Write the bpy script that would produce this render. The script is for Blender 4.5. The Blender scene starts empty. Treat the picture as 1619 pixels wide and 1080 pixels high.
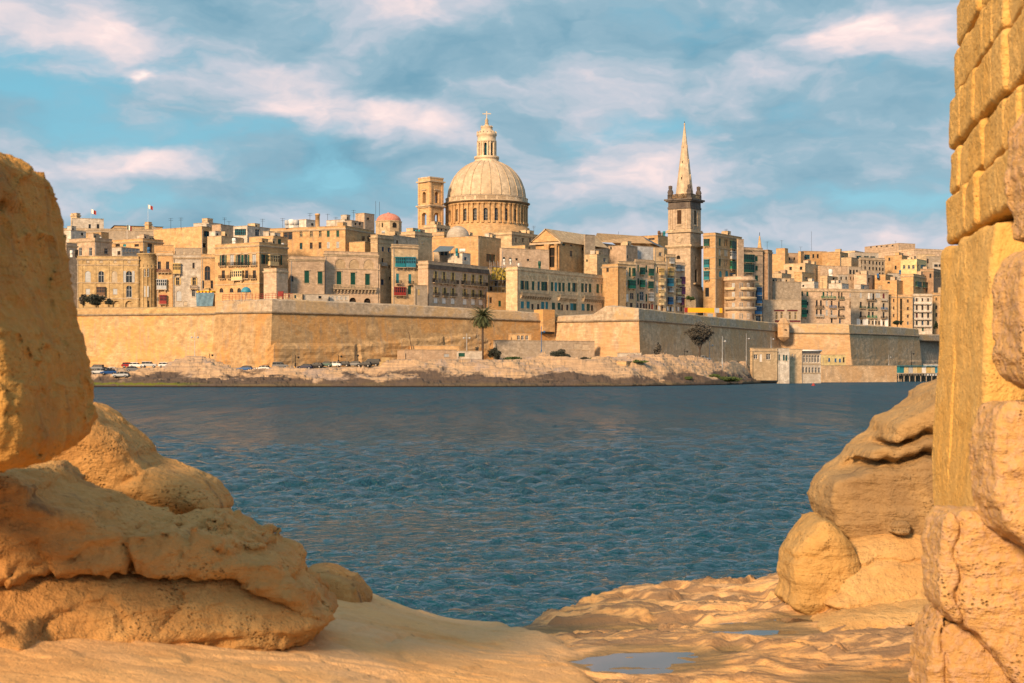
import bpy, bmesh, math, random
import numpy as np
from mathutils import Vector, Matrix
random.seed(7); RNG = np.random.default_rng(7)
R = math.radians
SC = bpy.context.scene
COL = SC.collection
# ------------------------------------------------------------------ camera, sky, sun, exposure
F, HX, HY, CH = 2400.0, 809.5, 585.0, 4.3      # focal length in photo pixels, principal column, horizon row, eye height
cam = bpy.data.cameras.new('camera'); co = bpy.data.objects.new('camera', cam); COL.objects.link(co)
cam.sensor_width = 36; cam.lens = 36*F/1619; cam.clip_start = .1; cam.clip_end = 30000
cam.shift_y = (HY-540)/1619
co.location = (0, 0, CH); co.rotation_euler = (R(90), 0, 0); SC.camera = co
cam.dof.use_dof = True; cam.dof.focus_distance = 300; cam.dof.aperture_fstop = 9
SUN_DIR = Vector((-.50, -.84, .47)).normalized()      # towards the sun
el = math.asin(SUN_DIR.z); az = math.atan2(SUN_DIR.x, SUN_DIR.y)
sl = bpy.data.lights.new('sun', 'SUN'); sl.energy = 4.4; sl.angle = R(11); sl.color = (1.0, .665, .38)
so = bpy.data.objects.new('sun', sl); COL.objects.link(so)
so.rotation_euler = SUN_DIR.to_track_quat('Z', 'Y').to_euler(); so.location = (-300, -300, 300)
SC.view_settings.view_transform = 'Standard'; SC.view_settings.look = 'None'
SC.view_settings.exposure = 0.52; SC.view_settings.gamma = 1
SC.cycles.max_bounces = 6; SC.cycles.diffuse_bounces = 3; SC.cycles.glossy_bounces = 3
SC.cycles.transparent_max_bounces = 8

class NT:
    """small node-tree helper"""
    def __init__(s, nt): s.t = nt; s.n = nt.nodes; s.l = nt.links; s.n.clear()
    def new(s, typ, **kw):
        n = s.n.new(typ)
        ins = kw.pop('ins', {})
        for k, v in kw.items(): setattr(n, k, v)
        for k, v in ins.items(): s.put(n.inputs[k], v)
        return n
    def put(s, sock, v):
        if isinstance(v, bpy.types.NodeSocket): s.l.new(v, sock)
        else: sock.default_value = v
    def math(s, op, a, b=0.0, c=None, clamp=False):
        n = s.n.new('ShaderNodeMath'); n.operation = op; n.use_clamp = clamp
        s.put(n.inputs[0], a); s.put(n.inputs[1], b)
        if c is not None: s.put(n.inputs[2], c)
        return n.outputs[0]
    def mix(s, f, a, b, blend='MIX'):
        n = s.n.new('ShaderNodeMix'); n.data_type = 'RGBA'; n.blend_type = blend; n.clamp_factor = True
        s.put(n.inputs[0], f); s.put(n.inputs[6], a if not isinstance(a, tuple) else col4(a)); s.put(n.inputs[7], b if not isinstance(b, tuple) else col4(b))
        return n.outputs[2]
    def noise(s, vec, scale, detail=4, rough=.55, dist=0.0, out=0):
        n = s.n.new('ShaderNodeTexNoise'); s.put(n.inputs['Vector'], vec)
        n.inputs['Scale'].default_value = scale; n.inputs['Detail'].default_value = detail
        n.inputs['Roughness'].default_value = rough; n.inputs['Distortion'].default_value = dist
        return n.outputs[out]
    def ramp(s, f, pts, interp='LINEAR'):
        n = s.n.new('ShaderNodeValToRGB'); s.put(n.inputs[0], f); r = n.color_ramp; r.interpolation = interp
        while len(r.elements) < len(pts): r.elements.new(.5)
        for e, (p, c) in zip(r.elements, pts):
            e.position = p; e.color = col4(c) if isinstance(c, tuple) else (c, c, c, 1)
        return n.outputs[0]
    def mapr(s, v, a, b, c=0.0, d=1.0, smooth=False):
        n = s.n.new('ShaderNodeMapRange'); n.clamp = True
        if smooth: n.interpolation_type = 'SMOOTHSTEP'
        s.put(n.inputs[0], v)
        for i, x in enumerate((a, b, c, d)): n.inputs[i+1].default_value = x
        return n.outputs[0]
    def mapping(s, vec, scale=(1, 1, 1), rot=(0, 0, 0), loc=(0, 0, 0)):
        n = s.n.new('ShaderNodeMapping'); s.put(n.inputs[0], vec)
        n.inputs[1].default_value = loc; n.inputs[2].default_value = rot; n.inputs[3].default_value = scale
        return n.outputs[0]
def col4(c): return (c[0], c[1], c[2], 1)

w = bpy.data.worlds.new('World'); SC.world = w; w.use_nodes = True
W = NT(w.node_tree)
geo = W.new('ShaderNodeTexCoord').outputs['Generated']
sky = W.new('ShaderNodeTexSky', sky_type='NISHITA', sun_disc=False, sun_elevation=el, sun_rotation=az, altitude=5)
sky.air_density = 1.0; sky.dust_density = 1.5
nish = W.new('ShaderNodeMix', data_type='RGBA', blend_type='MULTIPLY', ins={0: 1.0, 6: sky.outputs[0], 7: (.10, .10, .10, 1)}).outputs[2]
sep = W.new('ShaderNodeSeparateXYZ', ins={0: geo})
zc = W.math('MAXIMUM', sep.outputs[2], 0.0)
den = W.math('ADD', zc, .10)
u = W.math('DIVIDE', sep.outputs[0], den); v = W.math('DIVIDE', sep.outputs[1], den)
pl = W.new('ShaderNodeCombineXYZ', ins={0: u, 1: v, 2: 0.0}).outputs[0]
# cloud deck: broad soft banks with broken edges, laid out by direction in the sky
def bank(px, py, wx, wy, rot=0):
    d0 = Vector(((px-HX)/F, 1, (HY-py)/F)).normalized(); s_ = W.new('ShaderNodeVectorMath', operation='SUBTRACT', ins={0: warp, 1: tuple(d0)}).outputs[0]
    m_ = W.new('ShaderNodeMapping', vector_type='POINT', ins={0: s_}); m_.inputs[2].default_value = (0, R(rot), 0)
    sc_ = W.new('ShaderNodeVectorMath', operation='MULTIPLY', ins={0: m_.outputs[0], 1: (F/wx, 6.0, F/wy)}).outputs[0]
    ln = W.new('ShaderNodeVectorMath', operation='LENGTH', ins={0: sc_}).outputs['Value']
    return W.mapr(ln, 1.5, 0, 0, 1, True)
wn = W.noise(W.mapping(geo, scale=(7, 7, 14)), 1.0, 5, .6, 0, 1)
wn = W.new('ShaderNodeVectorMath', operation='SUBTRACT', ins={0: wn, 1: (.5, .5, .5)}).outputs[0]
wn = W.new('ShaderNodeVectorMath', operation='MULTIPLY', ins={0: wn, 1: (.13, .0, .055)}).outputs[0]
warp = W.new('ShaderNodeVectorMath', operation='ADD', ins={0: geo, 1: wn}).outputs[0]
n3 = W.noise(W.mapping(warp, scale=(3.0, 3.0, 9.5), rot=(0, R(6), 0), loc=(3.1, .4, 1.9)), 1.0, 5, .55, .2)
n4 = W.noise(W.mapping(warp, scale=(10, 10, 24), rot=(0, R(8), 0), loc=(1.1, .9, 2.9)), 1.0, 5, .55, .1)
n5 = W.noise(W.mapping(warp, scale=(26, 26, 60), rot=(0, R(-6), 0), loc=(4.1, .3, 6.9)), 1.0, 4, .55, .1)
def total(lst, base):
    t = base
    for args, amp in lst: t = W.math('ADD', t, W.math('MULTIPLY', bank(*args), amp))
    return t
cov = W.math('ADD', W.math('MULTIPLY', W.math('SUBTRACT', n3, .5), 1.2), W.math('ADD', W.math('MULTIPLY', W.math('SUBTRACT', n4, .5), 1.3), W.math('MULTIPLY', W.math('SUBTRACT', n5, .5), .35)))
cov = total([((90, 130, 260, 60, 0), -.42), ((330, 205, 260, 38, 4), -.30), ((1350, 330, 330, 40, 0), -.34), ((930, 205, 170, 45, 8), -.26), ((560, 290, 200, 36, 0), -.25), ((180, 320, 260, 26, 0), -.25), ((1450, 200, 160, 50, 0), -.12), ((460, 30, 110, 35, 0), -.25)], W.math('ADD', cov, .75))
mask = W.mapr(cov, .10, .62, 0, 1, True)
blue = W.mix(W.mapr(zc, 0, .22), (.17, .35, .42), (.085, .29, .38))
blue = W.mix(.15, blue, nish)
lm = W.math('ADD', W.math('MULTIPLY', W.math('SUBTRACT', W.noise(W.mapping(warp, scale=(4.5, 4.5, 13), rot=(0, R(9), 0), loc=(9.1, 2.4, 5.6)), 1.0, 5, .55, .2), .5), 1.7), W.math('ADD', W.math('MULTIPLY', W.math('SUBTRACT', n4, .5), .9), W.math('MULTIPLY', W.math('SUBTRACT', n5, .5), .45)))
lm = total([((350, 120, 200, 60, -12), .20), ((670, 185, 110, 28, -8), .36), ((1370, 45, 130, 45, -12), .34), ((230, 258, 130, 26, 5), .30), ((215, 122, 30, 12, 0), .40), ((480, 170, 120, 40, 0), .2), ((800, 90, 280, 60, 5), -.22), ((1130, 60, 200, 50, 10), -.12), ((600, 220, 150, 30, 0), .12), ((1250, 240, 220, 50, 0), .05), ((1000, 300, 300, 40, 0), .02), ((620, 30, 160, 40, 0), .2), ((60, 30, 150, 40, 0), .1)], W.math('ADD', lm, .35))
ccol = W.ramp(lm, [(.05, (.105, .215, .285)), (.34, (.19, .285, .345)), (.54, (.35, .365, .41)), (.78, (.60, .475, .46)), (1.0, (.82, .66, .57))])
skyc = W.mix(W.math('MULTIPLY', mask, .94), blue, ccol)
bg = W.new('ShaderNodeBackground', ins={0: skyc, 1: 1.18})
W.l.new(bg.outputs[0], W.new('ShaderNodeOutputWorld').inputs[0])

# ------------------------------------------------------------------ helpers
def P(px, py, Y):
    """photo pixel at depth Y -> world"""
    return Vector(((px-HX)/F*Y, Y, CH+(HY-py)/F*Y))
def interp(x, pts):
    xs = [p[0] for p in pts]; ys = [p[1] for p in pts]
    return float(np.interp(x, xs, ys))
def tag(o, label=None, cat=None, group=None, kind=None):
    if label: o['label'] = label
    if cat: o['category'] = cat
    if group: o['group'] = group
    if kind: o['kind'] = kind
    return o
def empty(name, loc=(0, 0, 0), rz=0, label=None, cat=None, group=None):
    o = bpy.data.objects.new(name, None); o.empty_display_size = .5
    COL.objects.link(o); o.location = loc; o.rotation_euler.z = rz
    return tag(o, label, cat, group)
def link(name, me, parent=None, loc=None, rz=0, scale=None):
    o = bpy.data.objects.new(name, me); COL.objects.link(o)
    if parent: o.parent = parent
    if loc is not None: o.location = loc
    o.rotation_euler.z = rz
    if scale: o.scale = scale
    return o
def copy_tree(o, parent=None):
    c = o.copy(); COL.objects.link(c); c.parent = parent
    for ch in [x for x in COL.objects if x.parent == o]: copy_tree(ch, c)
    return c
def mesh_np(name, V, Q, mats, smooth=True, matidx=None):
    V = np.asarray(V, dtype=np.float32); Q = np.asarray(Q, dtype=np.int32)
    me = bpy.data.meshes.new(name); k = Q.shape[1]
    me.vertices.add(len(V)); me.vertices.foreach_set('co', V.ravel())
    me.loops.add(Q.size); me.loops.foreach_set('vertex_index', Q.ravel())
    me.polygons.add(len(Q)); me.polygons.foreach_set('loop_start', np.arange(0, Q.size, k, dtype=np.int32))
    if matidx is not None: me.polygons.foreach_set('material_index', np.asarray(matidx, dtype=np.int32))
    me.polygons.foreach_set('use_smooth', np.full(len(Q), smooth))
    for m in (mats if isinstance(mats, (list, tuple)) else [mats]): me.materials.append(m)
    me.update(calc_edges=True); me.validate()
    return me
class MB:
    """collects faces, builds ONE mesh"""
    def __init__(s): s.v = []; s.f = []; s.m = []; s.sm = []
    def add(s, vs, fs, m=0, sm=False):
        b = len(s.v); s.v += [tuple(x) for x in vs]
        for f in fs: s.f.append(tuple(b+i for i in f)); s.m.append(m); s.sm.append(sm)
    def quad(s, a, b, c, d, m=0): s.add([a, b, c, d], [(0, 1, 2, 3)], m)
    def box(s, c, size, rz=0, m=0):
        x, y, z = size[0]/2, size[1]/2, size[2]/2; cs, sn = math.cos(rz), math.sin(rz)
        vs = []
        for dz in (-z, z):
            for dx, dy in ((-x, -y), (x, -y), (x, y), (-x, y)):
                vs.append((c[0]+dx*cs-dy*sn, c[1]+dx*sn+dy*cs, c[2]+dz))
        s.add(vs, [(3, 2, 1, 0), (4, 5, 6, 7), (0, 1, 5, 4), (1, 2, 6, 5), (2, 3, 7, 6), (3, 0, 4, 7)], m)
    def bar(s, a, b, r, n=6, m=0, r2=None, sm=True):
        a = Vector(a); b = Vector(b); d = (b-a)
        if d.length < 1e-6: return
        d.normalize(); t = Vector((0, 0, 1)) if abs(d.z) < .9 else Vector((1, 0, 0))
        p = d.cross(t).normalized(); q = d.cross(p); r2 = r if r2 is None else r2
        vs = [];
        for c, rr in ((a, r), (b, r2)):
            for i in range(n):
                an = 2*math.pi*i/n; vs.append(c+p*math.cos(an)*rr+q*math.sin(an)*rr)
        fs = [(i, (i+1) % n, n+(i+1) % n, n+i) for i in range(n)]
        s.add(vs, fs, m, sm); s.add(vs[:n], [tuple(range(n))[::-1]], m); s.add(vs[n:], [tuple(range(n))], m)
    def lathe(s, c, prof, n=32, m=0, a0=0, a1=2*math.pi, sm=True, sq=None):
        """prof = [(r, z)...] around (cx, cy)"""
        full = abs(a1-a0-2*math.pi) < 1e-4; k = n if full else n+1; vs = []
        for r, z in prof:
            for i in range(k):
                a = a0+(a1-a0)*i/n; vs.append((c[0]+r*math.cos(a), c[1]+r*math.sin(a), z))
        fs = []
        for j in range(len(prof)-1):
            for i in range(n):
                i2 = (i+1) % k
                fs.append((j*k+i, j*k+i2, (j+1)*k+i2, (j+1)*k+i))
        s.add(vs, fs, m, sm)
    def prism(s, pts, z0, z1, m=0, top=True):
        n = len(pts); vs = [(p[0], p[1], z0) for p in pts]+[(p[0], p[1], z1) for p in pts]
        fs = [(i, (i+1) % n, n+(i+1) % n, n+i) for i in range(n)]
        if top: fs += [tuple(range(n, 2*n)), tuple(range(n))[::-1]]
        s.add(vs, fs, m)
    def build(s, name, mats, parent=None, off=None):
        me = bpy.data.meshes.new(name); V = s.v
        if off is not None: V = [(x-off[0], y-off[1], z-off[2]) for x, y, z in V]
        me.from_pydata(V, [], s.f)
        for mm in (mats if isinstance(mats, (list, tuple)) else [mats]): me.materials.append(mm)
        me.polygons.foreach_set('material_index', s.m); me.polygons.foreach_set('use_smooth', s.sm); me.update()
        o = bpy.data.objects.new(name, me); COL.objects.link(o)
        if parent: o.parent = parent
        return o
# numpy value noise
_T = RNG.random(65536).astype(np.float32)
def vnoise(p, seed=0):
    i = np.floor(p).astype(np.int64); f = (p-i).astype(np.float32); u = f*f*f*(f*(f*6-15)+10); out = 0
    for dx in (0, 1):
        for dy in (0, 1):
            for dz in (0, 1):
                h = ((i[:, 0]+dx)*73856093 ^ (i[:, 1]+dy)*19349663 ^ (i[:, 2]+dz+seed*131)*83492791) & 65535
                wgt = (u[:, 0] if dx else 1-u[:, 0])*(u[:, 1] if dy else 1-u[:, 1])*(u[:, 2] if dz else 1-u[:, 2])
                out = out+_T[h]*wgt
    return out*2-1
def fbm(p, octv=4, seed=0, gain=.5, lac=2.03, ridge=False):
    p = np.asarray(p, dtype=np.float64); out = 0; a = 1; tot = 0
    for k in range(octv):
        n = vnoise(p, seed+k*17)
        if ridge: n = 1-2*np.abs(n)
        out = out+a*n; tot += a; a *= gain; p = p*lac+11.3
    return out/tot
def sstep(a, b, x):
    t = np.clip((x-a)/(b-a), 0, 1); return t*t*(3-2*t)

# ------------------------------------------------------------------ materials
def principled(name, color, rough=.8, metal=0.0, spec=.3):
    m = bpy.data.materials.new(name); m.use_nodes = True; N = NT(m.node_tree)
    b = N.new('ShaderNodeBsdfPrincipled'); N.put(b.inputs['Base Color'], col4(color) if isinstance(color, tuple) else color)
    b.inputs['Roughness'].default_value = rough; b.inputs['Metallic'].default_value = metal
    b.inputs['Specular IOR Level'].default_value = spec
    N.l.new(b.outputs[0], N.new('ShaderNodeOutputMaterial').inputs[0])
    return m, N, b
def plain(name, color, rough=.6, metal=0.0, var=.15):
    m, N, b = principled(name, color, rough, metal)
    if var:
        tc = N.new('ShaderNodeNewGeometry').outputs['Position']
        n = N.noise(tc, 1.3, 3)
        oi = N.new('ShaderNodeObjectInfo').outputs['Random']
        f = N.math('ADD', N.mapr(n, .3, .7, 1-var, 1+var), N.math('MULTIPLY', N.math('SUBTRACT', oi, .5), var))
        c = N.new('ShaderNodeVectorMath', operation='SCALE', ins={0: color, 'Scale': f}).outputs[0]
        N.put(b.inputs['Base Color'], c)
    return m
def masonry(name, base, dark=.55, patch=None, pf=.5, streak=.5, vs=1.0, grey=(.30, .28, .25), bump=.5, brick=.75):
    """weathered limestone: blotches, vertical run-off streaks, faint courses"""
    m, N, b = principled(name, base, .9, 0, .15)
    pos = N.new('ShaderNodeNewGeometry').outputs['Position']
    oi = N.new('ShaderNodeObjectInfo').outputs['Random']
    sx = N.new('ShaderNodeSeparateXYZ', ins={0: pos})
    uu = N.math('ADD', sx.outputs[0], N.math('MULTIPLY', sx.outputs[1], .37))
    uv = N.new('ShaderNodeCombineXYZ', ins={0: uu, 1: sx.outputs[2], 2: oi}).outputs[0]
    big = N.noise(pos, .11*vs, 5, .6, .6)
    mid = N.noise(pos, .7*vs, 5, .6, .3)
    fine = N.noise(pos, 4.5*vs, 4, .6)
    st = N.noise(N.mapping(uv, scale=(1.6*vs, .16*vs, 3)), 1.0, 4, .6, .3)
    c = N.mix(N.mapr(mid, .32, .68), tuple(x*.62 for x in base), tuple(min(x*1.28, .85) for x in base))
    if patch: c = N.mix(N.math('MULTIPLY', N.mapr(big, .44, .56, 0, 1, True), pf), c, patch)
    c = N.mix(N.math('MULTIPLY', N.mapr(st, .50, .72, 0, 1, True), streak), c, tuple(g*dark/.55 for g in grey))
    br = N.new('ShaderNodeTexBrick', ins={0: uv, 1: (1, 1, 1, 1), 2: (.70, .66, .62, 1), 3: (.55, .50, .45, 1)})
    br.inputs['Scale'].default_value = 1.0; br.inputs['Brick Width'].default_value = .9; br.inputs['Row Height'].default_value = .42
    br.inputs['Mortar Size'].default_value = .02; br.inputs['Bias'].default_value = .1
    c = N.mix(brick, c, br.outputs[0], 'MULTIPLY')
    c = N.mix(N.mapr(fine, .35, .68, 0, .55), c, tuple(x*.55 for x in base))
    tint = N.mapr(oi, 0, 1, .98, 1.28)
    c = N.new('ShaderNodeVectorMath', operation='SCALE', ins={0: c, 'Scale': tint}).outputs[0]
    N.put(b.inputs['Base Color'], c)
    bp = N.new('ShaderNodeBump', ins={'Strength': bump, 'Distance': .12, 'Height': N.math('ADD', mid, N.math('MULTIPLY', fine, .5))})
    N.l.new(bp.outputs[0], b.inputs['Normal'])
    return m
OCH = (.56, .37, .19)
M = {}
M['och'] = masonry('ochre_limestone', (.62, .42, .22), patch=(.64, .38, .17), streak=.35)
M['crm'] = masonry('cream_limestone', (.66, .51, .32), patch=(.58, .42, .26), streak=.35)
M['yel'] = masonry('yellow_limestone', (.62, .46, .24), patch=(.52, .36, .17), streak=.3)
M['gry'] = masonry('grey_limestone', (.50, .42, .32), patch=(.38, .32, .25), streak=.55)
M['pnk'] = masonry('pink_limestone', (.62, .47, .33), patch=(.54, .40, .29), streak=.4)
M['brn'] = masonry('brown_limestone', (.46, .31, .20), patch=(.36, .25, .17), streak=.4)
M['wht'] = masonry('whitewashed_stone', (.66, .61, .53), patch=(.50, .43, .34), pf=.6, streak=.35)
M['dom'] = masonry('dome_stone', (.66, .53, .37), patch=(.50, .36, .22), streak=.35, vs=.8, brick=.15)
M['stp'] = masonry('steeple_stone', (.54, .43, .31), patch=(.44, .34, .25), streak=.5)
M['dkst'] = masonry('blackened_stone', (.11, .095, .09), patch=(.20, .17, .14), streak=.5)
M['trim'] = masonry('trim_stone', (.58, .46, .31), patch=(.46, .36, .25), streak=.3)
M['blu'] = masonry('blue_white_plaster', (.55, .58, .60), patch=(.46, .46, .46), streak=.3)
M['ylw'] = masonry('pale_yellow_plaster', (.72, .58, .30), patch=(.66, .52, .28), streak=.15)
M['roof'] = plain('flat_roof', (.46, .40, .33), .95)
M['glass'] = plain('dark_window_glass', (.025, .032, .04), .15, 0, .3)
M['green'] = plain('green_paint', (.012, .075, .055), .5)
M['lgreen'] = plain('bright_green_paint', (.02, .20, .11), .5)
M['teal'] = plain('teal_paint', (.02, .20, .25), .5)
M['blue'] = plain('blue_paint', (.035, .13, .30), .5)
M['cyan'] = plain('cyan_paint', (.05, .27, .38), .5)
M['red'] = plain('red_paint', (.28, .035, .03), .5)
M['maroon'] = plain('maroon_paint', (.13, .03, .035), .5)
M['purple'] = plain('purple_paint', (.11, .03, .10), .5)
M['yelp'] = plain('yellow_paint', (.56, .40, .15), .5)
M['creamp'] = plain('cream_paint', (.66, .52, .28), .6)
M['white'] = plain('white_paint', (.78, .76, .72), .6)
M['lgrey'] = plain('pale_grey_paint', (.42, .44, .45), .6)
M['brownp'] = plain('brown_paint', (.14, .08, .045), .6)
M['brick'] = plain('blocked_up_stone', (.50, .42, .31), .9)
M['iron'] = plain('dark_iron', (.03, .028, .028), .5, .4)
M['steel'] = plain('galvanised_steel', (.42, .43, .44), .45, .6)
M['orange'] = plain('orange_hoarding', (.90, .42, .02), .6, 0, .05)
M['dark'] = plain('dark_recess', (.02, .018, .016), .9)
M['reddome'] = plain('red_dome_paint', (.50, .21, .15), .85, 0, .3)
M['tarp'] = plain('blue_tarpaulin', (.12, .22, .30), .7, 0, .3)
M['slate'] = plain('slate_roofing', (.12, .16, .19), .7)
M['rubber'] = plain('tyre_rubber', (.012, .012, .012), .8)
# ------------------------------------------------------------------ sea
def build_sea():
    m, N, b = principled('sea_water', (.008, .05, .07), .12, 0, .5)
    b.inputs['IOR'].default_value = 1.33
    pos = N.new('ShaderNodeNewGeometry').outputs['Position']
    dist = N.new('ShaderNodeSeparateXYZ', ins={0: pos}).outputs[1]
    patch = N.noise(N.mapping(pos, scale=(.03, .012, 1)), 1.0, 3)
    c = N.mix(N.mapr(dist, 35, 260), (.003, .056, .084), (.034, .074, .115))  # paler far tone: sky reflection put into the water colour
    c = N.mix(N.mapr(patch, .35, .7, 0, .5), c, (.006, .035, .065))
    N.put(b.inputs['Base Color'], c)
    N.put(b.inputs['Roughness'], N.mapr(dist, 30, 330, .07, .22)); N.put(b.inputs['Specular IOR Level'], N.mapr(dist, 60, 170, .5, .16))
    f1 = N.noise(N.mapping(pos, scale=(1.0, 1.3, 1), rot=(0, 0, R(20))), 1.5, 5, .62, .5)
    f2 = N.noise(N.mapping(pos, scale=(.34, .16, 1), rot=(0, 0, R(-8))), 1.0, 5, .65, .5)
    hgt = N.math('ADD', N.math('MULTIPLY', f1, N.mapr(dist, 20, 120, .42, .9)), N.math('MULTIPLY', f2, N.mapr(dist, 30, 200, .5, 2.6)))
    bp = N.new('ShaderNodeBump', ins={'Strength': 1.0, 'Distance': 1.0, 'Height': hgt})
    # steep little facets that stay rough however far away they are
    nc = N.new('ShaderNodeTexNoise', ins={'Vector': N.mapping(pos, scale=(1.0, .13, 1), rot=(0, 0, R(3)))}); nc.inputs['Scale'].default_value = .75; nc.inputs['Detail'].default_value = 6; nc.inputs['Roughness'].default_value = .72
    nv = N.new('ShaderNodeVectorMath', operation='SUBTRACT', ins={0: nc.outputs[1], 1: (.5, .5, .5)}).outputs[0]
    nv = N.new('ShaderNodeVectorMath', operation='MULTIPLY', ins={0: nv, 1: (1.2, 1.5, 0)}).outputs[0]
    nv = N.new('ShaderNodeVectorMath', operation='ADD', ins={0: nv, 1: (0, -.34, 0)}).outputs[0]
    nv = N.new('ShaderNodeVectorMath', operation='SCALE', ins={0: nv, 'Scale': N.mapr(dist, 15, 120, .12, 1.0)}).outputs[0]
    n2c = N.new('ShaderNodeTexNoise', ins={'Vector': N.mapping(pos, scale=(.34, .034, 1), rot=(0, 0, R(2)))}); n2c.inputs['Scale'].default_value = 1.0; n2c.inputs['Detail'].default_value = 4; n2c.inputs['Roughness'].default_value = .7
    v2 = N.new('ShaderNodeVectorMath', operation='MULTIPLY', ins={0: N.new('ShaderNodeVectorMath', operation='SUBTRACT', ins={0: n2c.outputs[1], 1: (.5, .5, .5)}).outputs[0], 1: (.8, 2.6, 0)}).outputs[0]
    nv = N.new('ShaderNodeVectorMath', operation='ADD', ins={0: nv, 1: N.new('ShaderNodeVectorMath', operation='SCALE', ins={0: v2, 'Scale': N.mapr(dist, 60, 160, 0, 1.0)}).outputs[0]}).outputs[0]
    nv = N.new('ShaderNodeVectorMath', operation='NORMALIZE', ins={0: N.new('ShaderNodeVectorMath', operation='ADD', ins={0: bp.outputs[0], 1: nv}).outputs[0]}).outputs[0]
    N.l.new(nv, b.inputs['Normal'])
    df = N.new('ShaderNodeBsdfDiffuse', ins={'Color': (.040, .105, .165, 1), 'Normal': nv})  # flat blue mixed over the far water in place of reflected sky
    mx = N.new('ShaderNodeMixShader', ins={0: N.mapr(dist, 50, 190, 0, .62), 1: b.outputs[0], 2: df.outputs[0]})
    N.l.new(mx.outputs[0], [q for q in N.n if q.type == 'OUTPUT_MATERIAL'][0].inputs[0])
    # fan of rows, each about a picture pixel apart, displaced by a sum of short-crested waves
    ys = [9.0]
    while ys[-1] < 760: ys.append(ys[-1]*1.0+max(.05, ys[-1]**2/(F*CH)*.7))
    ys = np.array(ys); us = np.linspace(-.44, .44, 1000)
    Yg, Ug = np.meshgrid(ys, us, indexing='ij'); X = (Ug*Yg).ravel(); Y = Yg.ravel()
    step = np.maximum(np.gradient(ys), ys*.88/1000)[:, None]*np.ones_like(Ug); step = step.ravel()
    Z = np.zeros_like(X); DX = np.zeros_like(X); DY = np.zeros_like(X)
    rg = np.random.default_rng(3)
    gx = .55+.45*fbm(np.stack([X*.045, Y*.03, X*0], 1), 3, 5)*1.6
    for k in range(64):
        lam = .30*(2.9/.30)**(k/63.0)*rg.uniform(.9, 1.1); kk = 2*math.pi/lam
        th = R(-62)+rg.normal()*.62; amp = .0150*lam**.75*rg.uniform(.6, 1.3)
        ph = rg.uniform(0, 6.28); a = kk*(X*math.cos(th)+Y*math.sin(th))+ph
        fade = np.clip((lam/step-1.6)/2, 0, 1)
        wob = amp*fade
        Z += wob*np.sin(a); DX -= wob*.9*math.cos(th)*np.cos(a); DY -= wob*.9*math.sin(th)*np.cos(a)
    Z *= gx; V = np.stack([X+DX*gx, Y+DY*gx, Z], 1)
    ny, nx = Yg.shape; i = np.arange(ny*nx).reshape(ny, nx)
    Q = np.stack([i[:-1, :-1], i[:-1, 1:], i[1:, 1:], i[1:, :-1]], -1).reshape(-1, 4)
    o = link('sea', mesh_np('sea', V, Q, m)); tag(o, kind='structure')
    mb = MB(); S = 9000
    mb.quad((-S, -S, -.6), (S, -S, -.6), (S, S, -.6), (-S, S, -.6))
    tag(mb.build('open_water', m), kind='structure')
build_sea()

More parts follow.
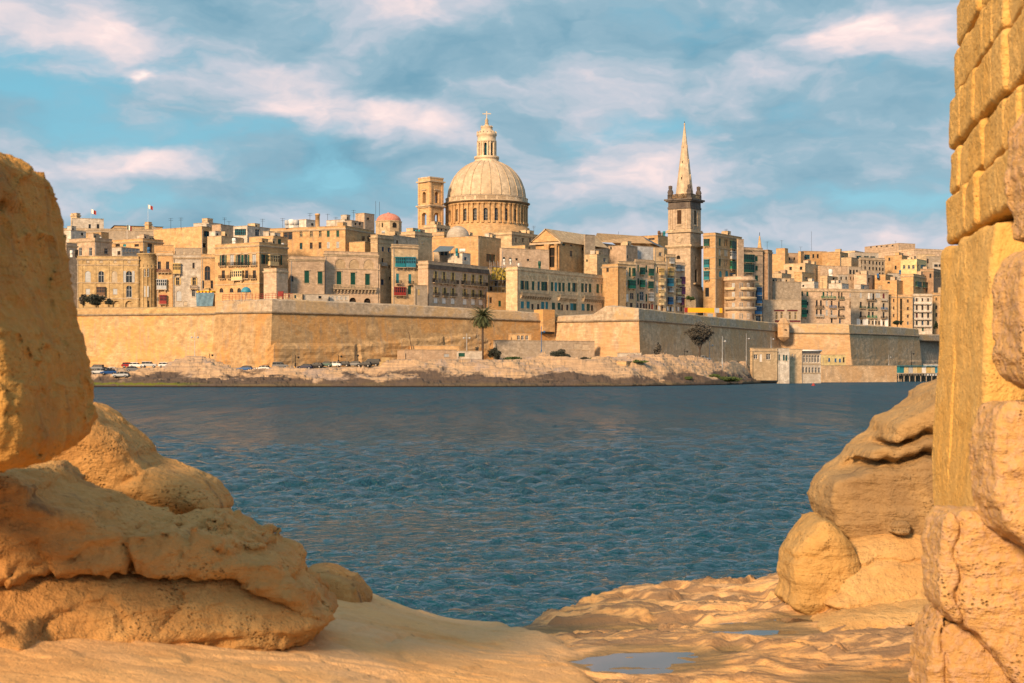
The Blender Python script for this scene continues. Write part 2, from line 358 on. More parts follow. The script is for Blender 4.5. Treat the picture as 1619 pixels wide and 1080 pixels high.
# ------------------------------------------------------------------ far shore: rocks, quay, hill under the town
SEAY = [(-300, 385), (130, 385), (430, 380), (800, 385), (1000, 400), (1150, 440), (1250, 520), (1300, 545), (1420, 600), (1500, 640), (2000, 760)]
WALLY = [(-300, 455), (130, 452), (343, 438), (430, 420), (880, 485), (1010, 452), (1235, 580), (1343, 575), (1452, 640), (1600, 705), (2000, 900)]
CITYY = [(60, 475), (343, 462), (430, 450), (880, 512), (1010, 540), (1235, 625), (1343, 630), (1450, 690), (1600, 760)]
ROCKTOP = [(-300, 584), (130, 584), (255, 584), (270, 572), (300, 563), (332, 565), (368, 580), (385, 584), (470, 584), (598, 583), (612, 569), (700, 566), (745, 565), (780, 563), (850, 561), (900, 562), (1000, 564), (1060, 566), (1130, 568), (1180, 574), (1210, 590), (1300, 592), (1600, 594), (2000, 594)]
def shore():
    m, N, b = principled('shore_rock', (.5, .4, .3), .9, 0, .2)
    pos = N.new('ShaderNodeNewGeometry').outputs['Position']
    sx = N.new('ShaderNodeSeparateXYZ', ins={0: pos}); z = sx.outputs[2]
    big = N.noise(pos, .12, 5, .6, .6); mid = N.noise(pos, .6, 5, .65, .5)
    strata = N.noise(N.mapping(pos, scale=(.10, .2, 2.2), rot=(0, R(6), 0)), 1.0, 5, .6, .5)
    c = N.mix(N.mapr(mid, .3, .7), (.44, .30, .17), (.60, .42, .26))
    c = N.mix(N.mapr(strata, .42, .60), c, (.38, .27, .18), )
    c = N.mix(N.math('MULTIPLY', N.mapr(big, .52, .62, 0, 1, True), .7), c, (.33, .27, .235))
    zz = N.math('ADD', z, N.math('MULTIPLY', N.math('SUBTRACT', N.noise(N.mapping(pos, scale=(.07, .05, .12)), 1.0, 6, .65, .8), .5), 15.0))
    c = N.mix(N.mapr(zz, 2.2, 3.8, .92, 0, True), c, (.075, .058, .05))
    zz2 = N.math('ADD', z, N.math('MULTIPLY', N.math('SUBTRACT', mid, .5), 1.5))
    c = N.mix(N.math('MULTIPLY', N.mapr(zz2, 1.4, .7, 0, .75), N.mapr(strata, .4, .6)), c, (.14, .11, .06))
    leftish = N.mapr(sx.outputs[0], -75, -85)
    c = N.mix(N.math('MULTIPLY', N.math('MULTIPLY', N.mapr(zz2, 1.2, .9, 0, 1), N.mapr(zz2, .5, .7, 0, 1)), leftish), c, (.12, .14, .02))
    c = N.mix(N.mapr(z, .45, .15), c, (.018, .014, .012))
    N.put(b.inputs['Base Color'], c)
    bp = N.new('ShaderNodeBump', ins={'Strength': .9, 'Distance': .6, 'Height': N.math('ADD', mid, N.math('MULTIPLY', strata, .5))})
    N.l.new(bp.outputs[0], b.inputs['Normal'])
    pxs = np.concatenate([np.linspace(-260, 70, 100, endpoint=False), np.linspace(70, 1500, 1400), np.linspace(1505, 1900, 100)]); n = 150; t = np.linspace(0, 1, n)
    sy = np.interp(pxs, *zip(*SEAY))-6; wy = np.interp(pxs, *zip(*WALLY))+6
    rt = np.interp(pxs, *zip(*ROCKTOP))
    PX, T = np.meshgrid(pxs, t); Y = sy[None]+(wy-sy)[None]*T**1.25; X = (PX-HX)/F*Y
    top = CH+(HY-rt)[None]/F*(sy[None]+22)              # rock crest height
    plat = np.clip(top, 3.6, 6.0)
    d = Y-sy[None]
    edge = 6+5*fbm(np.stack([X.ravel()*.03, Y.ravel()*0, X.ravel()*0], 1), 3, 9).reshape(X.shape)
    flat = np.interp(pxs, [40, 1180, 1215, 2000], [0, 0, 1, 1])[None]
    pr = sstep(edge, edge+20, d)
    pr2 = sstep(edge, edge+3, d)
    crest = np.exp(-((d-26)/12)**2)
    z = -1.5+(1.5+.9)*sstep(0, edge*.6, d)+(plat-1.2)*(pr*(1-flat)+.12*pr2*flat)+(top-plat)*crest*(1-flat)
    p = np.stack([X.ravel(), Y.ravel(), np.zeros(X.size)], 1)
    lum = fbm(p*np.array([.045, .09, 1])+3, 3, 1).reshape(X.shape); rid = fbm(p*np.array([.06, .17, 1])+7, 3, 2, ridge=True).reshape(X.shape)
    fn = fbm(p*.9, 3, 4).reshape(X.shape)
    road = sstep(34, 42, d)*np.interp(pxs, [40, 600, 640, 1190, 1230, 2000], [1, 1, .6, .6, 1, 1])[None]
    am = sstep(-1, 5, d)*(1-road)*(1-flat*.85)
    hg = fbm(p*np.array([.035, .07, 1])+21, 3, 31).reshape(X.shape)
    z += am*(lum*1.6+rid*1.9+hg*1.4+fn*.35-.9)
    # terraces in the rock
    zt_ = z+.35*lum; st = np.round(zt_/.8)*.8-.35*lum; z = z+(st-z)*.5*am
    z = z+am*.12*fn
    roadz = np.interp(pxs, [40, 430, 620, 760, 1000, 1190, 1240, 2000], [4.9, 5.0, 5.4, 7.6, 7.6, 6.3, 3.6, 3.2])[None]
    z = z*(1-road)+roadz*road
    V = np.stack([X, Y, z], -1).reshape(-1, 3); i = np.arange(X.size).reshape(X.shape)
    Q = np.stack([i[:-1, :-1], i[:-1, 1:], i[1:, 1:], i[1:, :-1]], -1).reshape(-1, 4); VG = V.reshape(n, -1, 3)
    tag(link('rocky_shore', mesh_np('rocky_shore', V, Q, m)), kind='structure')
    global shore_z
    def shore_z(px, Y):
        j = int(np.clip(np.searchsorted(pxs, px), 0, len(pxs)-1)); return float(np.interp(Y, VG[:, j, 1], VG[:, j, 2]))
    # hill under the town
    pxs2 = np.linspace(-350, 2000, 90); wy2 = np.interp(pxs2, *zip(*WALLY)); cy2 = np.interp(pxs2, *zip(*CITYY)); V = []
    rows = [(0, 3, 19.0), (1, -6, 19.5), (1, 15, 20.5), (1, 40, 25), (1, 80, 32), (1, 130, 37), (1, 190, 40), (1, 300, 36), (1, 460, 8)]
    for which, o_, h_ in rows:
        for a, c_, px in zip(wy2, cy2, pxs2):
            Yk = max(a+3, (c_ if which else a)+o_); drop = interp(px, [(-350, 1), (880, 1), (1235, .92), (1600, .85), (2000, .7)])
            V.append(((px-HX)/F*Yk, Yk, h_*drop))
    V = np.array(V); i = np.arange(len(V)).reshape(len(rows), -1)
    Q = np.stack([i[:-1, :-1], i[:-1, 1:], i[1:, 1:], i[1:, :-1]], -1).reshape(-1, 4)
    tag(link('hill', mesh_np('hill', V, Q, M['gry'])), kind='structure')
shore()

# ------------------------------------------------------------------ fortification walls
M['bast'] = masonry('bastion_stone', (.56, .385, .20), patch=(.62, .34, .12), pf=.9, streak=.6, vs=.75, grey=(.36, .31, .26), bump=.9)
M['bastR'] = masonry('pale_bastion_stone', (.62, .45, .28), patch=(.55, .34, .16), pf=.7, streak=.5, vs=.75, grey=(.36, .32, .28), bump=.8)
M['para'] = masonry('parapet_stone', (.50, .41, .30), patch=(.55, .38, .19), pf=.9, streak=.4, vs=1.0, grey=(.33, .31, .29), bump=.8)
M['paraY'] = masonry('ochre_parapet_stone', (.60, .42, .20), patch=(.55, .38, .22), pf=.5, streak=.3, vs=1.0)
def rampart(label, pts, mats, th=4.0, rock_amt=1.0):
    """pts = [(px, Y, top_row, cordon_row, base_row)] from left to right; sloping scarp, cordon and parapet"""
    root = empty('rampart', P(pts[0][0], 0, pts[0][1])*1, 0, label, 'rampart', 'harbour ramparts')
    root.location = (P(pts[0][0], 585, pts[0][1]).x, pts[0][1], 4); off = root.location
    scarp, cord, par = MB(), MB(), MB()
    W_ = [P(p[0], 585, p[1]) for p in pts]; n = len(pts)
    nor = []
    for i in range(n):
        a = W_[max(i-1, 0)]; b2 = W_[i]; c = W_[min(i+1, n-1)]
        def nn(p, q): d = (q-p); d.z = 0; d.normalize(); return Vector((d.y, -d.x, 0))
        if i == 0: v = nn(b2, c)
        elif i == n-1: v = nn(a, b2)
        else:
            n1_, n2_ = nn(a, b2), nn(b2, c); v = (n1_+n2_); v = v/max(v.length_squared/2, .3)
        nor.append(v)
    def ring(i):
        px, Y, yt, yc, yb = pts[i]; zt = P(px, yt, Y).z; zc_ = P(px, yc, Y).z; zb = P(px, yb, Y).z-3
        return zt, zc_, zb
    for i in range(n-1):
        segs = max(2, int((W_[i+1]-W_[i]).length/1.1)); rows = 22
        z_a, z_b = ring(i), ring(i+1)
        gf, gg = np.meshgrid(np.linspace(0, 1, segs+1), np.linspace(0, 1, rows+1)); gf = gf.ravel(); gg = gg.ravel()
        wx = W_[i].x+(W_[i+1].x-W_[i].x)*gf; wyy = W_[i].y+(W_[i+1].y-W_[i].y)*gf; nx_ = nor[i].x+(nor[i+1].x-nor[i].x)*gf; ny_ = nor[i].y+(nor[i+1].y-nor[i].y)*gf
        zt = z_a[1]+(z_b[1]-z_a[1])*gf; zb = z_a[2]+(z_b[2]-z_a[2])*gf; zz = zb+(zt-zb)*gg; pxv = HX+F*wx/wyy
        pp = np.stack([wx*.5, wyy*.5, zz], 1); inn = np.where((gf > 0) & (gf < 1) & (gg > 0) & (gg < 1), 1, 0)
        led = np.interp(pxv, [60, 240, 330, 430, 520, 620, 700, 745, 800, 960, 1100, 1240, 1700], [8.5, 9, 8.5, 11.5, 11.5, 13, 14.5, 16, 9, 8, 8, 8, 8])+1.2*fbm(pp*np.array([.14, .14, 0]), 3, 81)
        rocky = rock_amt*sstep(led+.25, led-.25, zz)
        out = (zt-zz)*.11+rocky*(.55+.5*fbm(pp*np.array([.3, .3, 1.2]), 4, 82, ridge=True))*inn+.10*fbm(pp*np.array([.8, .8, .9]), 3, 83)*inn
        vs = list(zip(wx+nx_*out, wyy+ny_*out, zz)); k = segs+1
        scarp.add(vs, [(r*k+s_, r*k+s_+1, (r+1)*k+s_+1, (r+1)*k+s_) for r in range(rows) for s_ in range(segs)], 0, False)
        # cordon: half-round band proud of the wall
        cs = [(.05, -.3), (.38, -.22), (.48, 0), (.38, .22), (.02, .3)]; vs = []
        for (dn, dz) in cs:
            for f, (w_, nv, zc_) in ((0, (W_[i], nor[i], z_a[1])), (1, (W_[i+1], nor[i+1], z_b[1]))):
                q = w_+nv*dn; vs.append((q.x, q.y, zc_+dz))
        cord.add(vs, [(2*r, 2*r+1, 2*r+3, 2*r+2) for r in range(len(cs)-1)], 0, True)
        segs2 = max(1, int((W_[i+1]-W_[i]).length/2.2)); vs = []
        for s_ in range(segs2+1):
            f = s_/segs2; p = W_[i].lerp(W_[i+1], f); nv = nor[i].lerp(nor[i+1], f)
            zc_ = z_a[1]+(z_b[1]-z_a[1])*f; zt = z_a[0]+(z_b[0]-z_a[0])*f
            jt = 0 if s_ in (0, segs2) else random.uniform(-.10, .10)
            for dn, z_ in ((.02, zc_+.1), (-.25, zt-.25+jt), (-.55, zt+jt), (-th, zt+.35+jt), (-th-.1, zc_-2)):
                q = p+nv*dn; vs.append((q.x, q.y, z_))
        k = 5
        par.add(vs, [(s_*k+r, (s_+1)*k+r, (s_+1)*k+r+1, s_*k+r+1) for s_ in range(segs2) for r in range(4)], 0, False)
    scarp.build('scarp', mats[0], root, off); cord.build('cordon', M['dkst'] if False else mats[2], root, off); par.build('parapet', mats[1], root, off)
    return root, off
M['cord'] = masonry('weathered_cordon', (.33, .26, .18), streak=.5)
rampart('long ochre rampart behind the car park at the far left, with one square loophole', [(-200, 452, 488, 499, 585), (60, 452, 488, 499, 585), (343, 440, 485.5, 496.5, 583)], (M['bast'], M['paraY'], M['cord']))
rampart('ochre corner bastion with its long shaded side running behind the palm tree', [(341, 440, 476, 495, 583), (430, 420, 473, 494, 583), (560, 438, 478.5, 497.5, 581), (700, 459, 485, 501.5, 578), (884, 487, 496.5, 509, 575)], (M['bast'], M['para'], M['cord']))
rampart('pale orange bastion with a raised golden parapet, between the bushes and the bare tree', [(876, 487, 500, 509, 575), (935, 470, 497, 508, 575), (955, 465, 484, 507.5, 575), (1010, 452, 487, 506.5, 578), (1130, 512, 501, 516, 580), (1237, 585, 511.5, 524.5, 583)], (M['bastR'], M['para'], M['cord']), rock_amt=.3)
rampart('long tan rampart behind the white seafront building, running to the far right', [(1234, 581, 512, 526.5, 583), (1296, 577, 512, 527, 583), (1343, 574, 513, 527.5, 583), (1400, 608, 516, 529.5, 583), (1453, 642, 520, 532, 584)], (M['bastR'], M['para'], M['cord']), rock_amt=.3)
rampart('low grey end of the rampart just left of the big foreground wall', [(1452, 648, 529, 538, 584), (1500, 675, 530, 539, 584), (1700, 780, 535, 543, 584)], (M['gry'], M['para'], M['cord']))
# ------------------------------------------------------------------ buildings
_unit = {}
def unit(style):
    """shared unit meshes: x -.5...5, z 0..1, y 0 = wall face, +y into the wall (metres)"""
    if style in _unit: return _unit[style]
    mb = MB(); kind, colr = (style.split(':')+['dark'])[:2]
    def fr(x0, x1, z0, z1, y0, y1, m): mb.box(((x0+x1)/2, (y0+y1)/2, (z0+z1)/2), (x1-x0, y1-y0, z1-z0), 0, m)
    if kind == 'win':       # glazed sash in a timber frame
        mats = [M['glass'], M[colr]]
        fr(-.5, .5, 0, 1, .24, .28, 0)
        for a, b_ in ((-.5, -.42), (.42, .5), (-.03, .03)): fr(a, b_, 0, 1, .16, .24, 1)
        for a, b_ in ((0, .05), (.95, 1), (.62, .65)): fr(-.42, -.03, a, b_, .17, .24, 1); fr(.03, .42, a, b_, .17, .24, 1)
    elif kind == 'shut':    # pair of louvred shutters, closed
        mats = [M[colr], M['glass']]
        for s_ in (-1, 1):
            x0, x1 = (-.5, -.02) if s_ < 0 else (.02, .5)
            fr(x0, x1, 0, 1, .10, .14, 0)
            for k in range(7): fr(x0+.06, x1-.06, .06+k*.13, .13+k*.13, .06, .10, 0)
            fr(x0, x0+.06, 0, 1, .04, .10, 0); fr(x1-.06, x1, 0, 1, .04, .10, 0)
        fr(-.02, .02, 0, 1, .16, .2, 1)
    elif kind == 'open':    # dark doorway with shutters folded back on the wall
        mats = [M['glass'], M[colr]]
        fr(-.5, .5, 0, 1, .24, .28, 0); fr(-.03, .03, 0, 1, .16, .24, 1); fr(-.5, .5, .6, .64, .17, .24, 1)
        for s_ in (-1, 1):
            x0, x1 = (-.98, -.52) if s_ < 0 else (.52, .98)
            fr(x0, x1, 0, 1, -.07, -.03, 1)
            for k in range(7): fr(x0+.06, x1-.06, .05+k*.13, .12+k*.13, -.10, -.07, 1)
    elif kind == 'blk':     # opening blocked with stone
        mats = [M[colr]]; fr(-.5, .5, 0, 1, .12, .18, 0); fr(-.4, .4, .1, .9, .09, .12, 0)
    elif kind == 'arch':    # deep dark arcade opening
        mats = [M['dark'], M['brownp']]; fr(-.5, .5, 0, 1, .55, .6, 0); fr(-.5, .5, .55, .59, .45, .55, 1)
    elif kind == 'box':     # enclosed timber balcony on brackets
        mats = [M[colr], M['glass'], M['trim']]
        fr(-.5, .5, .04, .40, -.85, 0, 0); fr(-.54, .54, .93, 1.0, -.95, 0, 0); fr(-.54, .54, .0, .05, -.9, 0, 2)
        fr(-.47, .47, .40, .93, -.80, -.02, 1)
        for k in range(6):
            x = -.5+k/5; fr(x-.03 if k else x, x+.03 if k < 5 else x, .40, .93, -.86, -.80, 0)
        fr(-.5, .5, .66, .70, -.85, -.80, 0)
        for x in (-.5, .47):
            fr(x, x+.03, .40, .93, -.5, -.42, 0); fr(x, x+.03, .66, .70, -.8, 0, 0)
        for x in (-.35, .35): fr(x-.05, x+.05, -.16, 0, -.6, 0, 2)
    elif kind == 'balc':    # open balcony: slab, brackets, iron railing
        mats = [M['trim'], M[colr]]
        fr(-.5, .5, -.14, 0, -.8, 0, 0)
        for x in (-.4, -.13, .13, .4): fr(x-.04, x+.04, -.42, -.14, -.55, 0, 0)
        fr(-.5, .5, .94, 1, -.8, -.76, 1); fr(-.5, .5, .05, .1, -.8, -.76, 1)
        for x in (-.5, .48): fr(x, x+.02, .94, 1, -.76, 0, 1)
        for k in range(17):
            x = -.5+k/16.3; fr(x, x+.022, .1, .94, -.79, -.77, 1)
        for x in (-.5, .48):
            for k in range(4): fr(x, x+.015, .1, .94, -.7+k*.2, -.67+k*.2, 1)
    elif kind == 'sbalc':   # long stone balcony with solid balustrade on a row of brackets
        mats = [M['trim']]
        fr(-.5, .5, -.08, .1, -1.0, 0, 0); fr(-.5, .5, .86, 1, -1.0, -.82, 0)
        for k in range(31):
            x = -.5+k/30.6; fr(x, x+.018, .1, .86, -.97, -.85, 0)
        for k in range(13):
            x = -.49+k/12.5; fr(x, x+.03, -.5, -.08, -.75, 0, 0); fr(x, x+.03, -.85, -.5, -.4, 0, 0)
    me = bpy.data.meshes.new(kind); me.from_pydata(mb.v, [], mb.f)
    for m_ in mats: me.materials.append(m_)
    me.polygons.foreach_set('material_index', mb.m); me.update(); _unit[style] = me
    return me
NAMES = {'win': 'window', 'shut': 'shutter', 'open': 'window', 'blk': 'blocked_window', 'arch': 'archway', 'box': 'enclosed_balcony', 'balc': 'balcony', 'sbalc': 'stone_balcony'}
CITYY = [(60, 475), (343, 462), (430, 450), (880, 512), (1010, 540), (1235, 625), (1343, 630), (1450, 690), (1600, 760)]
def cy(px): return interp(px, CITYY)
class Face:
    def __init__(s, O, d, L): s.O = O; s.d = d; s.L = L; s.n = (d[1], -d[0]); s.holes = []
    def u(s, px):
        k = (px-HX)/F; return (k*s.O[1]-s.O[0])/(s.d[0]-k*s.d[1])
    def pt(s, u, n, z): return (s.O[0]+s.d[0]*u+s.n[0]*n, s.O[1]+s.d[1]*u+s.n[1]*n, z)
    def Y(s, u): return s.O[1]+s.d[1]*u
def fwall(mb, f, z0, z1, m=0, hm=0):
    us = sorted(set([0, f.L]+[x for h in f.holes for x in h[:2]])); zs = sorted(set([z0, z1]+[x for h in f.holes for x in h[2:4]]))
    us = [x for x in us if 0 <= x <= f.L]; zs = [x for x in zs if z0 <= x <= z1]
    for i in range(len(us)-1):
        for j in range(len(zs)-1):
            uc, zc_ = (us[i]+us[i+1])/2, (zs[j]+zs[j+1])/2
            if any(h[0] < uc < h[1] and h[2] < zc_ < h[3] for h in f.holes): continue
            mb.quad(f.pt(us[i], 0, zs[j]), f.pt(us[i+1], 0, zs[j]), f.pt(us[i+1], 0, zs[j+1]), f.pt(us[i], 0, zs[j+1]), m)
    for h in f.holes:
        a, b_, c, e, arch, dd = h
        for (p, q) in (((a, c), (a, e)), ((a, e), (b_, e)), ((b_, e), (b_, c)), ((b_, c), (a, c))):
            mb.quad(f.pt(p[0], 0, p[1]), f.pt(q[0], 0, q[1]), f.pt(q[0], -dd, q[1]), f.pt(p[0], -dd, p[1]), m)
        if arch:
            r = (b_-a)/2; cx = (a+b_)/2; zs_ = e-r
            for sgn, cu in ((-1, a), (1, b_)):
                pts = [(cx+sgn*r*math.cos(t), zs_+r*math.sin(t)) for t in np.linspace(0, math.pi/2, 6)]
                vs = [f.pt(cu, .01, e)]+[f.pt(p[0], .01, p[1]) for p in pts]
                vs2 = [f.pt(p[0], -dd, p[1]) for p in pts]
                n = len(pts); mb.add(vs+vs2, [(0, k+1, k+2) for k in range(n-1)]+[(k+1, k+2, n+k+2, n+k+1) for k in range(n-1)], m)
def strip(mb, f, u0, u1, z0, z1, out, m=1):
    a = [f.pt(u0, 0, z0), f.pt(u1, 0, z0), f.pt(u1, 0, z1), f.pt(u0, 0, z1)]
    b_ = [f.pt(u0, out, z0), f.pt(u1, out, z0), f.pt(u1, out, z1), f.pt(u0, out, z1)]
    mb.add(a+b_, [(4, 5, 6, 7), (0, 1, 5, 4), (1, 2, 6, 5), (2, 3, 7, 6), (3, 0, 4, 7)], m)
ALLB = []
PLAIN_ROOF = ('turret', 'hut', 'shed', 'fort', 'buttress', 'church', 'opera_house', 'curtain_wall', 'wall', 'pavilion', 'quay_wall', 'low_wall', 'kiosk', 'guard_room', 'cottage', 'boat house', 'clubhouse')
def bld(name, label, cat, x0, xc, x1, yt, Y, col='och', th=45, win=(), strings=(), pil=(), cor=True, dep=11, group='houses of the old town', base=18., par=.7, roofc='roof', roofbits=True):
    if xc-x0 > 3 and 27 <= th <= 45: th = 57
    t = R(th); k0, k1 = (x0-HX)/F, (x1-HX)/F; C = P(xc, yt, Y); c_, s_ = math.cos(t), math.sin(t)
    LR = (k1*C.y-C.x)/(c_-k1*s_) if x1 > xc+.5 else dep
    LL = (C.x-k0*C.y)/(s_+k0*c_) if x0 < xc-.5 else dep
    LR = min(max(LR, .5), 130); LL = min(max(LL, .5), 130)
    fR = Face((C.x, C.y), (c_, s_), LR); fL = Face((C.x-s_*LL, C.y+c_*LL), (s_, -c_), LL)
    root = empty(name, (C.x, C.y, base), 0, label, cat, group); off = root.location
    z1 = C.z; mb = MB(); parts = []
    for row in win:
        fc, xs, ya, yb, w_, h_, sty = row[:7]; fl = row[7] if len(row) > 7 else ''
        f = fR if fc == 'R' else fL
        for i, px in enumerate(xs):
            py = ya+(yb-ya)*((px-xs[0])/max(xs[-1]-xs[0], 1e-6)); u = f.u(px); Yu = f.Y(u); wm = abs(f.u(px+w_/2)-f.u(px-w_/2)); hm = h_/F*Yu
            zc_ = P(px, py, Yu).z
            if u < .1 or u > f.L-.1: continue
            wm = min(wm, 2*u-.1, 2*(f.L-u)-.1)
            st = sty[i % len(sty)] if isinstance(sty, (list, tuple)) else sty
            if st is None: continue
            kd = st.split(':')[0]; a, b_ = u-wm/2, u+wm/2; zb_, zt_ = zc_-hm/2, zc_+hm/2
            if kd not in ('box', 'balc', 'sbalc'):
                if zt_ > z1-.2: zt_ = z1-.2
                if zt_-zb_ < .25: continue
                dd = .3 if kd != 'arch' else .62
                f.holes.append((a, b_, zb_, zt_, 'a' in fl, dd))
                if 't' in fl:
                    strip(mb, f, a-.22, b_+.22, zt_+.12, zt_+.4, .22); strip(mb, f, a-.15, b_+.15, zb_-.22, zb_-.02, .16)
                    strip(mb, f, a-.2, a-.003, zb_, zt_+.12, .08); strip(mb, f, b_+.003, b_+.2, zb_, zt_+.12, .08)
                elif 's' in fl or True:
                    strip(mb, f, a-.1, b_+.1, zb_-.15, zb_-.01, .10)
            parts.append((NAMES[kd], st, f, u, wm, zb_, zt_-zb_))
            if 'b' in fl: parts.append(('balcony', 'balc:iron', f, u, wm*1.9, zb_-.02, min(1.05, hm*.45)))
    fB1 = Face(fR.pt(LR, 0, 0)[:2], (-s_, c_), LL); fB2 = Face(fB1.pt(LL, 0, 0)[:2], (-c_, -s_), LR)
    for f in (fR, fL, fB1, fB2):
        fwall(mb, f, base, z1)
        strip(mb, f, -.12 if cor else 0, f.L+.12 if cor else f.L, z1-.02, z1+.10, .12)
        # parapet inner face
        mb.quad(f.pt(.3, -.3, z1-par), f.pt(f.L-.3, -.3, z1-par), f.pt(f.L-.3, -.3, z1+.1), f.pt(.3, -.3, z1+.1))
        mb.quad(f.pt(0, 0, z1+.1), f.pt(f.L, 0, z1+.1), f.pt(f.L-.3, -.3, z1+.1), f.pt(.3, -.3, z1+.1), 1)
    if cor:
        for f in (fR, fL): strip(mb, f, -.3, f.L+.3, z1-par-.35, z1-par-.05, .32); strip(mb, f, -.15, f.L+.15, z1-par-.6, z1-par-.352, .16)
    for sy in strings:
        zz = P(xc, sy, Y).z
        for f in (fR, fL): strip(mb, f, -.12, f.L+.12, zz-.15, zz+.15, .14)
    for px in pil:
        u = fR.u(px); strip(mb, fR, u-.35, u+.35, base+2, z1-.7, .12, 0)
    cm = M[col]
    mb.build('walls', [cm, M['trim']], root, off)
    rf = MB(); q = [f.pt(0, 0, 0) for f in (fR, fB1, fB2, fL)]
    rf.quad(*[(p[0], p[1], z1-par) for p in q]); 
    ro = rf.build('roof', M[roofc], root, off)
    if roofbits and name not in PLAIN_ROOF and cat not in PLAIN_ROOF and LR > 5 and LL > 5:
        rg = random.Random(sum(map(ord, label)))
        for _ in range(rg.choice((1, 2, 2, 3))):
            w_, d_, h_ = rg.uniform(1.6, 3.2), rg.uniform(1.6, 2.8), rg.uniform(1.1, 1.9)+par; mu, mn = rg.uniform(w_*.5+.6, LR-w_*.5-.6), -rg.uniform(1.6, min(LL-1.2, 5)); p = fR.pt(mu, mn, z1-par+h_/2)
            hb = MB(); hb.box(p, (w_, d_, h_), t); hb.box((p[0], p[1], p[2]+h_/2+.05), (w_+.2, d_+.2, .12), t, 1)
            q_ = fR.pt(mu-.2*w_, mn+d_/2+.02, p[2]-.15); hb.box(q_, (.6, .06, h_*.6), t, 2)
            hb.build('stair_hut', [M[rg.choice((col, 'crm', 'wht', 'pnk'))], M['trim'], M['dark']], root, off)
        if rg.random() < .5:
            p = fR.pt(rg.uniform(.8, LR-.8), -rg.uniform(.8, 2.5), z1-par); tb = MB(); tb.lathe((p[0], p[1]), [(.45, p[2]), (.48, p[2]+.6), (.45, p[2]+1.2), (.2, p[2]+1.35), (0, p[2]+1.38)], 12); tb.build('water_tank', M[rg.choice(('white', 'lgrey', 'dark'))], root, off)
    if win and LR > 4 and base < 30:
        rg = random.Random(len(label)*7+int(x0)); pb = MB(); uu = rg.uniform(.15, .3); pb.bar(fR.pt(uu, .1, base), fR.pt(uu, .1, z1-1), .06, 5); pb.build('drainpipe', M[rg.choice(('iron', 'lgrey'))], root, off)
    for nm, st, f, u, wm, zb_, hm in parts:
        p = f.pt(u, .005, zb_)
        link(nm, unit(st), root, (p[0]-off[0], p[1]-off[1], p[2]-off[2]), math.atan2(f.d[1], f.d[0]), (wm, 1, hm))
    ALLB.append((root, C, z1, fR, fL)); root['_z'] = z1; del root['_z']
    return root, fR, fL, z1
HG = 'harbour front houses'
def Bq(*a, **k): return bld(*a, **k)
# ---- far left
r_, f_, _, z_ = bld('palace', 'cream baroque palace with arched niches and a rounded end bay, behind the dark shrubs', 'palace', 118, 122, 219, 405, 470, 'yel', 3, [
    ('R', [139, 160, 181, 204], 438, 438, 9, 19, ['blk:lgrey', 'win:lgrey', 'blk:brick', 'open:lgrey'], 'a'),
    ('R', [139, 182], 461, 461, 7, 9, 'blk:lgrey'), ('R', [160], 461, 461, 13, 15, 'box:brownp'), ('R', [204], 461, 461, 9, 19, 'win:lgrey', 'a'),
    ('R', [160, 184, 204], 481, 481, 12, 11, 'arch', 'a'), ('R', [139, 160, 182, 204], 413, 413, 5, 5, 'blk:brick', 'a')],
    strings=[419, 447, 472], pil=[129, 150, 171, 193, 216], group=HG)
bay = MB(); cc = P(233, 500, 474)
bay.lathe((cc.x, cc.y), [(3.0, 18), (3.0, z_-4), (3.25, z_-3.8), (3.25, z_-3.5), (3.0, z_-3.3), (3.0, z_+.6), (3.3, z_+.7), (3.3, z_+1), (0, z_+1)], 24)
for k in range(8):
    a = R(-170+k*22); bay.box((cc.x+3.02*math.cos(a), cc.y+3.02*math.sin(a), (z_+18)/2-1), (.3, .5, z_-18-3), a)
bay.build('rounded_bay', M['yel'], r_, r_.location)
for py, h, st in ((431, 2.6, 'win:lgrey'), (461, 3.4, 'shut:lgrey'), (481, 2.2, 'arch')):
    zz = P(236, py, 471).z
    link('window', unit(st), r_, (cc.x+.45-r_.location.x, cc.y-3.12-r_.location.y, zz-h/2-r_.location.z), 0, (1.4, .3, h))
bld('house', 'narrow ochre house with red railed balcony, grey enclosed balcony and red door', 'house', 246, 248, 273, 398, 471, 'och', 4, [
    ('R', [252, 265], 420, 420, 5, 13, 'win:brownp'), ('R', [258.5], 428, 428, 20, 5.5, 'balc:maroon'), ('R', [256], 450, 450, 18, 17, 'box:lgrey'), ('R', [258], 474, 474, 11, 15, 'box:red'), ('R', [249.5], 473, 473, 4, 6, 'win:dark')], strings=[401], group=HG)
bld('house', 'peeling whitewashed house with a yellow enclosed balcony high on its front', 'house', 273, 274, 318, 403, 470, 'wht', 4, [
    ('R', [280], 425, 425, 13, 17, 'box:yelp'), ('R', [306], 420, 420, 3.5, 9, 'win:brownp'), ('R', [281, 307], 445, 445, 5, 11, 'open:yelp', 't'), ('R', [307], 454, 454, 12, 5, 'balc:brownp'),
    ('R', [283], 468, 468, 8, 16, 'blk:lgrey', 'a'), ('R', [306], 463, 463, 5, 12, 'win:lgrey'), ('R', [293], 480, 480, 6, 6, 'blk:brick')], group=HG)
bld('house', 'ochre house with one tall arched window beside the peeling white house', 'house', 318, 319, 340, 402, 468, 'och', 4, [
    ('R', [328], 432, 432, 9, 23, 'win:brownp', 'a'), ('R', [321, 335], 450, 450, 4, 13, 'win:brownp'), ('R', [328], 458, 458, 6, 5, 'box:creamp'), ('R', [322], 480, 480, 7, 7, 'arch', 'a')], group=HG)
bld('house', 'brown house with mauve windows standing above the cream baroque palace', 'house', 109, 150, 177, 376, 500, 'pnk', 40, [
    ('L', [118, 127, 143], 398, 398, 5, 13, 'win:lgrey'), ('R', [168], 397, 398, 6, 9, 'win:lgrey')])
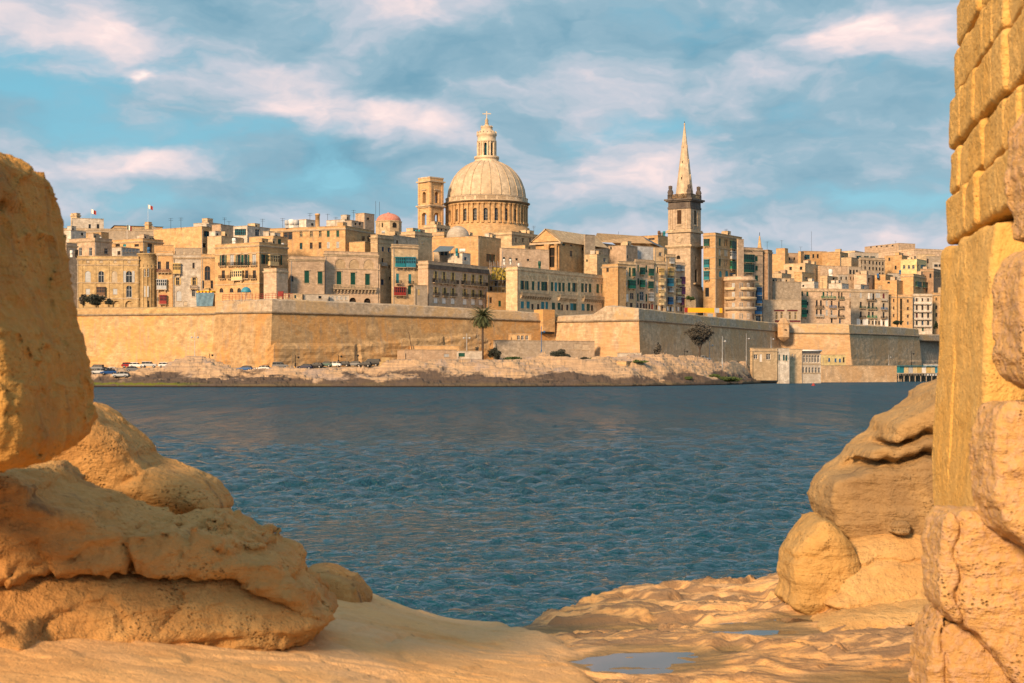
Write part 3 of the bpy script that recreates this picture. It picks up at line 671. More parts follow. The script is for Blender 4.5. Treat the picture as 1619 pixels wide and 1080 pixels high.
bld('house', 'ochre house with a blue box on its front, above the round palace bay', 'house', 177, 226, 258, 377, 505, 'och', 40, [
    ('L', [186, 216], 388, 388, 7, 4, 'win:brownp'), ('L', [197], 388, 388, 5, 4, 'blk:teal'), ('R', [237], 392, 393, 7, 14, 'win:brownp'), ('L', [188], 400, 400, 4, 7, 'win:brownp')], cor=True)
bld('house', 'low white terrace house with a picket wall, under the ochre house with the blue box', 'house', 177, 192, 221, 391, 497, 'wht', 30, [('R', [196, 201, 206, 211, 216], 396, 396, 3, 6, 'blk:lgrey'), ('L', [188], 400, 400, 5, 6, 'win:brownp')], cor=False)
bld('house', 'plain orange roof storey without windows above the narrow ochre house', 'house', 241, 244, 274, 388, 486, 'och', 5, cor=False)
bld('house', 'grey roof storey above the peeling white house', 'house', 274, 276, 318, 392, 484, 'gry', 5, [('R', [291, 307], 400, 400, 4, 5, 'blk:brick')], cor=False)
bld('house', 'cream house with pale walls at the far left edge beside the big boulder', 'house', 90, 112, 136, 364, 525, 'wht', 40, [('R', [130], 370, 370, 4, 4, 'win:dark')], cor=False)
bld('house', 'tan house low at the far left edge behind the palace', 'house', 80, 105, 122, 384, 488, 'pnk', 30, [('L', [112], 392, 392, 4, 12, 'win:lgrey')])
bld('curtain_wall', 'long low grey wall topped by a dark rail, on the ridge at the far left', 'wall', 92, 94, 246, 361, 560, 'gry', 8, strings=[363], cor=False)
bld('house', 'small pair of orange cubes on the ridge below the long grey wall', 'house', 136, 160, 172, 367, 520, 'och', 40, cor=False)
bld('house', 'white house with two dark windows and a square turret on the ridge at far left', 'house', 88, 113, 164, 345, 600, 'wht', 15, [('R', [142, 155], 358, 358, 4, 7, 'win:dark')], cor=False)
bld('turret', 'square cream roof turret with two small openings over the white ridge house', 'turret', 112, 121, 127, 337, 601, 'crm', 40, [('L', [116], 341, 341, 2.5, 3.5, 'win:dark'), ('R', [124], 341, 341, 2, 3.5, 'win:dark')], base=40)
r_, f_, g_, z_ = bld('opera_house', 'ochre building with a slate hipped roof and a pediment, on the ridge at left', 'building', 164, 182, 257, 357, 640, 'och', 20, strings=[360])
hip = MB(); a0 = [f_.pt(-.5, .5, z_+.2), f_.pt(f_.L+.5, .5, z_+.2), f_.pt(f_.L+.5, -g_.L-.5, z_+.2), f_.pt(-.5, -g_.L-.5, z_+.2)]
r0, r1 = f_.pt(4, -g_.L/2, z_+2.1), f_.pt(f_.L-5, -g_.L/2, z_+2.1)
hip.add(a0+[r0, r1], [(0, 1, 5, 4), (1, 2, 5), (2, 3, 4, 5), (3, 0, 4)]); hip.build('hipped_roof', M['slate'], r_, r_.location)
pd = MB(); p0 = f_.u(222); p1 = f_.u(250)
pd.add([f_.pt(p0, .6, z_-1), f_.pt(p1, .6, z_-1), f_.pt((p0+p1)/2, .6, z_+1.2), f_.pt(p0, -2, z_-1), f_.pt(p1, -2, z_-1), f_.pt((p0+p1)/2, -2, z_+1.2)], [(0, 1, 2), (0, 2, 5, 3), (1, 4, 5, 2), (0, 3, 4, 1)]); pd.build('pediment', M['gry'], r_, r_.location)
bld('turret', 'small square block rising from the slate roof on the left ridge', 'turret', 229, 235, 240, 351, 636, 'och', 30, base=45)
bld('house', 'big plain orange house with a blank wall, its white glazed end facing right', 'house', 243, 319, 350, 358, 515, 'och', 38, [('R', [327, 337, 347], 370, 371, 9, 9, 'win:teal'), ('R', [323], 388, 388, 5, 7, 'win:dark')], cor=False)
bld('house', 'white upper storey with a recessed terrace on the big plain orange house', 'house', 306, 330, 352, 352, 530, 'wht', 35, [('R', [340], 358, 358, 12, 3, 'win:green')], cor=False)
bld('house', 'beige house with a low pale front right of the plain orange house', 'house', 328, 350, 384, 373, 492, 'crm', 40, [('R', [372], 378, 379, 4, 3, 'win:dark')], cor=False)
# ---- second sector
bld('house', 'corner house with green doors on balconies and a bow window, above the blue canopy', 'house', 340, 410, 455, 383, 455, 'och', 42, [
    ('L', [353, 367, 378, 389, 402], 412, 411, 5.5, 17, ['open:green', 'shut:lgrey', 'open:green', 'open:green', 'shut:lgrey'], 'bt'),
    ('L', [353, 366, 390, 402], 434, 434, 5, 13, 'win:brownp', 'b'), ('L', [377], 436, 436, 17, 16, 'box:creamp'),
    ('L', [350, 366, 378, 390], 459, 459, 6, 7, 'win:brownp', 'a'),
    ('R', [418, 441], 410, 411, 5, 15, 'open:green'), ('R', [431], 412, 412, 14, 18, 'box:creamp')], strings=[399, 448], group=HG)
bld('house', 'square beige buttress tower without windows below the bow window of the green door house', 'buttress', 417, 437, 455, 424, 449, 'pnk', 42, cor=True, group=HG)
bld('house', 'small roof room with an orange lit side and green window on the green door house', 'house', 394, 432, 455, 373, 470, 'och', 42, [('L', [429], 379, 379, 4, 7, 'blk:pnk'), ('R', [442], 382, 382, 5, 8, 'shut:green')], cor=False)
bld('house', 'white modern penthouse with wide glazed end behind the green door house', 'house', 369, 391, 428, 357, 500, 'wht', 40, [('L', [374, 380, 386], 367, 367, 6, 10, 'win:teal'), ('R', [407], 368, 369, 7, 11, 'win:lgrey')], cor=False)
bld('house', 'beige rooftop house with antennas left of the white modern penthouse', 'house', 335, 349, 370, 355, 512, 'pnk', 38, [('L', [340], 368, 368, 7, 4, 'win:teal')], cor=False)
bld('house', 'large warm brown house with two rows of five windows and a big dark glazed opening', 'house', 427, 546, 592, 357, 480, 'och', 68, [
    ('L', [455], 372, 372, 15, 14, 'win:brownp'), ('L', [476, 492, 506, 519, 534], 370, 369.5, 4.5, 10, ['win:creamp', 'win:creamp', 'win:creamp', 'shut:green', 'shut:green']), ('L', [476, 492, 506, 519, 534], 389, 387, 4.5, 10, ['win:teal', 'win:brownp', 'win:brownp', 'shut:lgrey', 'shut:lgrey'])], strings=[361], base=18)
bld('house', 'small white hut with a window on the roof of the large warm brown house', 'hut', 470, 484, 499, 347, 500, 'wht', 40, [('R', [494], 355, 355, 4, 4, 'win:dark')], cor=False, base=40)
bld('house', 'orange lit block with no windows right of the large warm brown house', 'house', 545, 577, 592, 382, 478, 'och', 40, cor=False)
bld('palace', 'stained palace front with three dark green shutters, above the white sheds', 'palace', 456, 459, 513, 405, 457, 'pnk', 18, [
    ('R', [485, 506, 518], 438, 440, 7.5, 19, 'shut:green', 't'), ('R', [457.5, 462], 441, 441, 4, 9, 'win:brownp')], strings=[412], group=HG)
bld('palace', 'grey beige palace with blind arches over three tall green shutters and a long bracketed balcony', 'palace', 512, 514, 598, 397, 464, 'pnk', 22, [
    ('R', [536, 558, 581], 441, 445, 7.5, 23, 'shut:green', 't'), ('R', [538, 560, 583], 417, 418, 16, 15, 'blk:crm', 'a'), ('R', [560], 454, 455, 68, 7, 'sbalc'),
    ('R', [558, 581], 475, 476, 11, 9, 'arch', 'a'), ('R', [540], 475, 476, 10, 9, 'arch', 'a')], strings=[404, 424], group=HG)
bld('house', 'low white shed with a flat roof and a small dark window on the bastion terrace', 'shed', 478, 480, 518, 465, 447, 'wht', 22, [('R', [506], 470, 471, 5, 4, 'win:dark')], cor=False, par=.2, group=HG)
bld('house', 'low cream kiosk with two pale blue windows, left end of the bastion terrace sheds', 'shed', 440, 446, 478, 464, 444, 'crm', 20, [('R', [457, 467], 468, 469, 3, 5, 'win:teal')], cor=False, par=.2, group=HG)
bld('house', 'low white railed shed right of the dark window shed on the bastion terrace', 'shed', 518, 520, 552, 466, 452, 'wht', 22, [('R', [526, 533, 540, 547], 471, 472, 3, 5, 'blk:lgrey')], cor=False, par=.2, group=HG)
bld('house', 'beige ridge tower block between the chimney house and the red dome', 'house', 562, 576, 592, 337, 560, 'pnk', 40, [('R', [582], 346, 346, 3, 4, 'win:dark')], cor=False)
bld('house', 'low white house with pale roof on the ridge left of the red dome', 'house', 516, 545, 566, 347, 540, 'wht', 38, [('R', [556], 352, 352, 3, 5, 'win:lgrey')], cor=False)
bld('house', 'grey stone roof house with two small openings at the centre left ridge', 'house', 545, 556, 575, 349, 530, 'gry', 35, [('R', [562, 569], 354, 354, 3, 4, 'win:dark')], cor=False)
# ---- third sector
bld('house', 'tall narrow house with tiny blue windows left of the turquoise balcony house', 'house', 586, 597, 622, 371, 474, 'crm', 30, [
    ('R', [605.5, 615], 394, 395, 3.5, 7, 'win:blue'), ('R', [605, 615], 412, 413, 3.5, 8, ['win:brownp', None]), ('R', [605.5], 418, 418, 8, 5, 'balc:lgrey'), ('R', [615.5, 616], 422, 440, 2.5, 5, 'win:brownp'),
    ('R', [604.5], 446, 446, 4.5, 9, 'win:blue'), ('R', [615], 378, 378, 2, 4, 'blk:lgrey')], strings=[383], group=HG)
bld('house', 'sandstone link house with a tall dark archway beside the long bracketed balcony', 'house', 590, 592, 601, 418, 470, 'pnk', 25, [('R', [596], 447, 447, 6, 17, 'arch', 'a'), ('R', [596], 471, 471, 5, 9, 'win:blue')], cor=False, group=HG)
bld('house', 'house with turquoise enclosed balconies and a red one, its stained blank top storey grey', 'house', 619, 621, 661, 386, 474, 'crm', 28, [
    ('R', [632], 415, 415, 15, 17, 'box:teal'), ('R', [648], 415, 416, 15, 17, 'box:cyan'), ('R', [628.5, 648], 440, 441, 4.5, 15, 'shut:teal'), ('R', [629.5, 649], 446, 447, 8, 5, 'balc:iron'),
    ('R', [631.5], 461, 461, 17, 14, 'box:red'), ('R', [647.5], 458, 459, 5, 15, 'shut:green'), ('R', [628], 382, 382, 3, 6, 'win:dark')], strings=[387], group=HG)
bld('house', 'grey weathered top storey block over the turquoise balcony house', 'house', 602, 622, 661, 372, 482, 'gry', 30, [('R', [628], 383, 383, 3, 6, 'win:dark')], cor=False)
bld('house', 'plain grey annexe with one slit window between the red balcony and the yellow shutter palace', 'house', 654, 656, 676, 451, 468, 'gry', 28, [('R', [662], 462, 462, 3, 9, 'blk:yelp')], cor=False, group=HG)
bld('house', 'pale grey house with roof tanks behind the turquoise balcony house', 'house', 634, 656, 683, 366, 505, 'crm', 40, [('R', [668], 384, 385, 3, 4, 'blk:brick')])
bld('palace', 'palace with yellow shutters, two long dark iron balconies and a blackened cornice', 'palace', 661, 677, 771.5, 412.5, 474, 'pnk', 33, [
    ('R', [689, 702, 716], 436, 438, 3.6, 14, 'open:yelp'), ('R', [735, 748, 760], 440, 442, 3.6, 14, 'open:yelp'),
    ('R', [703.5], 445, 445, 39, 6.5, 'balc:iron'), ('R', [749], 448.5, 448.5, 39, 6.5, 'balc:iron'),
    ('R', [689, 703, 716, 735, 748, 760], 459, 464, 3.6, 10, 'open:yelp'), ('R', [689, 703, 716, 735, 748, 760], 465, 468.5, 8.5, 5, 'balc:iron'),
    ('R', [689, 702, 716, 735, 748, 760], 475, 478, 6, 9, 'blk:white')], strings=[424], group=HG)
bk = MB(); g2 = ALLB[-1][3]; strip(bk, g2, -.2, g2.L+.2, ALLB[-1][2]-2.4, ALLB[-1][2]-1.06, .36, 0); bk.build('frieze', M['dkst'], ALLB[-1][0], ALLB[-1][0].location)
bld('house', 'large blank house wall lit orange, with a green gridded window on its grey end', 'house', 677, 756, 792, 373, 520, 'och', 38, [('R', [776], 408, 409, 14, 12, 'win:green')], cor=False)
bld('house', 'white roof hut with one dark window and a white tank behind the blackened cornice', 'hut', 708, 731, 744, 400, 500, 'wht', 38, [('R', [736], 409, 409, 4, 5, 'win:blue')], cor=False, base=38)
bld('house', 'dark glazed roof room under a sloping solar panel, behind the yellow shutter palace', 'hut', 686, 695, 710, 396, 503, 'gry', 35, [('R', [699, 705], 401, 401, 5, 6, 'win:dark')], cor=False, base=38)
bld('house', 'cream priory wing with three small blue windows below the bell tower', 'house', 670, 690, 712, 355, 560, 'crm', 38, [('R', [693, 698, 705], 362, 362, 2.5, 5, 'win:blue')])
bld('house', 'long sandy wing with a dark cornice in front of the small pale vault', 'house', 682, 702, 752, 367, 550, 'och', 33, strings=[369])
bld('house', 'bright cream block stepping up right below the great dome', 'house', 768, 809, 851, 366, 545, 'crm', 38, [('R', [816, 827, 838], 380, 380, 3, 7, 'win:pnk')])
bld('house', 'low orange parapet house in front of the bright cream block under the dome', 'house', 806, 830, 842, 388, 530, 'och', 38, [('R', [837], 393, 393, 3, 4, 'win:dark')], cor=False)
bld('house', 'plain beige house with two green windows behind white tanks, right of the gridded window', 'house', 790, 793, 868, 392, 518, 'pnk', 30, [('R', [797, 807], 411, 412, 5, 9, 'win:green', 'a'), ('R', [817], 410, 410, 4, 3.5, 'win:dark'), ('R', [835], 411, 411, 4, 3, 'win:dark')], cor=False)
bld('house', 'house under repair wrapped in scaffolding and yellow netting', 'house', 770, 772, 820, 424, 507, 'yel', 32, [('R', [785, 800], 448, 449, 6, 9, 'win:lgrey'), ('R', [776], 456, 456, 4, 7, 'win:dark')], cor=False, group=HG)
bld('house', 'low tan house with a dark green door under the scaffolding', 'house', 769, 771, 822, 462, 500, 'och', 32, [('R', [771.6, 776, 790], 473, 480, 4, 9, ['win:brownp', 'win:brownp', 'shut:green']), ('R', [776], 457, 457, 3, 6, 'win:dark')], cor=False, group=HG)
# ---- fourth sector
bld('palace', 'long palace with rows of dark green shutters over a bracketed stone balcony, scalloped frieze', 'palace', 800, 818, 961, 421.5, 492, 'crm', 37, [
    ('R', [827, 834, 843, 852, 858, 864, 873, 879, 885, 891], 451, 454, 4.2, 14, ['open:green', 'shut:green', 'shut:green', 'win:teal', 'shut:green', 'open:green', 'shut:green', 'shut:teal', 'shut:green', 'shut:green']),
    ('R', [900, 909, 921, 927, 933, 945, 953], 454, 456.5, 4.2, 14, ['shut:green', 'open:green', 'shut:green', 'win:teal', 'shut:green', 'shut:green', 'shut:green']),
    ('R', [846], 466, 466, 48, 5.5, 'sbalc'), ('R', [896], 469, 469, 28, 5.5, 'sbalc'), ('R', [941], 471, 471, 46, 5.5, 'sbalc'),
    ('R', [826, 835, 858, 865], 482, 483, 5, 11, 'shut:teal'), ('R', [842, 851, 889, 897, 936], 485, 487, 3.5, 9, 'win:brownp'), ('R', [875, 884, 904, 909, 922, 930], 484, 486, 5, 11, ['shut:green', 'shut:green', 'shut:teal', 'shut:green', 'shut:teal', 'shut:green']),
    ('R', [826, 832.5, 839, 845.5, 852, 858, 864], 437.5, 439, 4, 3.5, 'blk:crm', 'a'), ('R', [876, 883, 890, 897, 904, 911], 440.5, 441.5, 4, 3.5, 'blk:crm', 'a'), ('R', [921, 928, 935, 942, 949, 955], 442.5, 443.5, 4, 3.5, 'blk:crm', 'a')],
    strings=[427], pil=[867, 913, 958], group=HG)
# columned church front with a pediment
r_, f_, g_, z_ = bld('church', 'orange lit church front with a broad pediment, tall columned porch and long tiled roof', 'church', 847, 884, 925, 383, 540, 'och', 42, [
    ('R', [891, 903], 384, 385, 4, 9, ['shut:green', 'win:pnk']), ('R', [903], 401, 401, 4, 9, 'win:pnk'), ('R', [921], 379, 379, 2.5, 4, 'win:dark'), ('R', [921], 394, 394, 2.5, 4, 'win:dark'), ('L', [873], 407, 407, 15, 31, 'arch')], cor=False)
pm = MB(); a_, b_ = g_.pt(-.8, 0, 0), g_.pt(g_.L+7, 0, 0); mid = g_.pt((g_.L+6)/2, 0, 0)
def gp(u, n, z): return g_.pt(u, n, z)
L0, L1 = -2.0, g_.L+1.2; zb = z_+.1; za = P(882, 362.5, 545).z
for n0, n1, shr in ((.9, -1, 0),):
    pm.add([gp(L0, n0, zb), gp(L1, n0, zb), gp((L0+L1)/2, n0, za), gp(L0, n1, zb), gp(L1, n1, zb), gp((L0+L1)/2, n1, za)], [(0, 3, 4, 1), (0, 2, 5, 3), (1, 4, 5, 2)])
    pm.add([gp(L0+.8, n0-.35, zb+.3), gp(L1-.8, n0-.35, zb+.3), gp((L0+L1)/2, n0-.35, za-.5)], [(0, 1, 2)])
for (u0, z0_, u1, z1_) in ((L0, zb, (L0+L1)/2, za), ((L0+L1)/2, za, L1, zb)):
    pm.add([gp(u0, .95, z0_), gp(u1, .95, z1_), gp(u1, .95, z1_-.55), gp(u0, .95, z0_-.02), gp(u0, .4, z0_), gp(u1, .4, z1_), gp(u1, .4, z1_-.55), gp(u0, .4, z0_-.02)], [(0, 1, 2, 3), (0, 4, 5, 1), (3, 2, 6, 7)], 1)
pm.box(gp((L0+L1)/2, .3, zb-.35), (abs(L1-L0), 1.5, .7), math.atan2(g_.d[1], g_.d[0]), 1)
# roof behind the pediment, running away to the right
rl = 34.0; rb = [gp(L0, -rl, zb), gp(L1, -rl, zb), gp((L0+L1)/2, -rl, za)]
pm.build('pediment', [M['och'], M['trim']], r_, r_.location)
rfm = MB(); rfm.add([gp(L0, -1, zb), gp(L1, -1, zb), gp((L0+L1)/2, -1, za)]+rb, [(0, 2, 5, 3), (2, 1, 4, 5), (3, 5, 4)]); rfm.build('tiled_roof', M['crm'], r_, r_.location)
for px in (864.5, 867.5, 880.5):
    u_ = g_.u(px); p = g_.pt(u_, .5, 0); z0_ = P(px, 424, 540).z
    cl = MB(); cl.lathe((p[0], p[1]), [(.75, z0_-3), (.75, z0_), (.62, z0_+.4), (.52, zb-1.6), (.8, zb-1.1), (.8, zb-.7)], 14); cl.build('column', M['och'], r_, r_.location)
bld('house', 'grey rendered block with plain walls behind the church porch, right of its lit side', 'house', 923, 925, 941, 371, 552, 'gry', 35, cor=False)
r_, f_, g_, z_ = bld('church', 'long orange nave roof with a dark gable end on the skyline left of the spire', 'church', 936, 940, 1034, 383, 590, 'pnk', 30, cor=False)
nv = MB(); q0 = P(944, 368.5, 600); q1 = P(1012, 377, 640); e0 = P(936, 383, 585); e1 = P(1032, 385, 628); k0_ = P(980, 374, 640); k1_ = P(1052, 379, 690)
nv.add([tuple(e0), tuple(e1), tuple(q1+Vector((0, 0, 1.0))), tuple(q0), tuple(k0_+Vector((6, 20, -6))), tuple(k1_+Vector((6, 20, -6)))], [(0, 1, 2, 3), (3, 2, 5, 4)])
nv.build('nave_roof', M['och'], r_, r_.location)
dg = MB(); dg.add([tuple(e1+Vector((.1, 0, 0))), tuple(q1+Vector((.1, 0, 1.2))), tuple(q1+Vector((7, 9, -.5))), tuple(e1+Vector((7, 5, -2.5)))], [(0, 1, 2, 3)]); dg.build('gable', M['slate'], r_, r_.location)
bld('house', 'tan block with a tiny window and a white roof room, above the brown side wall', 'house', 924, 944, 962, 402, 545, 'crm', 38, [('L', [928], 412, 412, 2.5, 3.5, 'win:dark'), ('R', [956], 411, 411, 4, 6, 'win:lgrey')], cor=False)
bld('house', 'ochre house with a bright rim, its brown side wall falling beside the green shutter palace', 'house', 952, 977, 990, 417, 534, 'och', 48, [('L', [960.5], 427, 427, 4, 6, 'win:brownp')], group=HG)
bld('house', 'tan stepped roof storey with a green slit window above the apartment row', 'house', 962, 990, 1008, 388, 565, 'pnk', 38, [('L', [966], 392, 392, 2.5, 5, 'win:green'), ('R', [992], 406, 406, 2.5, 5, 'win:green')], cor=False)
bld('house', 'bluish white plastered wall above the row of coloured balconies', 'house', 988, 991, 1034, 388, 572, 'blu', 32, cor=False)
bld('house', 'cream roof room with a railed top left of the tall church tower', 'house', 1033, 1035, 1050, 391, 566, 'crm', 30, [('R', [1044], 402, 402, 5, 6, 'win:lgrey')], cor=False)
bld('house', 'rust and beige stepped rooftops just left of the tall church tower', 'house', 1012, 1040, 1060, 372, 640, 'och', 35, [('L', [1030], 378, 378, 10, 3, 'win:brownp')], cor=False)
def flat(label, x0, x1, yt, Y, col, cols, rows, **k):
    return bld('apartment_house', label, 'apartment house', x0, x0+1, x1, yt, Y, col, k.pop('th', 36), [('R', cols_, ya, yb, w_, h_, st)+((fl,) if fl else ()) for cols_, ya, yb, w_, h_, st, fl in rows], group='tenements with coloured balconies', **k)
flat('tenement with one large green enclosed balcony, next to the brown side wall', 977, 1005, 413, 543, 'crm', None, [
    ([986], 431, 431, 6, 8, 'box:lgrey', ''), ([996, 1001], 430, 431, 3, 14, ['shut:green', 'box:green'], ''), ([986], 450, 450, 6, 7, 'box:lgrey', ''), ([998], 450, 450, 10, 14, 'box:lgreen', ''),
    ([985, 992], 470, 471, 3.5, 12, ['shut:lgrey', 'shut:white'], ''), ([999], 468, 468, 6, 10, 'win:pnk', ''), ([982, 990, 998], 482, 483, 4, 8, ['blk:white', 'win:lgrey', 'win:brownp'], '')], strings=[417])
flat('tenement with three storeys of dark green enclosed balconies under a corniced roof', 1004, 1034, 410, 552, 'pnk', None, [
    ([1009, 1022], 424, 425, 2.5, 11, 'shut:green', ''), ([1014.5, 1028.5], 429, 431, 6.5, 12, 'box:green', ''), ([1009, 1022], 445, 446, 2.5, 10, ['shut:green', 'shut:lgrey'], ''), ([1014.5, 1028], 449, 451, 6.5, 12, ['box:lgreen', 'box:green'], ''),
    ([1008.5, 1022], 470, 471, 2.5, 12, 'shut:green', ''), ([1014.5, 1028.5], 468, 470, 6.5, 14, ['win:lgrey', 'box:lgrey'], ''), ([1008, 1013, 1018, 1022, 1027, 1031], 483, 485, 2.8, 8, ['win:lgrey', 'win:brownp', 'win:red', 'win:brownp', 'win:brownp', 'shut:red'], '')], strings=[412, 416])
flat('tenement with cream and orange bow balconies between the green and the bright blue balconies', 1033, 1053, 413, 558, 'crm', None, [
    ([1045], 430, 430, 6, 11, 'box:yelp', ''), ([1040], 427, 427, 2.5, 10, 'win:brownp', ''), ([1045], 446, 446, 6, 10, 'box:creamp', ''), ([1039, 1048.5], 448, 449, 2.5, 9, ['shut:lgrey', 'shut:brownp'], ''),
    ([1045], 463, 463, 6, 10, 'box:creamp', ''), ([1039, 1048], 458, 459, 3, 11, 'shut:lgrey', ''), ([1045], 478, 478, 6, 9, 'box:creamp', ''), ([1038, 1042, 1047], 486, 488, 3, 7, ['win:brownp', 'blk:white', 'win:brownp'], '')])
flat('tenement with two bright cyan blue enclosed balconies left of the church tower', 1052, 1068, 402, 566, 'crm', None, [
    ([1061], 413, 413, 6, 9, 'box:lgrey', ''), ([1060], 430, 430, 7, 13, 'box:yelp', ''), ([1059], 447, 447, 8, 13, 'box:cyan', ''), ([1060], 459, 459, 7, 7, 'box:lgrey', ''), ([1059], 476, 476, 7, 12, 'box:blue', ''), ([1056, 1060, 1064], 488, 489, 2.5, 7, ['blk:white', 'win:blue', 'blk:white'], '')])
flat('slim tenement with purple enclosed balconies touching the church tower', 1067, 1083, 415, 574, 'pnk', None, [
    ([1071], 424, 424, 6, 11, 'box:lgrey', ''), ([1077.5], 425, 425, 5, 8, 'box:lgrey', ''), ([1072], 446, 446, 6, 10, 'box:creamp', ''), ([1078.5], 444, 444, 6, 12, 'box:purple', ''), ([1072], 461, 461, 6, 10, 'box:creamp', ''),
    ([1078.5], 460, 460, 6, 12, 'box:purple', ''), ([1072], 474, 474, 6, 10, 'box:lgrey', ''), ([1078.5], 477, 477, 6, 12, 'box:purple', ''), ([1069, 1073, 1077], 488, 489, 2.5, 7, ['win:blue', 'blk:white', 'win:dark'], '')])
bld('house', 'plain ochre yard wall with a rounded bush on top, below the church tower', 'wall', 1083, 1084, 1100, 473, 575, 'crm', 38, cor=False, group=HG)
# ---- fifth sector
bld('apartment_house', 'tall ochre tenement right of the spire tower, green bay windows on its corner', 'apartment house', 1112, 1131, 1173, 368, 590, 'och', 42, [
    ('R', [1138], 383, 383, 3.2, 12, 'shut:green'), ('R', [1146.5, 1149.5], 384, 384, 2, 11, 'win:brownp'), ('R', [1158], 388, 388, 7.5, 13, 'box:green'), ('R', [1165.5], 390, 390, 2.5, 10, 'shut:green'),
    ('R', [1138], 399, 399, 3.5, 10, 'blk:brick'), ('R', [1148], 400, 400, 6, 10, 'blk:brick'), ('R', [1158], 404, 404, 7.5, 13, 'box:lgrey'), ('R', [1165.5], 404, 404, 2.5, 10, 'shut:maroon'),
    ('R', [1138], 415, 415, 3.2, 11, 'shut:green'), ('R', [1146.5, 1149.5], 416, 416, 2, 10, 'win:pnk'), ('R', [1158], 420, 420, 7.5, 13, 'box:lgreen'), ('R', [1165], 421, 421, 2.5, 9, 'shut:lgrey'),
    ('R', [1139, 1149], 433, 433, 4.5, 10, 'shut:teal', 'a'), ('R', [1158], 434, 434, 9, 5, 'win:blue'),
    ('L', [1118], 384, 384, 8, 12, 'box:green'), ('L', [1118], 417, 417, 8, 14, 'box:teal'), ('L', [1118], 436, 436, 8, 15, 'box:teal'), ('L', [1118], 462, 462, 6, 14, 'win:dark')], strings=[391, 407, 424, 440], group=HG)
bld('apartment_house', 'narrow tan tenement stub stepping down right of the green bay tenement', 'apartment house', 1165, 1167, 1176, 378, 600, 'pnk', 35, cor=False, group=HG)
bld('apartment_house', 'tenement with two long dark green glazed galleries below the thin pinnacle', 'apartment house', 1172, 1174, 1206, 391, 612, 'pnk', 30, [
    ('R', [1182.5], 409, 409, 19, 13, 'box:green'), ('R', [1182.5], 425, 425, 19, 13, 'box:green'), ('R', [1196, 1196.1], 409, 424, 4, 8, 'shut:green'), ('R', [1196], 440, 440, 4.5, 9, 'shut:green'), ('R', [1183], 396, 396, 16, 4, 'win:pnk')], strings=[402, 416], group=HG)
bld('apartment_house', 'tall grey ribbed house side with a rusty stripe, right of the green galleries', 'apartment house', 1199, 1214, 1221, 395, 618, 'brn', 40, [('L', [1203], 425, 425, 2, 20, 'win:dark')], group=HG)
bld('house', 'beige house with blank upper wall, left of the apartment block with the green box', 'house', 1203, 1222, 1267, 445, 625, 'gry', 22, cor=False, group=HG)
bld('house', 'orange strip of party wall between the blank beige house and the long apartment block', 'house', 1252, 1255, 1263, 455, 636, 'och', 20, cor=False, group=HG)
bld('house', 'grey wall house with two maroon roofed bays of tall windows, by the sentry box', 'house', 1200, 1206, 1266, 474, 612, 'gry', 14, [
    ('R', [1228, 1236, 1249, 1258], 499, 499, 3.5, 12, 'win:creamp'), ('R', [1232, 1253], 491, 491, 17, 2.5, 'blk:maroon'), ('R', [1212], 506, 506, 9, 7, 'blk:brick'), ('R', [1236, 1257], 508, 508, 22, 3, 'blk:maroon')], cor=False, group=HG)
bld('house', 'narrow house with stacked blue enclosed balconies beside the round fronted house', 'house', 1190, 1192, 1205, 447, 600, 'crm', 30, [
    ('R', [1199], 461, 461, 8, 13, 'box:blue'), ('R', [1199], 474, 474, 8, 13, 'box:blue'), ('R', [1197.5], 491, 491, 11, 13, 'box:blue'), ('R', [1199], 504, 504, 8, 10, 'win:lgrey')], group=HG)
# round fronted house
rc = P(1168, 500, 598); rr = 25.0/F*592; ztop = P(1168, 439.5, 592).z
r_ = empty('house', (rc.x, rc.y, 18), 0, 'round fronted orange house with curved cream balconies and a big roof terrace', 'house', HG)
mb = MB(); mb.lathe((rc.x, rc.y), [(rr, 18), (rr, ztop-1.1), (rr+.7, ztop-.9), (rr+.7, ztop-.4), (rr+.1, ztop-.3), (rr+.1, ztop+.6), (rr-.2, ztop+.6), (rr-.2, ztop-.2), (0, ztop-.2)], 48); mb.build('walls', M['pnk'], r_, r_.location)
for zi, py in enumerate((458, 473, 489)):
    zz = P(1168, py, 592).z; b2 = MB()
    for a0, a1 in ((R(-150), R(-112)), (R(-92), R(-20)) if zi != 2 else (R(-118), R(-20))):
        b2.lathe((rc.x, rc.y), [(rr, zz-.3), (rr+.9, zz-.15), (rr+.9, zz+.95), (rr+.8, zz+.95), (rr+.8, zz), (rr, zz)], 12, 0, a0, a1)
    b2.build('balcony', M['crm'] if zi != 2 else M['gry'], r_, r_.location)
for zi, py in enumerate((452, 466, 483, 500)):
    for k, st in zip(range(5), ('win:brownp', 'shut:lgrey', 'win:lgrey', 'win:white', 'shut:brownp')):
        a = R(-146+k*28); zz = P(1168, py, 592).z
        link('window', unit(st), r_, (math.cos(a)*(rr+.1), math.sin(a)*(rr+.1), zz-1-18), a+math.pi/2, (1.1 if k != 2 else 1.3, .5, 2.1))
bld('hut', 'small pale roof room among pots on the round fronted house', 'hut', 1150, 1163, 1178, 434, 603, 'gry', 35, [('R', [1170], 438, 438, 3, 4, 'win:dark')], cor=False, base=30)
# pinnacle
pc = P(1201, 400, 640); r_ = empty('pinnacle', (pc.x, pc.y, 40), 0, 'thin orange stone pinnacle with a dark finial behind the green galleries', 'spire')
mb = MB(); mb.lathe((pc.x, pc.y), [(1.1, 40), (1.1, P(1, 396, 640).z), (.75, P(1, 388, 640).z), (.28, P(1, 374, 640).z), (.0, P(1, 372.5, 640).z)], 8, sm=False); mb.build('shaft', M['och'], r_, r_.location)
mb = MB(); mb.bar((pc.x, pc.y, P(1, 374, 640).z), (pc.x, pc.y, P(1, 367.5, 640).z), .12); mb.build('finial', M['iron'], r_, r_.location)
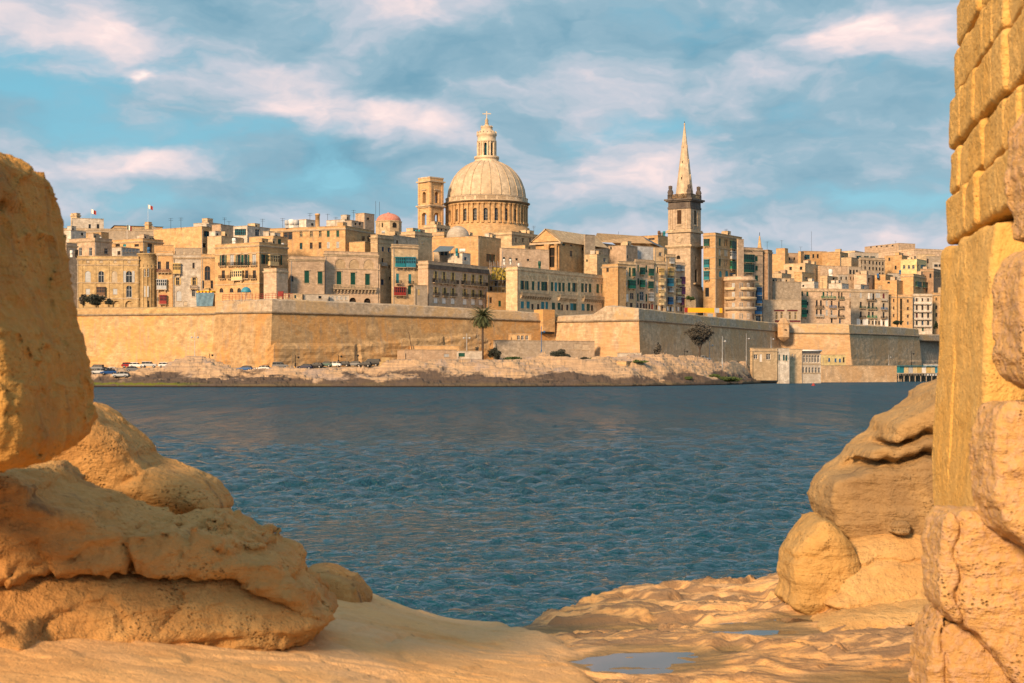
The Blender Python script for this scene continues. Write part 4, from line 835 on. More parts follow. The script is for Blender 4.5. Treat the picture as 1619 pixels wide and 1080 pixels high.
# ---- right hand sector
def blockrow(label, x0, xc, x1, yt, Y, col, wins, th=30, **k):
    return bld('apartment_block', label, 'apartment block', x0, xc, x1, yt, Y, col, th, wins, group='apartment blocks above the right ramparts', **k)
blockrow('long beige apartment block of four storeys with green stacked boxes at its left', 1262, 1263, 1345, 456, 640, 'pnk', [
    ('R', [1268, 1276.5], 464, 464.5, 3.2, 8, 'shut:green', 'a'), ('R', [1302, 1308.5, 1315], 465, 466, 2.8, 8, ['shut:green', 'win:white', 'win:white']), ('R', [1309], 470, 470, 21, 4, 'balc:lgreen'), ('R', [1326.5, 1331], 466, 467, 2.5, 9, 'win:brownp'), ('R', [1329], 471, 471, 9, 4, 'balc:green'), ('R', [1344], 467, 467, 4, 7, 'shut:lgrey'),
    ('R', [1270.5], 481, 481, 8, 13, 'box:lgreen'), ('R', [1276.5], 480, 480, 3, 6, 'win:dark'), ('R', [1291.5, 1298, 1307, 1315], 479, 480, 3, 9, ['win:dark', 'win:dark', 'shut:lgrey', 'win:brownp']), ('R', [1295], 485, 485, 12, 4, 'balc:iron'), ('R', [1316], 485, 485, 10, 4, 'balc:blue'), ('R', [1326.5], 481, 481, 3, 9, 'win:dark'), ('R', [1329], 486, 486, 9, 4, 'balc:iron'),
    ('R', [1270.5], 496, 496, 8, 12, 'box:lgreen'), ('R', [1276.5], 493, 493, 3, 6, 'win:dark'), ('R', [1291.5, 1298, 1307, 1315], 494, 495, 3, 9, ['win:dark', 'win:dark', 'shut:lgrey', 'win:lgrey']), ('R', [1295], 499, 499, 12, 4, 'balc:lgrey'), ('R', [1316], 500, 500, 10, 4, 'balc:lgrey'), ('R', [1326.5], 495, 496, 3, 9, 'win:dark'), ('R', [1329], 500, 500, 9, 4, 'balc:iron'),
    ('R', [1315, 1328], 507, 508, 3, 7, ['win:dark', 'win:blue']), ('R', [1344, 1344.1], 482, 482, 4, 10, 'win:brownp')], th=16, strings=[472])
blockrow('beige apartment block with green and blue railings, white ground floor and a red towel', 1343, 1344, 1405, 457.5, 660, 'gry', [
    ('R', [1361], 467, 467, 3, 9, 'shut:lgrey'), ('R', [1373.5, 1377.5, 1381], 468, 469, 3, 10, ['shut:white', 'shut:lgrey', 'win:dark']), ('R', [1388], 467, 467, 7, 8, 'shut:lgrey'), ('R', [1397], 468, 469, 3, 8, 'shut:maroon'), ('R', [1377], 474, 474, 14, 3, 'balc:iron'), ('R', [1397], 474, 474, 9, 3, 'balc:lgrey'),
    ('R', [1361, 1374, 1380, 1397], 482, 484, 3, 9, 'win:dark'), ('R', [1363], 486, 486, 9, 3.5, 'balc:green'), ('R', [1378], 487, 487, 14, 4, 'balc:green'), ('R', [1397], 488, 488, 9, 4, 'balc:blue'),
    ('R', [1361, 1374, 1380, 1397], 497, 498, 3, 9, 'win:dark'), ('R', [1363], 501, 501, 9, 3.5, 'balc:iron'), ('R', [1378], 501, 501, 14, 4, 'balc:lgreen'), ('R', [1397], 502, 502, 9, 3.5, 'balc:iron'),
    ('R', [1362, 1374, 1380, 1385, 1390, 1397], 509, 511, 2.5, 6, 'win:dark')], th=16, strings=[])
wf = ALLB[-1][3]; zg = P(1360, 504, 662).z
for a_, b_ in ((1354.5, 1360), (1364, 1372.5), (1382, 1383.2), (1392, 1395), (1399, 1404)): gm = MB(); strip(gm, wf, wf.u(a_), wf.u(b_), 22, zg, .06, 0); gm.build('white_pier', M['white'], ALLB[-1][0], ALLB[-1][0].location)
blockrow('orange apartment block with a deep dark recess and small brown windows', 1405, 1407, 1443, 466, 668, 'och', [
    ('R', [1413.5, 1435.5], 475, 476, 3, 5, 'win:brownp'), ('R', [1413.5, 1435.5], 487, 488, 3, 5, 'win:brownp'), ('R', [1413.5, 1435.5], 499, 500, 3, 5, 'win:brownp'), ('R', [1435.5], 511, 511, 3, 5, 'win:lgrey'), ('R', [1425], 493, 493, 4, 42, 'arch')], th=10)
blockrow('orange apartment block with white balconies hung with pink and blue washing', 1442, 1443, 1474, 464.5, 672, 'wht', [
    ('R', [1449.5, 1458.5, 1467.5], 474, 474, 2.8, 5, 'win:brownp'), ('R', [1458], 479.5, 479.5, 26, 3, 'balc:white'),
    ('R', [1449.5, 1458.5, 1467.5], 487, 487, 3.2, 8, 'win:brownp'), ('R', [1458], 492, 492, 26, 3, 'balc:white'), ('R', [1449.5, 1458.5, 1467.5], 499, 499, 3.2, 8, ['win:red', 'win:dark', 'win:dark']), ('R', [1458], 504, 504, 26, 3, 'balc:white'),
    ('R', [1449.5, 1458.5, 1467.5], 511, 511, 3.2, 7, ['win:dark', 'win:blue', 'win:dark']), ('R', [1458], 515.5, 515.5, 26, 3, 'balc:white'), ('R', [1459], 521, 521, 3, 5, 'shut:green')], th=8)
blockrow('orange apartment block at the far right against the foreground wall', 1473, 1475, 1520, 463, 680, 'och', [
    ('R', [1480.5, 1492], 473, 473, 3, 5, ['win:yelp', 'win:dark']), ('R', [1480.5], 486, 486, 3, 6, 'win:brownp'), ('R', [1480.5], 498, 498, 3, 6, 'win:brownp')], th=8)
G6 = 'houses stepping up the right hand hill'
def h6(label, x0, xc, x1, yt, Y, col, wins=(), th=38, **k):
    k.setdefault('cor', False)
    return bld('house', label, 'house', x0, xc, x1, yt, Y, col, th, wins, group=G6, **k)
h6('square orange stair tower with a grey right side, right of the thin pinnacle', 1227, 1241, 1246, 392.5, 720, 'och')
h6('tall orange blank wall at the foot of the stair tower', 1205, 1241, 1247, 401, 715, 'och')
h6('tan house with two grey windows and a dish, right of the stair tower', 1240, 1243, 1266, 400, 730, 'pnk', [('R', [1243.5, 1248, 1256], 409, 409, 2.5, 4, 'win:dark')], 20)
h6('orange slab tower with a mast on top, left of the white edged flat roof', 1262, 1266, 1271, 397.5, 728, 'och')
h6('flat roofed house with a thin white edge and blue glazing on the skyline', 1268, 1271, 1307, 397, 735, 'och', [('R', [1276], 406, 406, 9, 7, 'win:teal'), ('R', [1286, 1293], 405, 405, 3, 6, 'win:dark')], 15)
h6('plain orange house with pale render right of the blue glazed roof', 1300, 1328, 1341, 398.5, 728, 'och', [('R', [1333], 408, 408, 3, 6, 'win:lgrey')])
h6('cream house with two dark square windows and a tall grey side', 1239, 1273, 1300, 416, 690, 'crm', [('L', [1250, 1266.5], 424.5, 424, 4, 5, 'win:dark')], 30)
h6('broad blank beige wall house in the middle of the right hill', 1293, 1297, 1345, 420, 698, 'pnk', [], 20)
h6('grey house with four arched windows right of the blank beige wall', 1340, 1342, 1362, 421.5, 690, 'gry', [('R', [1345, 1350, 1355], 430, 430, 3, 7, 'win:dark', 'a')], 25)
h6('white penthouse with a blue green glass front on the right hill', 1343, 1351, 1389, 399, 712, 'wht', [('R', [1358, 1370, 1380], 407, 408, 8, 5, 'win:teal')], 20)
h6('cream house with a pink lit side below the white penthouse', 1330, 1346, 1362, 407, 705, 'crm')
h6('grey tenement with three rows of dark windows below the white penthouse', 1358, 1361, 1399, 407, 702, 'gry', [('R', [1362, 1368, 1375, 1380.5, 1386, 1391, 1396], 414, 417, 2.6, 5, 'win:dark'), ('R', [1362, 1368, 1375, 1380.5, 1386, 1391, 1396], 423, 426, 2.6, 5, 'win:dark'), ('R', [1362, 1368, 1391, 1396], 432, 433, 2.6, 4, 'win:dark')], 25, cor=True)
h6('large ochre house with a ribbed lit wall, left of the pale yellow building', 1398, 1426, 1442, 403.5, 715, 'och', [('L', [1406], 410, 410, 3, 5, 'win:brownp'), ('L', [1416], 423, 423, 3, 6, 'win:dark')])
h6('pale yellow building with three arched windows and a four light window', 1424, 1449.5, 1465, 409.5, 700, 'ylw', [('L', [1429.5, 1437, 1444], 422, 422, 4, 6, 'win:lgrey', 'a'), ('R', [1452], 421, 421, 2, 5, 'win:lgrey'), ('R', [1459.5], 421.5, 421.5, 7, 5, 'win:teal')])
h6('grey house with tall window right of the pale yellow building', 1464, 1465, 1500, 405, 720, 'gry', [('R', [1467], 413, 413, 3, 7, 'win:brownp')], 20)
h6('long cream flat roof with rounded ends under the fort', 1450, 1452, 1478, 402, 740, 'crm', [], 12)
h6('white frame of a new building at the far right beside the foreground wall', 1474, 1476, 1500, 414, 700, 'wht', [('R', [1480, 1487], 420, 420, 6, 4, 'win:dark')], 12)
h6('red brown house with a tall door and grey five window end', 1455, 1476, 1510, 425, 685, 'brn', [('L', [1471], 436, 436, 3, 7, 'win:dark'), ('R', [1480, 1484, 1488, 1492], 436, 436, 2, 7, 'win:creamp')], cor=True)
h6('tan house with two large green bay windows in an arched front', 1424, 1444, 1468, 433, 672, 'och', [('R', [1451, 1463], 450, 451, 7, 9, 'box:green'), ('R', [1457], 450, 450, 2, 8, 'blk:creamp')], cor=True)
h6('white roof box house below the large ochre ribbed wall', 1403, 1405, 1424, 432, 690, 'wht', [], 15)
h6('pink lit house with a grey stepped end in the middle of the right slope', 1350, 1370, 1385, 434, 675, 'pnk', [('R', [1374], 443, 443, 3, 7, 'win:dark')])
h6('orange terrace house with a blue barrel right of the pink lit house', 1383, 1400, 1412, 434, 678, 'och', [('L', [1388], 440, 440, 3, 4, 'win:dark')])
h6('orange and grey patched house above the orange apartment block', 1395, 1418, 1428, 443, 668, 'och', [('L', [1405], 447, 447, 4, 3, 'win:dark')])
h6('low orange shed house on the slope with a small curved awning', 1255, 1268, 1287, 430, 668, 'och', [('R', [1275], 440, 440, 4, 4, 'win:lgrey')])
h6('yellow lit terrace with clutter at the foot of the orange blank wall', 1210, 1236, 1251, 432, 672, 'crm', [('L', [1219], 436, 436, 4, 3, 'win:green')])
h6('stone arcaded house under the yellow lit terrace', 1213, 1216, 1256, 439.5, 662, 'gry', [('R', [1227, 1236, 1247], 444, 444, 4, 5, 'win:brownp')], 20)
h6('white lit flat house directly above the long apartment block', 1250, 1287, 1294, 445, 655, 'wht', [('L', [1264, 1270], 452, 452, 3, 3, 'win:dark')])
h6('white lime washed roof room right of the white lit flat house', 1310, 1331, 1342, 448, 658, 'wht', [('R', [1326], 453, 453, 3, 4, 'win:dark')])
h6('cream house with a white stair turret in the middle of the slope', 1296, 1308, 1330, 436, 675, 'crm', [('R', [1318], 441, 441, 3, 4, 'win:dark')])
h6('small pale grey house with two doors behind the white stair turret', 1322, 1326, 1345, 434, 685, 'wht', [('R', [1330, 1338], 440, 440, 2.5, 5, 'win:dark')], 20)
h6('tan narrow house with two brown windows right of the small pale grey house', 1341, 1343, 1354, 434, 680, 'pnk', [('R', [1345, 1350], 440, 440, 2, 5, 'win:brownp')], 20)
h6('white roof house with a turquoise door on the second apartment block', 1351, 1361, 1374, 449.5, 668, 'wht', [('R', [1365], 454.5, 454.5, 3, 4, 'blk:cyan')])
h6('cream rounded roof room at the right end of the second apartment block', 1388, 1392, 1404, 451.5, 672, 'crm', [], 20)
h6('white cube on the orange apartment block roof', 1423, 1434, 1446, 458, 680, 'wht', [], 25)
h6('cream roof wall on the far right orange apartment block', 1474, 1476, 1500, 454.5, 690, 'crm', [], 10)
h6('grey patched house wall rising above the blank beige house', 1210, 1218, 1256, 447, 640, 'gry', [], 22)
# fort on the hill crest
for lab, a in (('long low fort wall of pale stone along the right skyline', (1340, 1445, 1540, 393, 830, 'pnk', 24)), ('upper fort storey with five gun ports on the right skyline', (1367, 1421, 1447, 384.5, 860, 'pnk', 26)), ('orange fort spur wall left of the gun port storey', (1290, 1352, 1372, 396.5, 800, 'pnk', 28))):
    wn = [('L', [1377, 1386, 1393.5, 1402, 1411], 390.5, 388.5, 3, 2, 'win:dark')] if 'ports' in lab else []
    bld('fort', lab, 'fort', *a[:7], win=wn, cor=False, base=20, group='fort on the hill', strings=[a[3]+2.5] if 'ports' not in lab else [])
# ------------------------------------------------------------------ great domed church
def arch_ring(mb, cx, cy, r, n, w, z0, z1, m, a_off=0, dep=.5, half=None):
    """wall of a drum with n arched openings; returns opening angles"""
    da = 2*math.pi/n; hw = w/2/r; angs = []
    for k in range(n):
        a = a_off+k*da; angs.append(a)
        for (p, q) in ((a-da/2, a-hw), (a+hw, a+da/2)):
            for s_ in range(2):
                u0 = p+(q-p)*s_/2; u1 = p+(q-p)*(s_+1)/2
                mb.quad((cx+r*math.cos(u0), cy+r*math.sin(u0), z0), (cx+r*math.cos(u1), cy+r*math.sin(u1), z0), (cx+r*math.cos(u1), cy+r*math.sin(u1), z1), (cx+r*math.cos(u0), cy+r*math.sin(u0), z1), m)
        zs = z1-w/2-.3
        for s_ in range(8):
            t0, t1 = math.pi-s_*math.pi/8, math.pi-(s_+1)*math.pi/8
            u0, u1 = a+hw*math.cos(t0), a+hw*math.cos(t1); h0, h1 = zs+w/2*math.sin(t0), zs+w/2*math.sin(t1)
            pt = lambda u_, z_, rr=r: (cx+rr*math.cos(u_), cy+rr*math.sin(u_), z_)
            mb.quad(pt(u0, h0), pt(u1, h1), pt(u1, z1), pt(u0, z1), m); mb.quad(pt(u0, h0), pt(u1, h1), pt(u1, h1, r-dep), pt(u0, h0, r-dep), m)
        for sg in (-1, 1):
            u_ = a+sg*hw; mb.quad((cx+r*math.cos(u_), cy+r*math.sin(u_), z0), (cx+r*math.cos(u_), cy+r*math.sin(u_), zs), (cx+(r-dep)*math.cos(u_), cy+(r-dep)*math.sin(u_), zs), (cx+(r-dep)*math.cos(u_), cy+(r-dep)*math.sin(u_), z0), m)
    return angs
def church():
    Y = 600.0; c = P(769.5, 400, Y); k = Y/F; z = lambda py: CH+(HY-py)*k
    root = empty('domed_church', (c.x, c.y, 40), 0, 'great ribbed stone dome on a drum of arched windows with a tall lantern and cross', 'church')
    def pt(mb, nm, mt): return mb.build(nm, mt, root, root.location)
    r = 63*k
    mb = MB(); mb.lathe((c.x, c.y), [(r+1.2, 40), (r+1.2, z(362)), (r+.4, z(361.5)), (r+.4, z(356)), (r+.1, z(355.5)), (r, z(354.5))], 72)
    angs = arch_ring(mb, c.x, c.y, r, 24, 7.2*k, z(354.5), z(334), 0, R(-90.5), .7)
    mb.lathe((c.x, c.y), [(r, z(334)), (r, z(328)), (r+.4, z(327.6)), (r+.4, z(326)), (r, z(325.8))], 72)
    # paired pilasters between windows
    for a in angs:
        for d_ in (-.105, .105):
            b_ = a+R(7.5)+d_*.55; cx_, cy_ = c.x+(r+.18)*math.cos(b_), c.y+(r+.18)*math.sin(b_)
            mb.box((cx_, cy_, (z(355)+z(327))/2), (.75, .72, z(327)-z(355)), b_)
            mb.box((c.x+(r+.3)*math.cos(b_), c.y+(r+.3)*math.sin(b_), z(328)), (.95, .95, .5), b_)
            mb.box((c.x+(r+.3)*math.cos(b_), c.y+(r+.3)*math.sin(b_), z(356)), (1.0, 1.0, .8), b_)
        b_ = a; 
    pt(mb, 'drum', M['och'])
    g = MB(); g.lathe((c.x, c.y), [(r-.7, z(355)), (r-.7, z(332))], 72)
    pt(g, 'window_glass', M['glass'])
    for a in angs:
        if math.sin(a) > .15: continue
        w_ = MB(); rr = r-.6
        for d_ in (-.030, 0, .030): w_.box((c.x+rr*math.cos(a+d_), c.y+rr*math.sin(a+d_), (z(354)+z(336))/2), (.06, .07, z(336)-z(354)), a)
        for py in (350, 345, 340): w_.box((c.x+rr*math.cos(a), c.y+rr*math.sin(a), z(py)), (.06, 1.5, .08), a)
        pt(w_, 'window', M['lgrey'])
    e = MB(); e.lathe((c.x, c.y), [(r, z(326)), (r+.7, z(325)), (r+1.3, z(324)), (r+1.45, z(322.8)), (r+.2, z(322.5)), (r-.3, z(322.3))], 96); pt(e, 'cornice', M['cord'])
    e = MB()
    e.lathe((c.x, c.y), [(r+.5, z(322.4)), (r+.5, z(321.5)), (r+.2, z(321.4))], 96); e.lathe((c.x, c.y), [(r+.2, z(316.2)), (r+.6, z(316.2)), (r+.6, z(315.2)), (r+.1, z(315.2)), (r+.1, z(316.2))], 96)
    for i in range(288):
        a = i*2*math.pi/288; wd = .55 if i % 12 == 0 else .2
        e.box((c.x+(r+.35)*math.cos(a), c.y+(r+.35)*math.sin(a), (z(321.4)+z(316.2))/2), (.3, wd, z(316.2)-z(321.4)), a)
    pt(e, 'balustrade', M['dom'])
    e = MB(); e.lathe((c.x, c.y), [(62.5*k, z(323)), (62.5*k, z(318)), (63.2*k, z(317.5)), (63.2*k, z(314.5)), (62*k, z(314))], 96); pt(e, 'dome_base', M['dkst'])
    prof = [(62, 314), (61.3, 308), (60, 301), (57.5, 294), (54.8, 287), (51, 280.5), (46, 274), (40, 268), (33, 262.8), (26, 259), (20, 256.8)]
    d_ = MB(); d_.lathe((c.x, c.y), [(a*k, z(b)) for a, b in prof], 96); pt(d_, 'dome', M['dom'])
    for i in range(24):
        a = R(-90.5+7.5)+i*2*math.pi/24
        if math.sin(a) > .3: continue
        rb = MB(); vs = []
        for (rr, py), wd in zip(prof, np.linspace(.26, .13, len(prof))):
            rr = rr*k
            for s_, o_ in ((-wd, 0), (-wd*.7, .17), (wd*.7, .17), (wd, 0)):
                vs.append((c.x+(rr+o_)*math.cos(a)-s_*math.sin(a), c.y+(rr+o_)*math.sin(a)+s_*math.cos(a), z(py)+o_*.5))
        n = len(prof); rb.add(vs, [(4*j+i2, 4*j+i2+1, 4*j+i2+5, 4*j+i2+4) for j in range(n-1) for i2 in range(3)], 0, True); pt(rb, 'rib', M['trim'])
    # lantern
    lr = MB(); lr.lathe((c.x, c.y), [(20.5*k, z(257)), (20.5*k, z(255.8)), (18.8*k, z(255.5)), (18.8*k, z(252)), (19.8*k, z(251.8)), (19.8*k, z(248.2)), (17*k, z(248)), (14.6*k, z(247.5))], 40)
    an = arch_ring(lr, c.x, c.y, 13.8*k, 8, 4.2*k, z(247.5), z(226), 0, R(-97), .5)
    for a in an:
        for d2 in (-.28, .28):
            b_ = a+math.pi/8+d2*.55; lr.bar((c.x+14.6*k*math.cos(b_), c.y+14.6*k*math.sin(b_), z(247.5)), (c.x+14.6*k*math.cos(b_), c.y+14.6*k*math.sin(b_), z(225)), .26, 8)
    lr.lathe((c.x, c.y), [(13.8*k, z(226)), (15.6*k, z(225)), (15.6*k, z(223)), (14.5*k, z(222.5)), (14.8*k, z(216)), (16*k, z(215)), (16*k, z(211.5)), (13.8*k, z(211)), (13*k, z(209)), (10*k, z(206.5)), (9.4*k, z(206)), (9.2*k, z(202)), (9.8*k, z(201.5)), (7*k, z(199.5)), (3*k, z(198.8)), (2.8*k, z(197))], 40)
    for i in range(16):
        a = i*math.pi/8; lr.box((c.x+15.2*k*math.cos(a), c.y+15.2*k*math.sin(a), z(210.2)), (.35, .35, .9), a); 
    for i in range(10):
        a = i*math.pi/5; lr.box((c.x+8.9*k*math.cos(a), c.y+8.9*k*math.sin(a), z(200.6)), (.3, .3, .7), a)
    pt(lr, 'lantern', M['dom'])
    gl = MB(); gl.lathe((c.x, c.y), [(2.2, z(247)), (2.2, z(226))], 16); pt(gl, 'lantern_core', M['teal'])
    cr = MB(); cr.lathe((c.x, c.y), [(2.6*k, z(198)), (3.2*k, z(196)), (2.2*k, z(193)), (2.9*k, z(191)), (1.5*k, z(188)), (.8*k, z(186.5))], 12); pt(cr, 'finial', M['trim'])
    cr = MB(); cr.box((c.x, c.y, z(181.5)), (.42, .4, 11*k)); cr.box((c.x-1.0, c.y, z(180)), (1.4, .38, .4)); cr.box((c.x+1.0, c.y, z(180)), (1.4, .38, .4)); pt(cr, 'cross', M['wht'])
    # bell tower
    Yb = 585.0; kb = Yb/F; zb = lambda py: CH+(HY-py)*kb; cb = P(680, 300, Yb); s = 20/math.sin(R(45))*kb; th = R(45)
    rt = empty('bell_tower', (cb.x, cb.y, 38), 0, 'square open bell tower with arched openings in two storeys left of the great dome', 'bell tower')
    dR = (math.cos(th), math.sin(th)); dL = (-math.sin(th), math.cos(th))
    A = (cb.x, cb.y); Bp = (A[0]+dR[0]*s, A[1]+dR[1]*s); D = (A[0]+dL[0]*s, A[1]+dL[1]*s); Cc = (Bp[0]+dL[0]*s, Bp[1]+dL[1]*s)
    faces = [Face(A, dR, s), Face(D, (-dL[0], -dL[1]), s), Face(Bp, dL, s), Face(Cc, (-dR[0], -dR[1]), s)]
    w_ = MB()
    for f in faces:
        f.holes = [(s*.30, s*.70, zb(355), zb(335), True, .8), (s*.36, s*.64, zb(320), zb(302), True, .8)]
        fwall(w_, f, 38, zb(281))
        for u0 in (0.02, s-.95): strip(w_, f, u0, u0+.9, 38, zb(326), .22, 0); strip(w_, f, u0, u0+.9, zb(321), zb(286), .22, 0)
        strip(w_, f, -.6, s+.6, zb(325.5), zb(323.5), .8); strip(w_, f, -.3, s+.3, zb(327.5), zb(325.6), .4)
        strip(w_, f, -.55, s+.55, zb(287), zb(285), .7); strip(w_, f, -.1, s+.1, zb(281), zb(279), .15)
        strip(w_, f, s*.3, s*.7, zb(300), zb(298.5), .35)
        # inner faces
        g_ = Face(f.pt(0, -.8, 0)[:2], f.d, s); g_.holes = f.holes; fwall(w_, g_, zb(358), zb(283))
    w_.build('tower_walls', [M['och'], M['trim']], rt, rt.location)
    rf = MB(); q = [A, Bp, Cc, D]; rf.quad(*[(p[0], p[1], zb(281.3)) for p in q]); rf.quad(*[(p[0], p[1], zb(323.8)) for p in q]); rf.quad(*[(p[0], p[1], zb(356)) for p in q]); rf.build('floors', M['roof'], rt, rt.location)
    # small pale vault and red dome
    v = P(724, 366, 548); kv = 548/F; rv = empty('vault', (v.x, v.y, 45), 0, 'small pale weathered dome in front of the great drum', 'dome')
    mb = MB(); mb.lathe((v.x, v.y), [(18*kv*math.cos(t)+.01, v.z-2+17.5*kv*math.sin(t)) for t in np.linspace(0, math.pi/2, 10)], 32); mb.lathe((v.x, v.y), [(18*kv, 45), (18*kv, v.z-2)], 32)
    mb.build('shell', M['wht'], rv, rv.location)
    v = P(614.5, 364, 535); kv = 535/F; rv = empty('red_dome', (v.x, v.y, 45), 0, 'small red painted dome on an octagonal base with arched openings', 'dome')
    mb = MB(); mb.lathe((v.x, v.y), [(20.5*kv, 45), (20.5*kv, P(1, 352, 535).z), (21.3*kv, P(1, 351.5, 535).z), (21.3*kv, P(1, 350, 535).z), (19*kv, P(1, 349.8, 535).z)], 8, 0, R(10), R(370), sm=False); mb.build('octagonal_base', M['crm'], rv, rv.location)
    mb = MB(); z0 = P(1, 350, 535).z; mb.lathe((v.x, v.y), [(19.5*kv*math.cos(t), z0+12.8*kv*math.sin(t)) for t in np.linspace(0, math.pi/2-.02, 10)]+[(.6, z0+13*kv), (.5, z0+13.6*kv), (0, z0+14*kv)], 32); mb.build('dome', M['reddome'], rv, rv.location)
    for a in (R(-122), R(-58), R(-190), R(10)):
        mb = MB(); rr = 20.5*kv*.935; px_, py_ = v.x+rr*math.cos(a), v.y+rr*math.sin(a)
        vs = [(-.7, 0), (.7, 0), (.7, 1.1)]+[(.7*math.cos(t), 1.1+.7*math.sin(t)) for t in np.linspace(.3, math.pi-.3, 6)]+[(-.7, 1.1)]
        zz = P(1, 361, 535).z; n = len(vs)
        P3 = lambda o_: [(px_+o_*math.cos(a)-u_*math.sin(a), py_+o_*math.sin(a)+u_*math.cos(a), zz+h_) for u_, h_ in vs]
        mb.add(P3(-.1)+P3(.12), [tuple(range(n, 2*n))]+[(i, (i+1) % n, n+(i+1) % n, n+i) for i in range(n)]); mb.build('opening', M['dark'], rv, rv.location)
church()
# ------------------------------------------------------------------ steeple
def steeple():
    Y = 592.0; k = Y/F; z = lambda py: CH+(HY-py)*k; th = R(57.5)
    C = P(1091.7, 400, Y); dR = (math.cos(th), math.sin(th)); dL = (-math.sin(th), math.cos(th)); s = 10.05
    root = empty('church_steeple', (C.x, C.y, 18), 0, 'tall church tower with blackened cornice, corner urns and slender pale spire', 'steeple')
    cx, cy_ = C.x+(dR[0]+dL[0])*s/2, C.y+(dR[1]+dL[1])*s/2
    def sq(e):
        A = (C.x-(dR[0]+dL[0])*e, C.y-(dR[1]+dL[1])*e); L = s+2*e
        Bp = (A[0]+dR[0]*L, A[1]+dR[1]*L); D = (A[0]+dL[0]*L, A[1]+dL[1]*L); Cc = (Bp[0]+dL[0]*L, Bp[1]+dL[1]*L)
        return [Face(A, dR, L), Face(D, (-dL[0], -dL[1]), L), Face(Bp, dL, L), Face(Cc, (-dR[0], -dR[1]), L)], (A, Bp, Cc, D), L
    def bx(mb, e, z0, z1, m=0):
        _, q, L = sq(e); mb.prism(q, z0, z1, m)
    def build(mb, nm, mt): return mb.build(nm, mt, root, root.location)
    mb = MB()
    # flared foot
    for (e0, z0, e1, z1) in ((1.5, 18, .9, z(470)), (.9, z(470), .25, z(452))):
        _, q0, _ = sq(e0); _, q1, _ = sq(e1)
        mb.add([(p[0], p[1], z0) for p in q0]+[(p[0], p[1], z1) for p in q1], [(i, (i+1) % 4, 4+(i+1) % 4, 4+i) for i in range(4)])
    fs, q, L = sq(0)
    fs[1].holes = [(L*.40, L*.56, z(409), z(403), True, .5)]
    fs[0].holes = [(L*.44, L*.56, z(409.5), z(404), True, .5), (L*.40, L*.62, z(445), z(424), True, .6)]
    for f in fs: fwall(mb, f, z(452.3), z(391)); strip(mb, f, -.35, L+.35, z(453.6), z(452), .3); strip(mb, f, -.6, L+.6, z(389.3), z(386.5), .7); strip(mb, f, -.3, L+.3, z(391), z(389.4), .35); strip(mb, f, -.45, L+.45, z(366.8), z(364), .5); strip(mb, f, -.2, L+.2, z(363.8), z(362), .3)
    strip(mb, fs[0], L*.25, L*.8, z(449), z(447), .9)
    fs2, q2, L2 = sq(-.15)
    for f in fs2: fwall(mb, f, z(386.4), z(366.9))
    ring = MB();
    f = fs2[1]
    for i in range(24):
        t = i*math.pi/12; t1 = (i+1)*math.pi/12; um = L2*.5; zm = z(377)
        mb.add([f.pt(um+1.0*math.cos(t), .003, zm+1.0*math.sin(t)), f.pt(um+1.35*math.cos(t), .003, zm+1.35*math.sin(t)), f.pt(um+1.35*math.cos(t1), .003, zm+1.35*math.sin(t1)), f.pt(um+1.0*math.cos(t1), .003, zm+1.0*math.sin(t1)),
                f.pt(um+1.0*math.cos(t), .2, zm+1.0*math.sin(t)), f.pt(um+1.35*math.cos(t), .2, zm+1.35*math.sin(t)), f.pt(um+1.35*math.cos(t1), .2, zm+1.35*math.sin(t1)), f.pt(um+1.0*math.cos(t1), .2, zm+1.0*math.sin(t1))], [(4, 5, 6, 7), (1, 2, 6, 5), (0, 4, 7, 3)], 1)
    fs3, q3, L3 = sq(-.35)
    for f in fs3: f.holes = [(L3*.40, L3*.60, z(353), z(331), False, .7)]; fwall(mb, f, z(362), z(329))
    for f in fs3:
        for a in (.01, .11, .24, .70, .83, .92): strip(mb, f, L3*a, L3*(a+.075), z(361), z(329.5), .22, 0)
        strip(mb, f, L3*.36, L3*.64, z(356), z(354.5), .3, 1)
    build(mb, 'tower_walls', [M['stp'], M['trim']])
    dk = MB(); bx(dk, -.05, z(328.9), z(325.5)); bx(dk, -.25, z(325.4), z(317.5)); bx(dk, .5, z(317.4), z(315.6)); bx(dk, 1.0, z(315.5), z(313)); build(dk, 'blackened_cornice', M['dkst'])
    bl = MB(); fs4, q4, L4 = sq(-.2)
    for f in fs4:
        strip(bl, f, .05, L4-.05, z(312.9), z(311.5), -.35); strip(bl, f, .05, L4-.05, z(306.6), z(305.4), -.4)
        for i in range(22):
            u0 = .2+i*(L4-.4)/21.5
            if i % 1 == 0: strip(bl, f, u0, u0+.18, z(311.4), z(306.7), -.3)
        for a in (0.03, .32, .60, .88): strip(bl, f, L4*a, L4*a+.9, z(312.9), z(305), -.45)
    build(bl, 'balustrade', M['dom'])
    for f, uu, py0, py1, ww in ((fs3[1], L3*.5, 353, 331, 2.0), (fs3[0], L3*.5, 353, 331, 2.0), (fs[1], L*.48, 409, 403, 1.6), (fs[0], L*.5, 409.5, 404, 1.3), (fs[0], L*.51, 445, 424, 2.2)):
        gl = MB(); gl.quad(f.pt(uu-ww, -.5, z(py0)), f.pt(uu+ww, -.5, z(py0)), f.pt(uu+ww, -.5, z(py1)), f.pt(uu-ww, -.5, z(py1)))
        if py1 == 331:
            for i in range(14): zz = z(py0)+(z(py1)-z(py0))*(i+.4)/14; gl.add([f.pt(uu-1, -.2, zz), f.pt(uu+1, -.2, zz), f.pt(uu+1, -.42, zz+.2), f.pt(uu-1, -.42, zz+.2)], [(0, 1, 2, 3)], 1)
        build(gl, 'louvre', [M['dark'], M['brownp']])
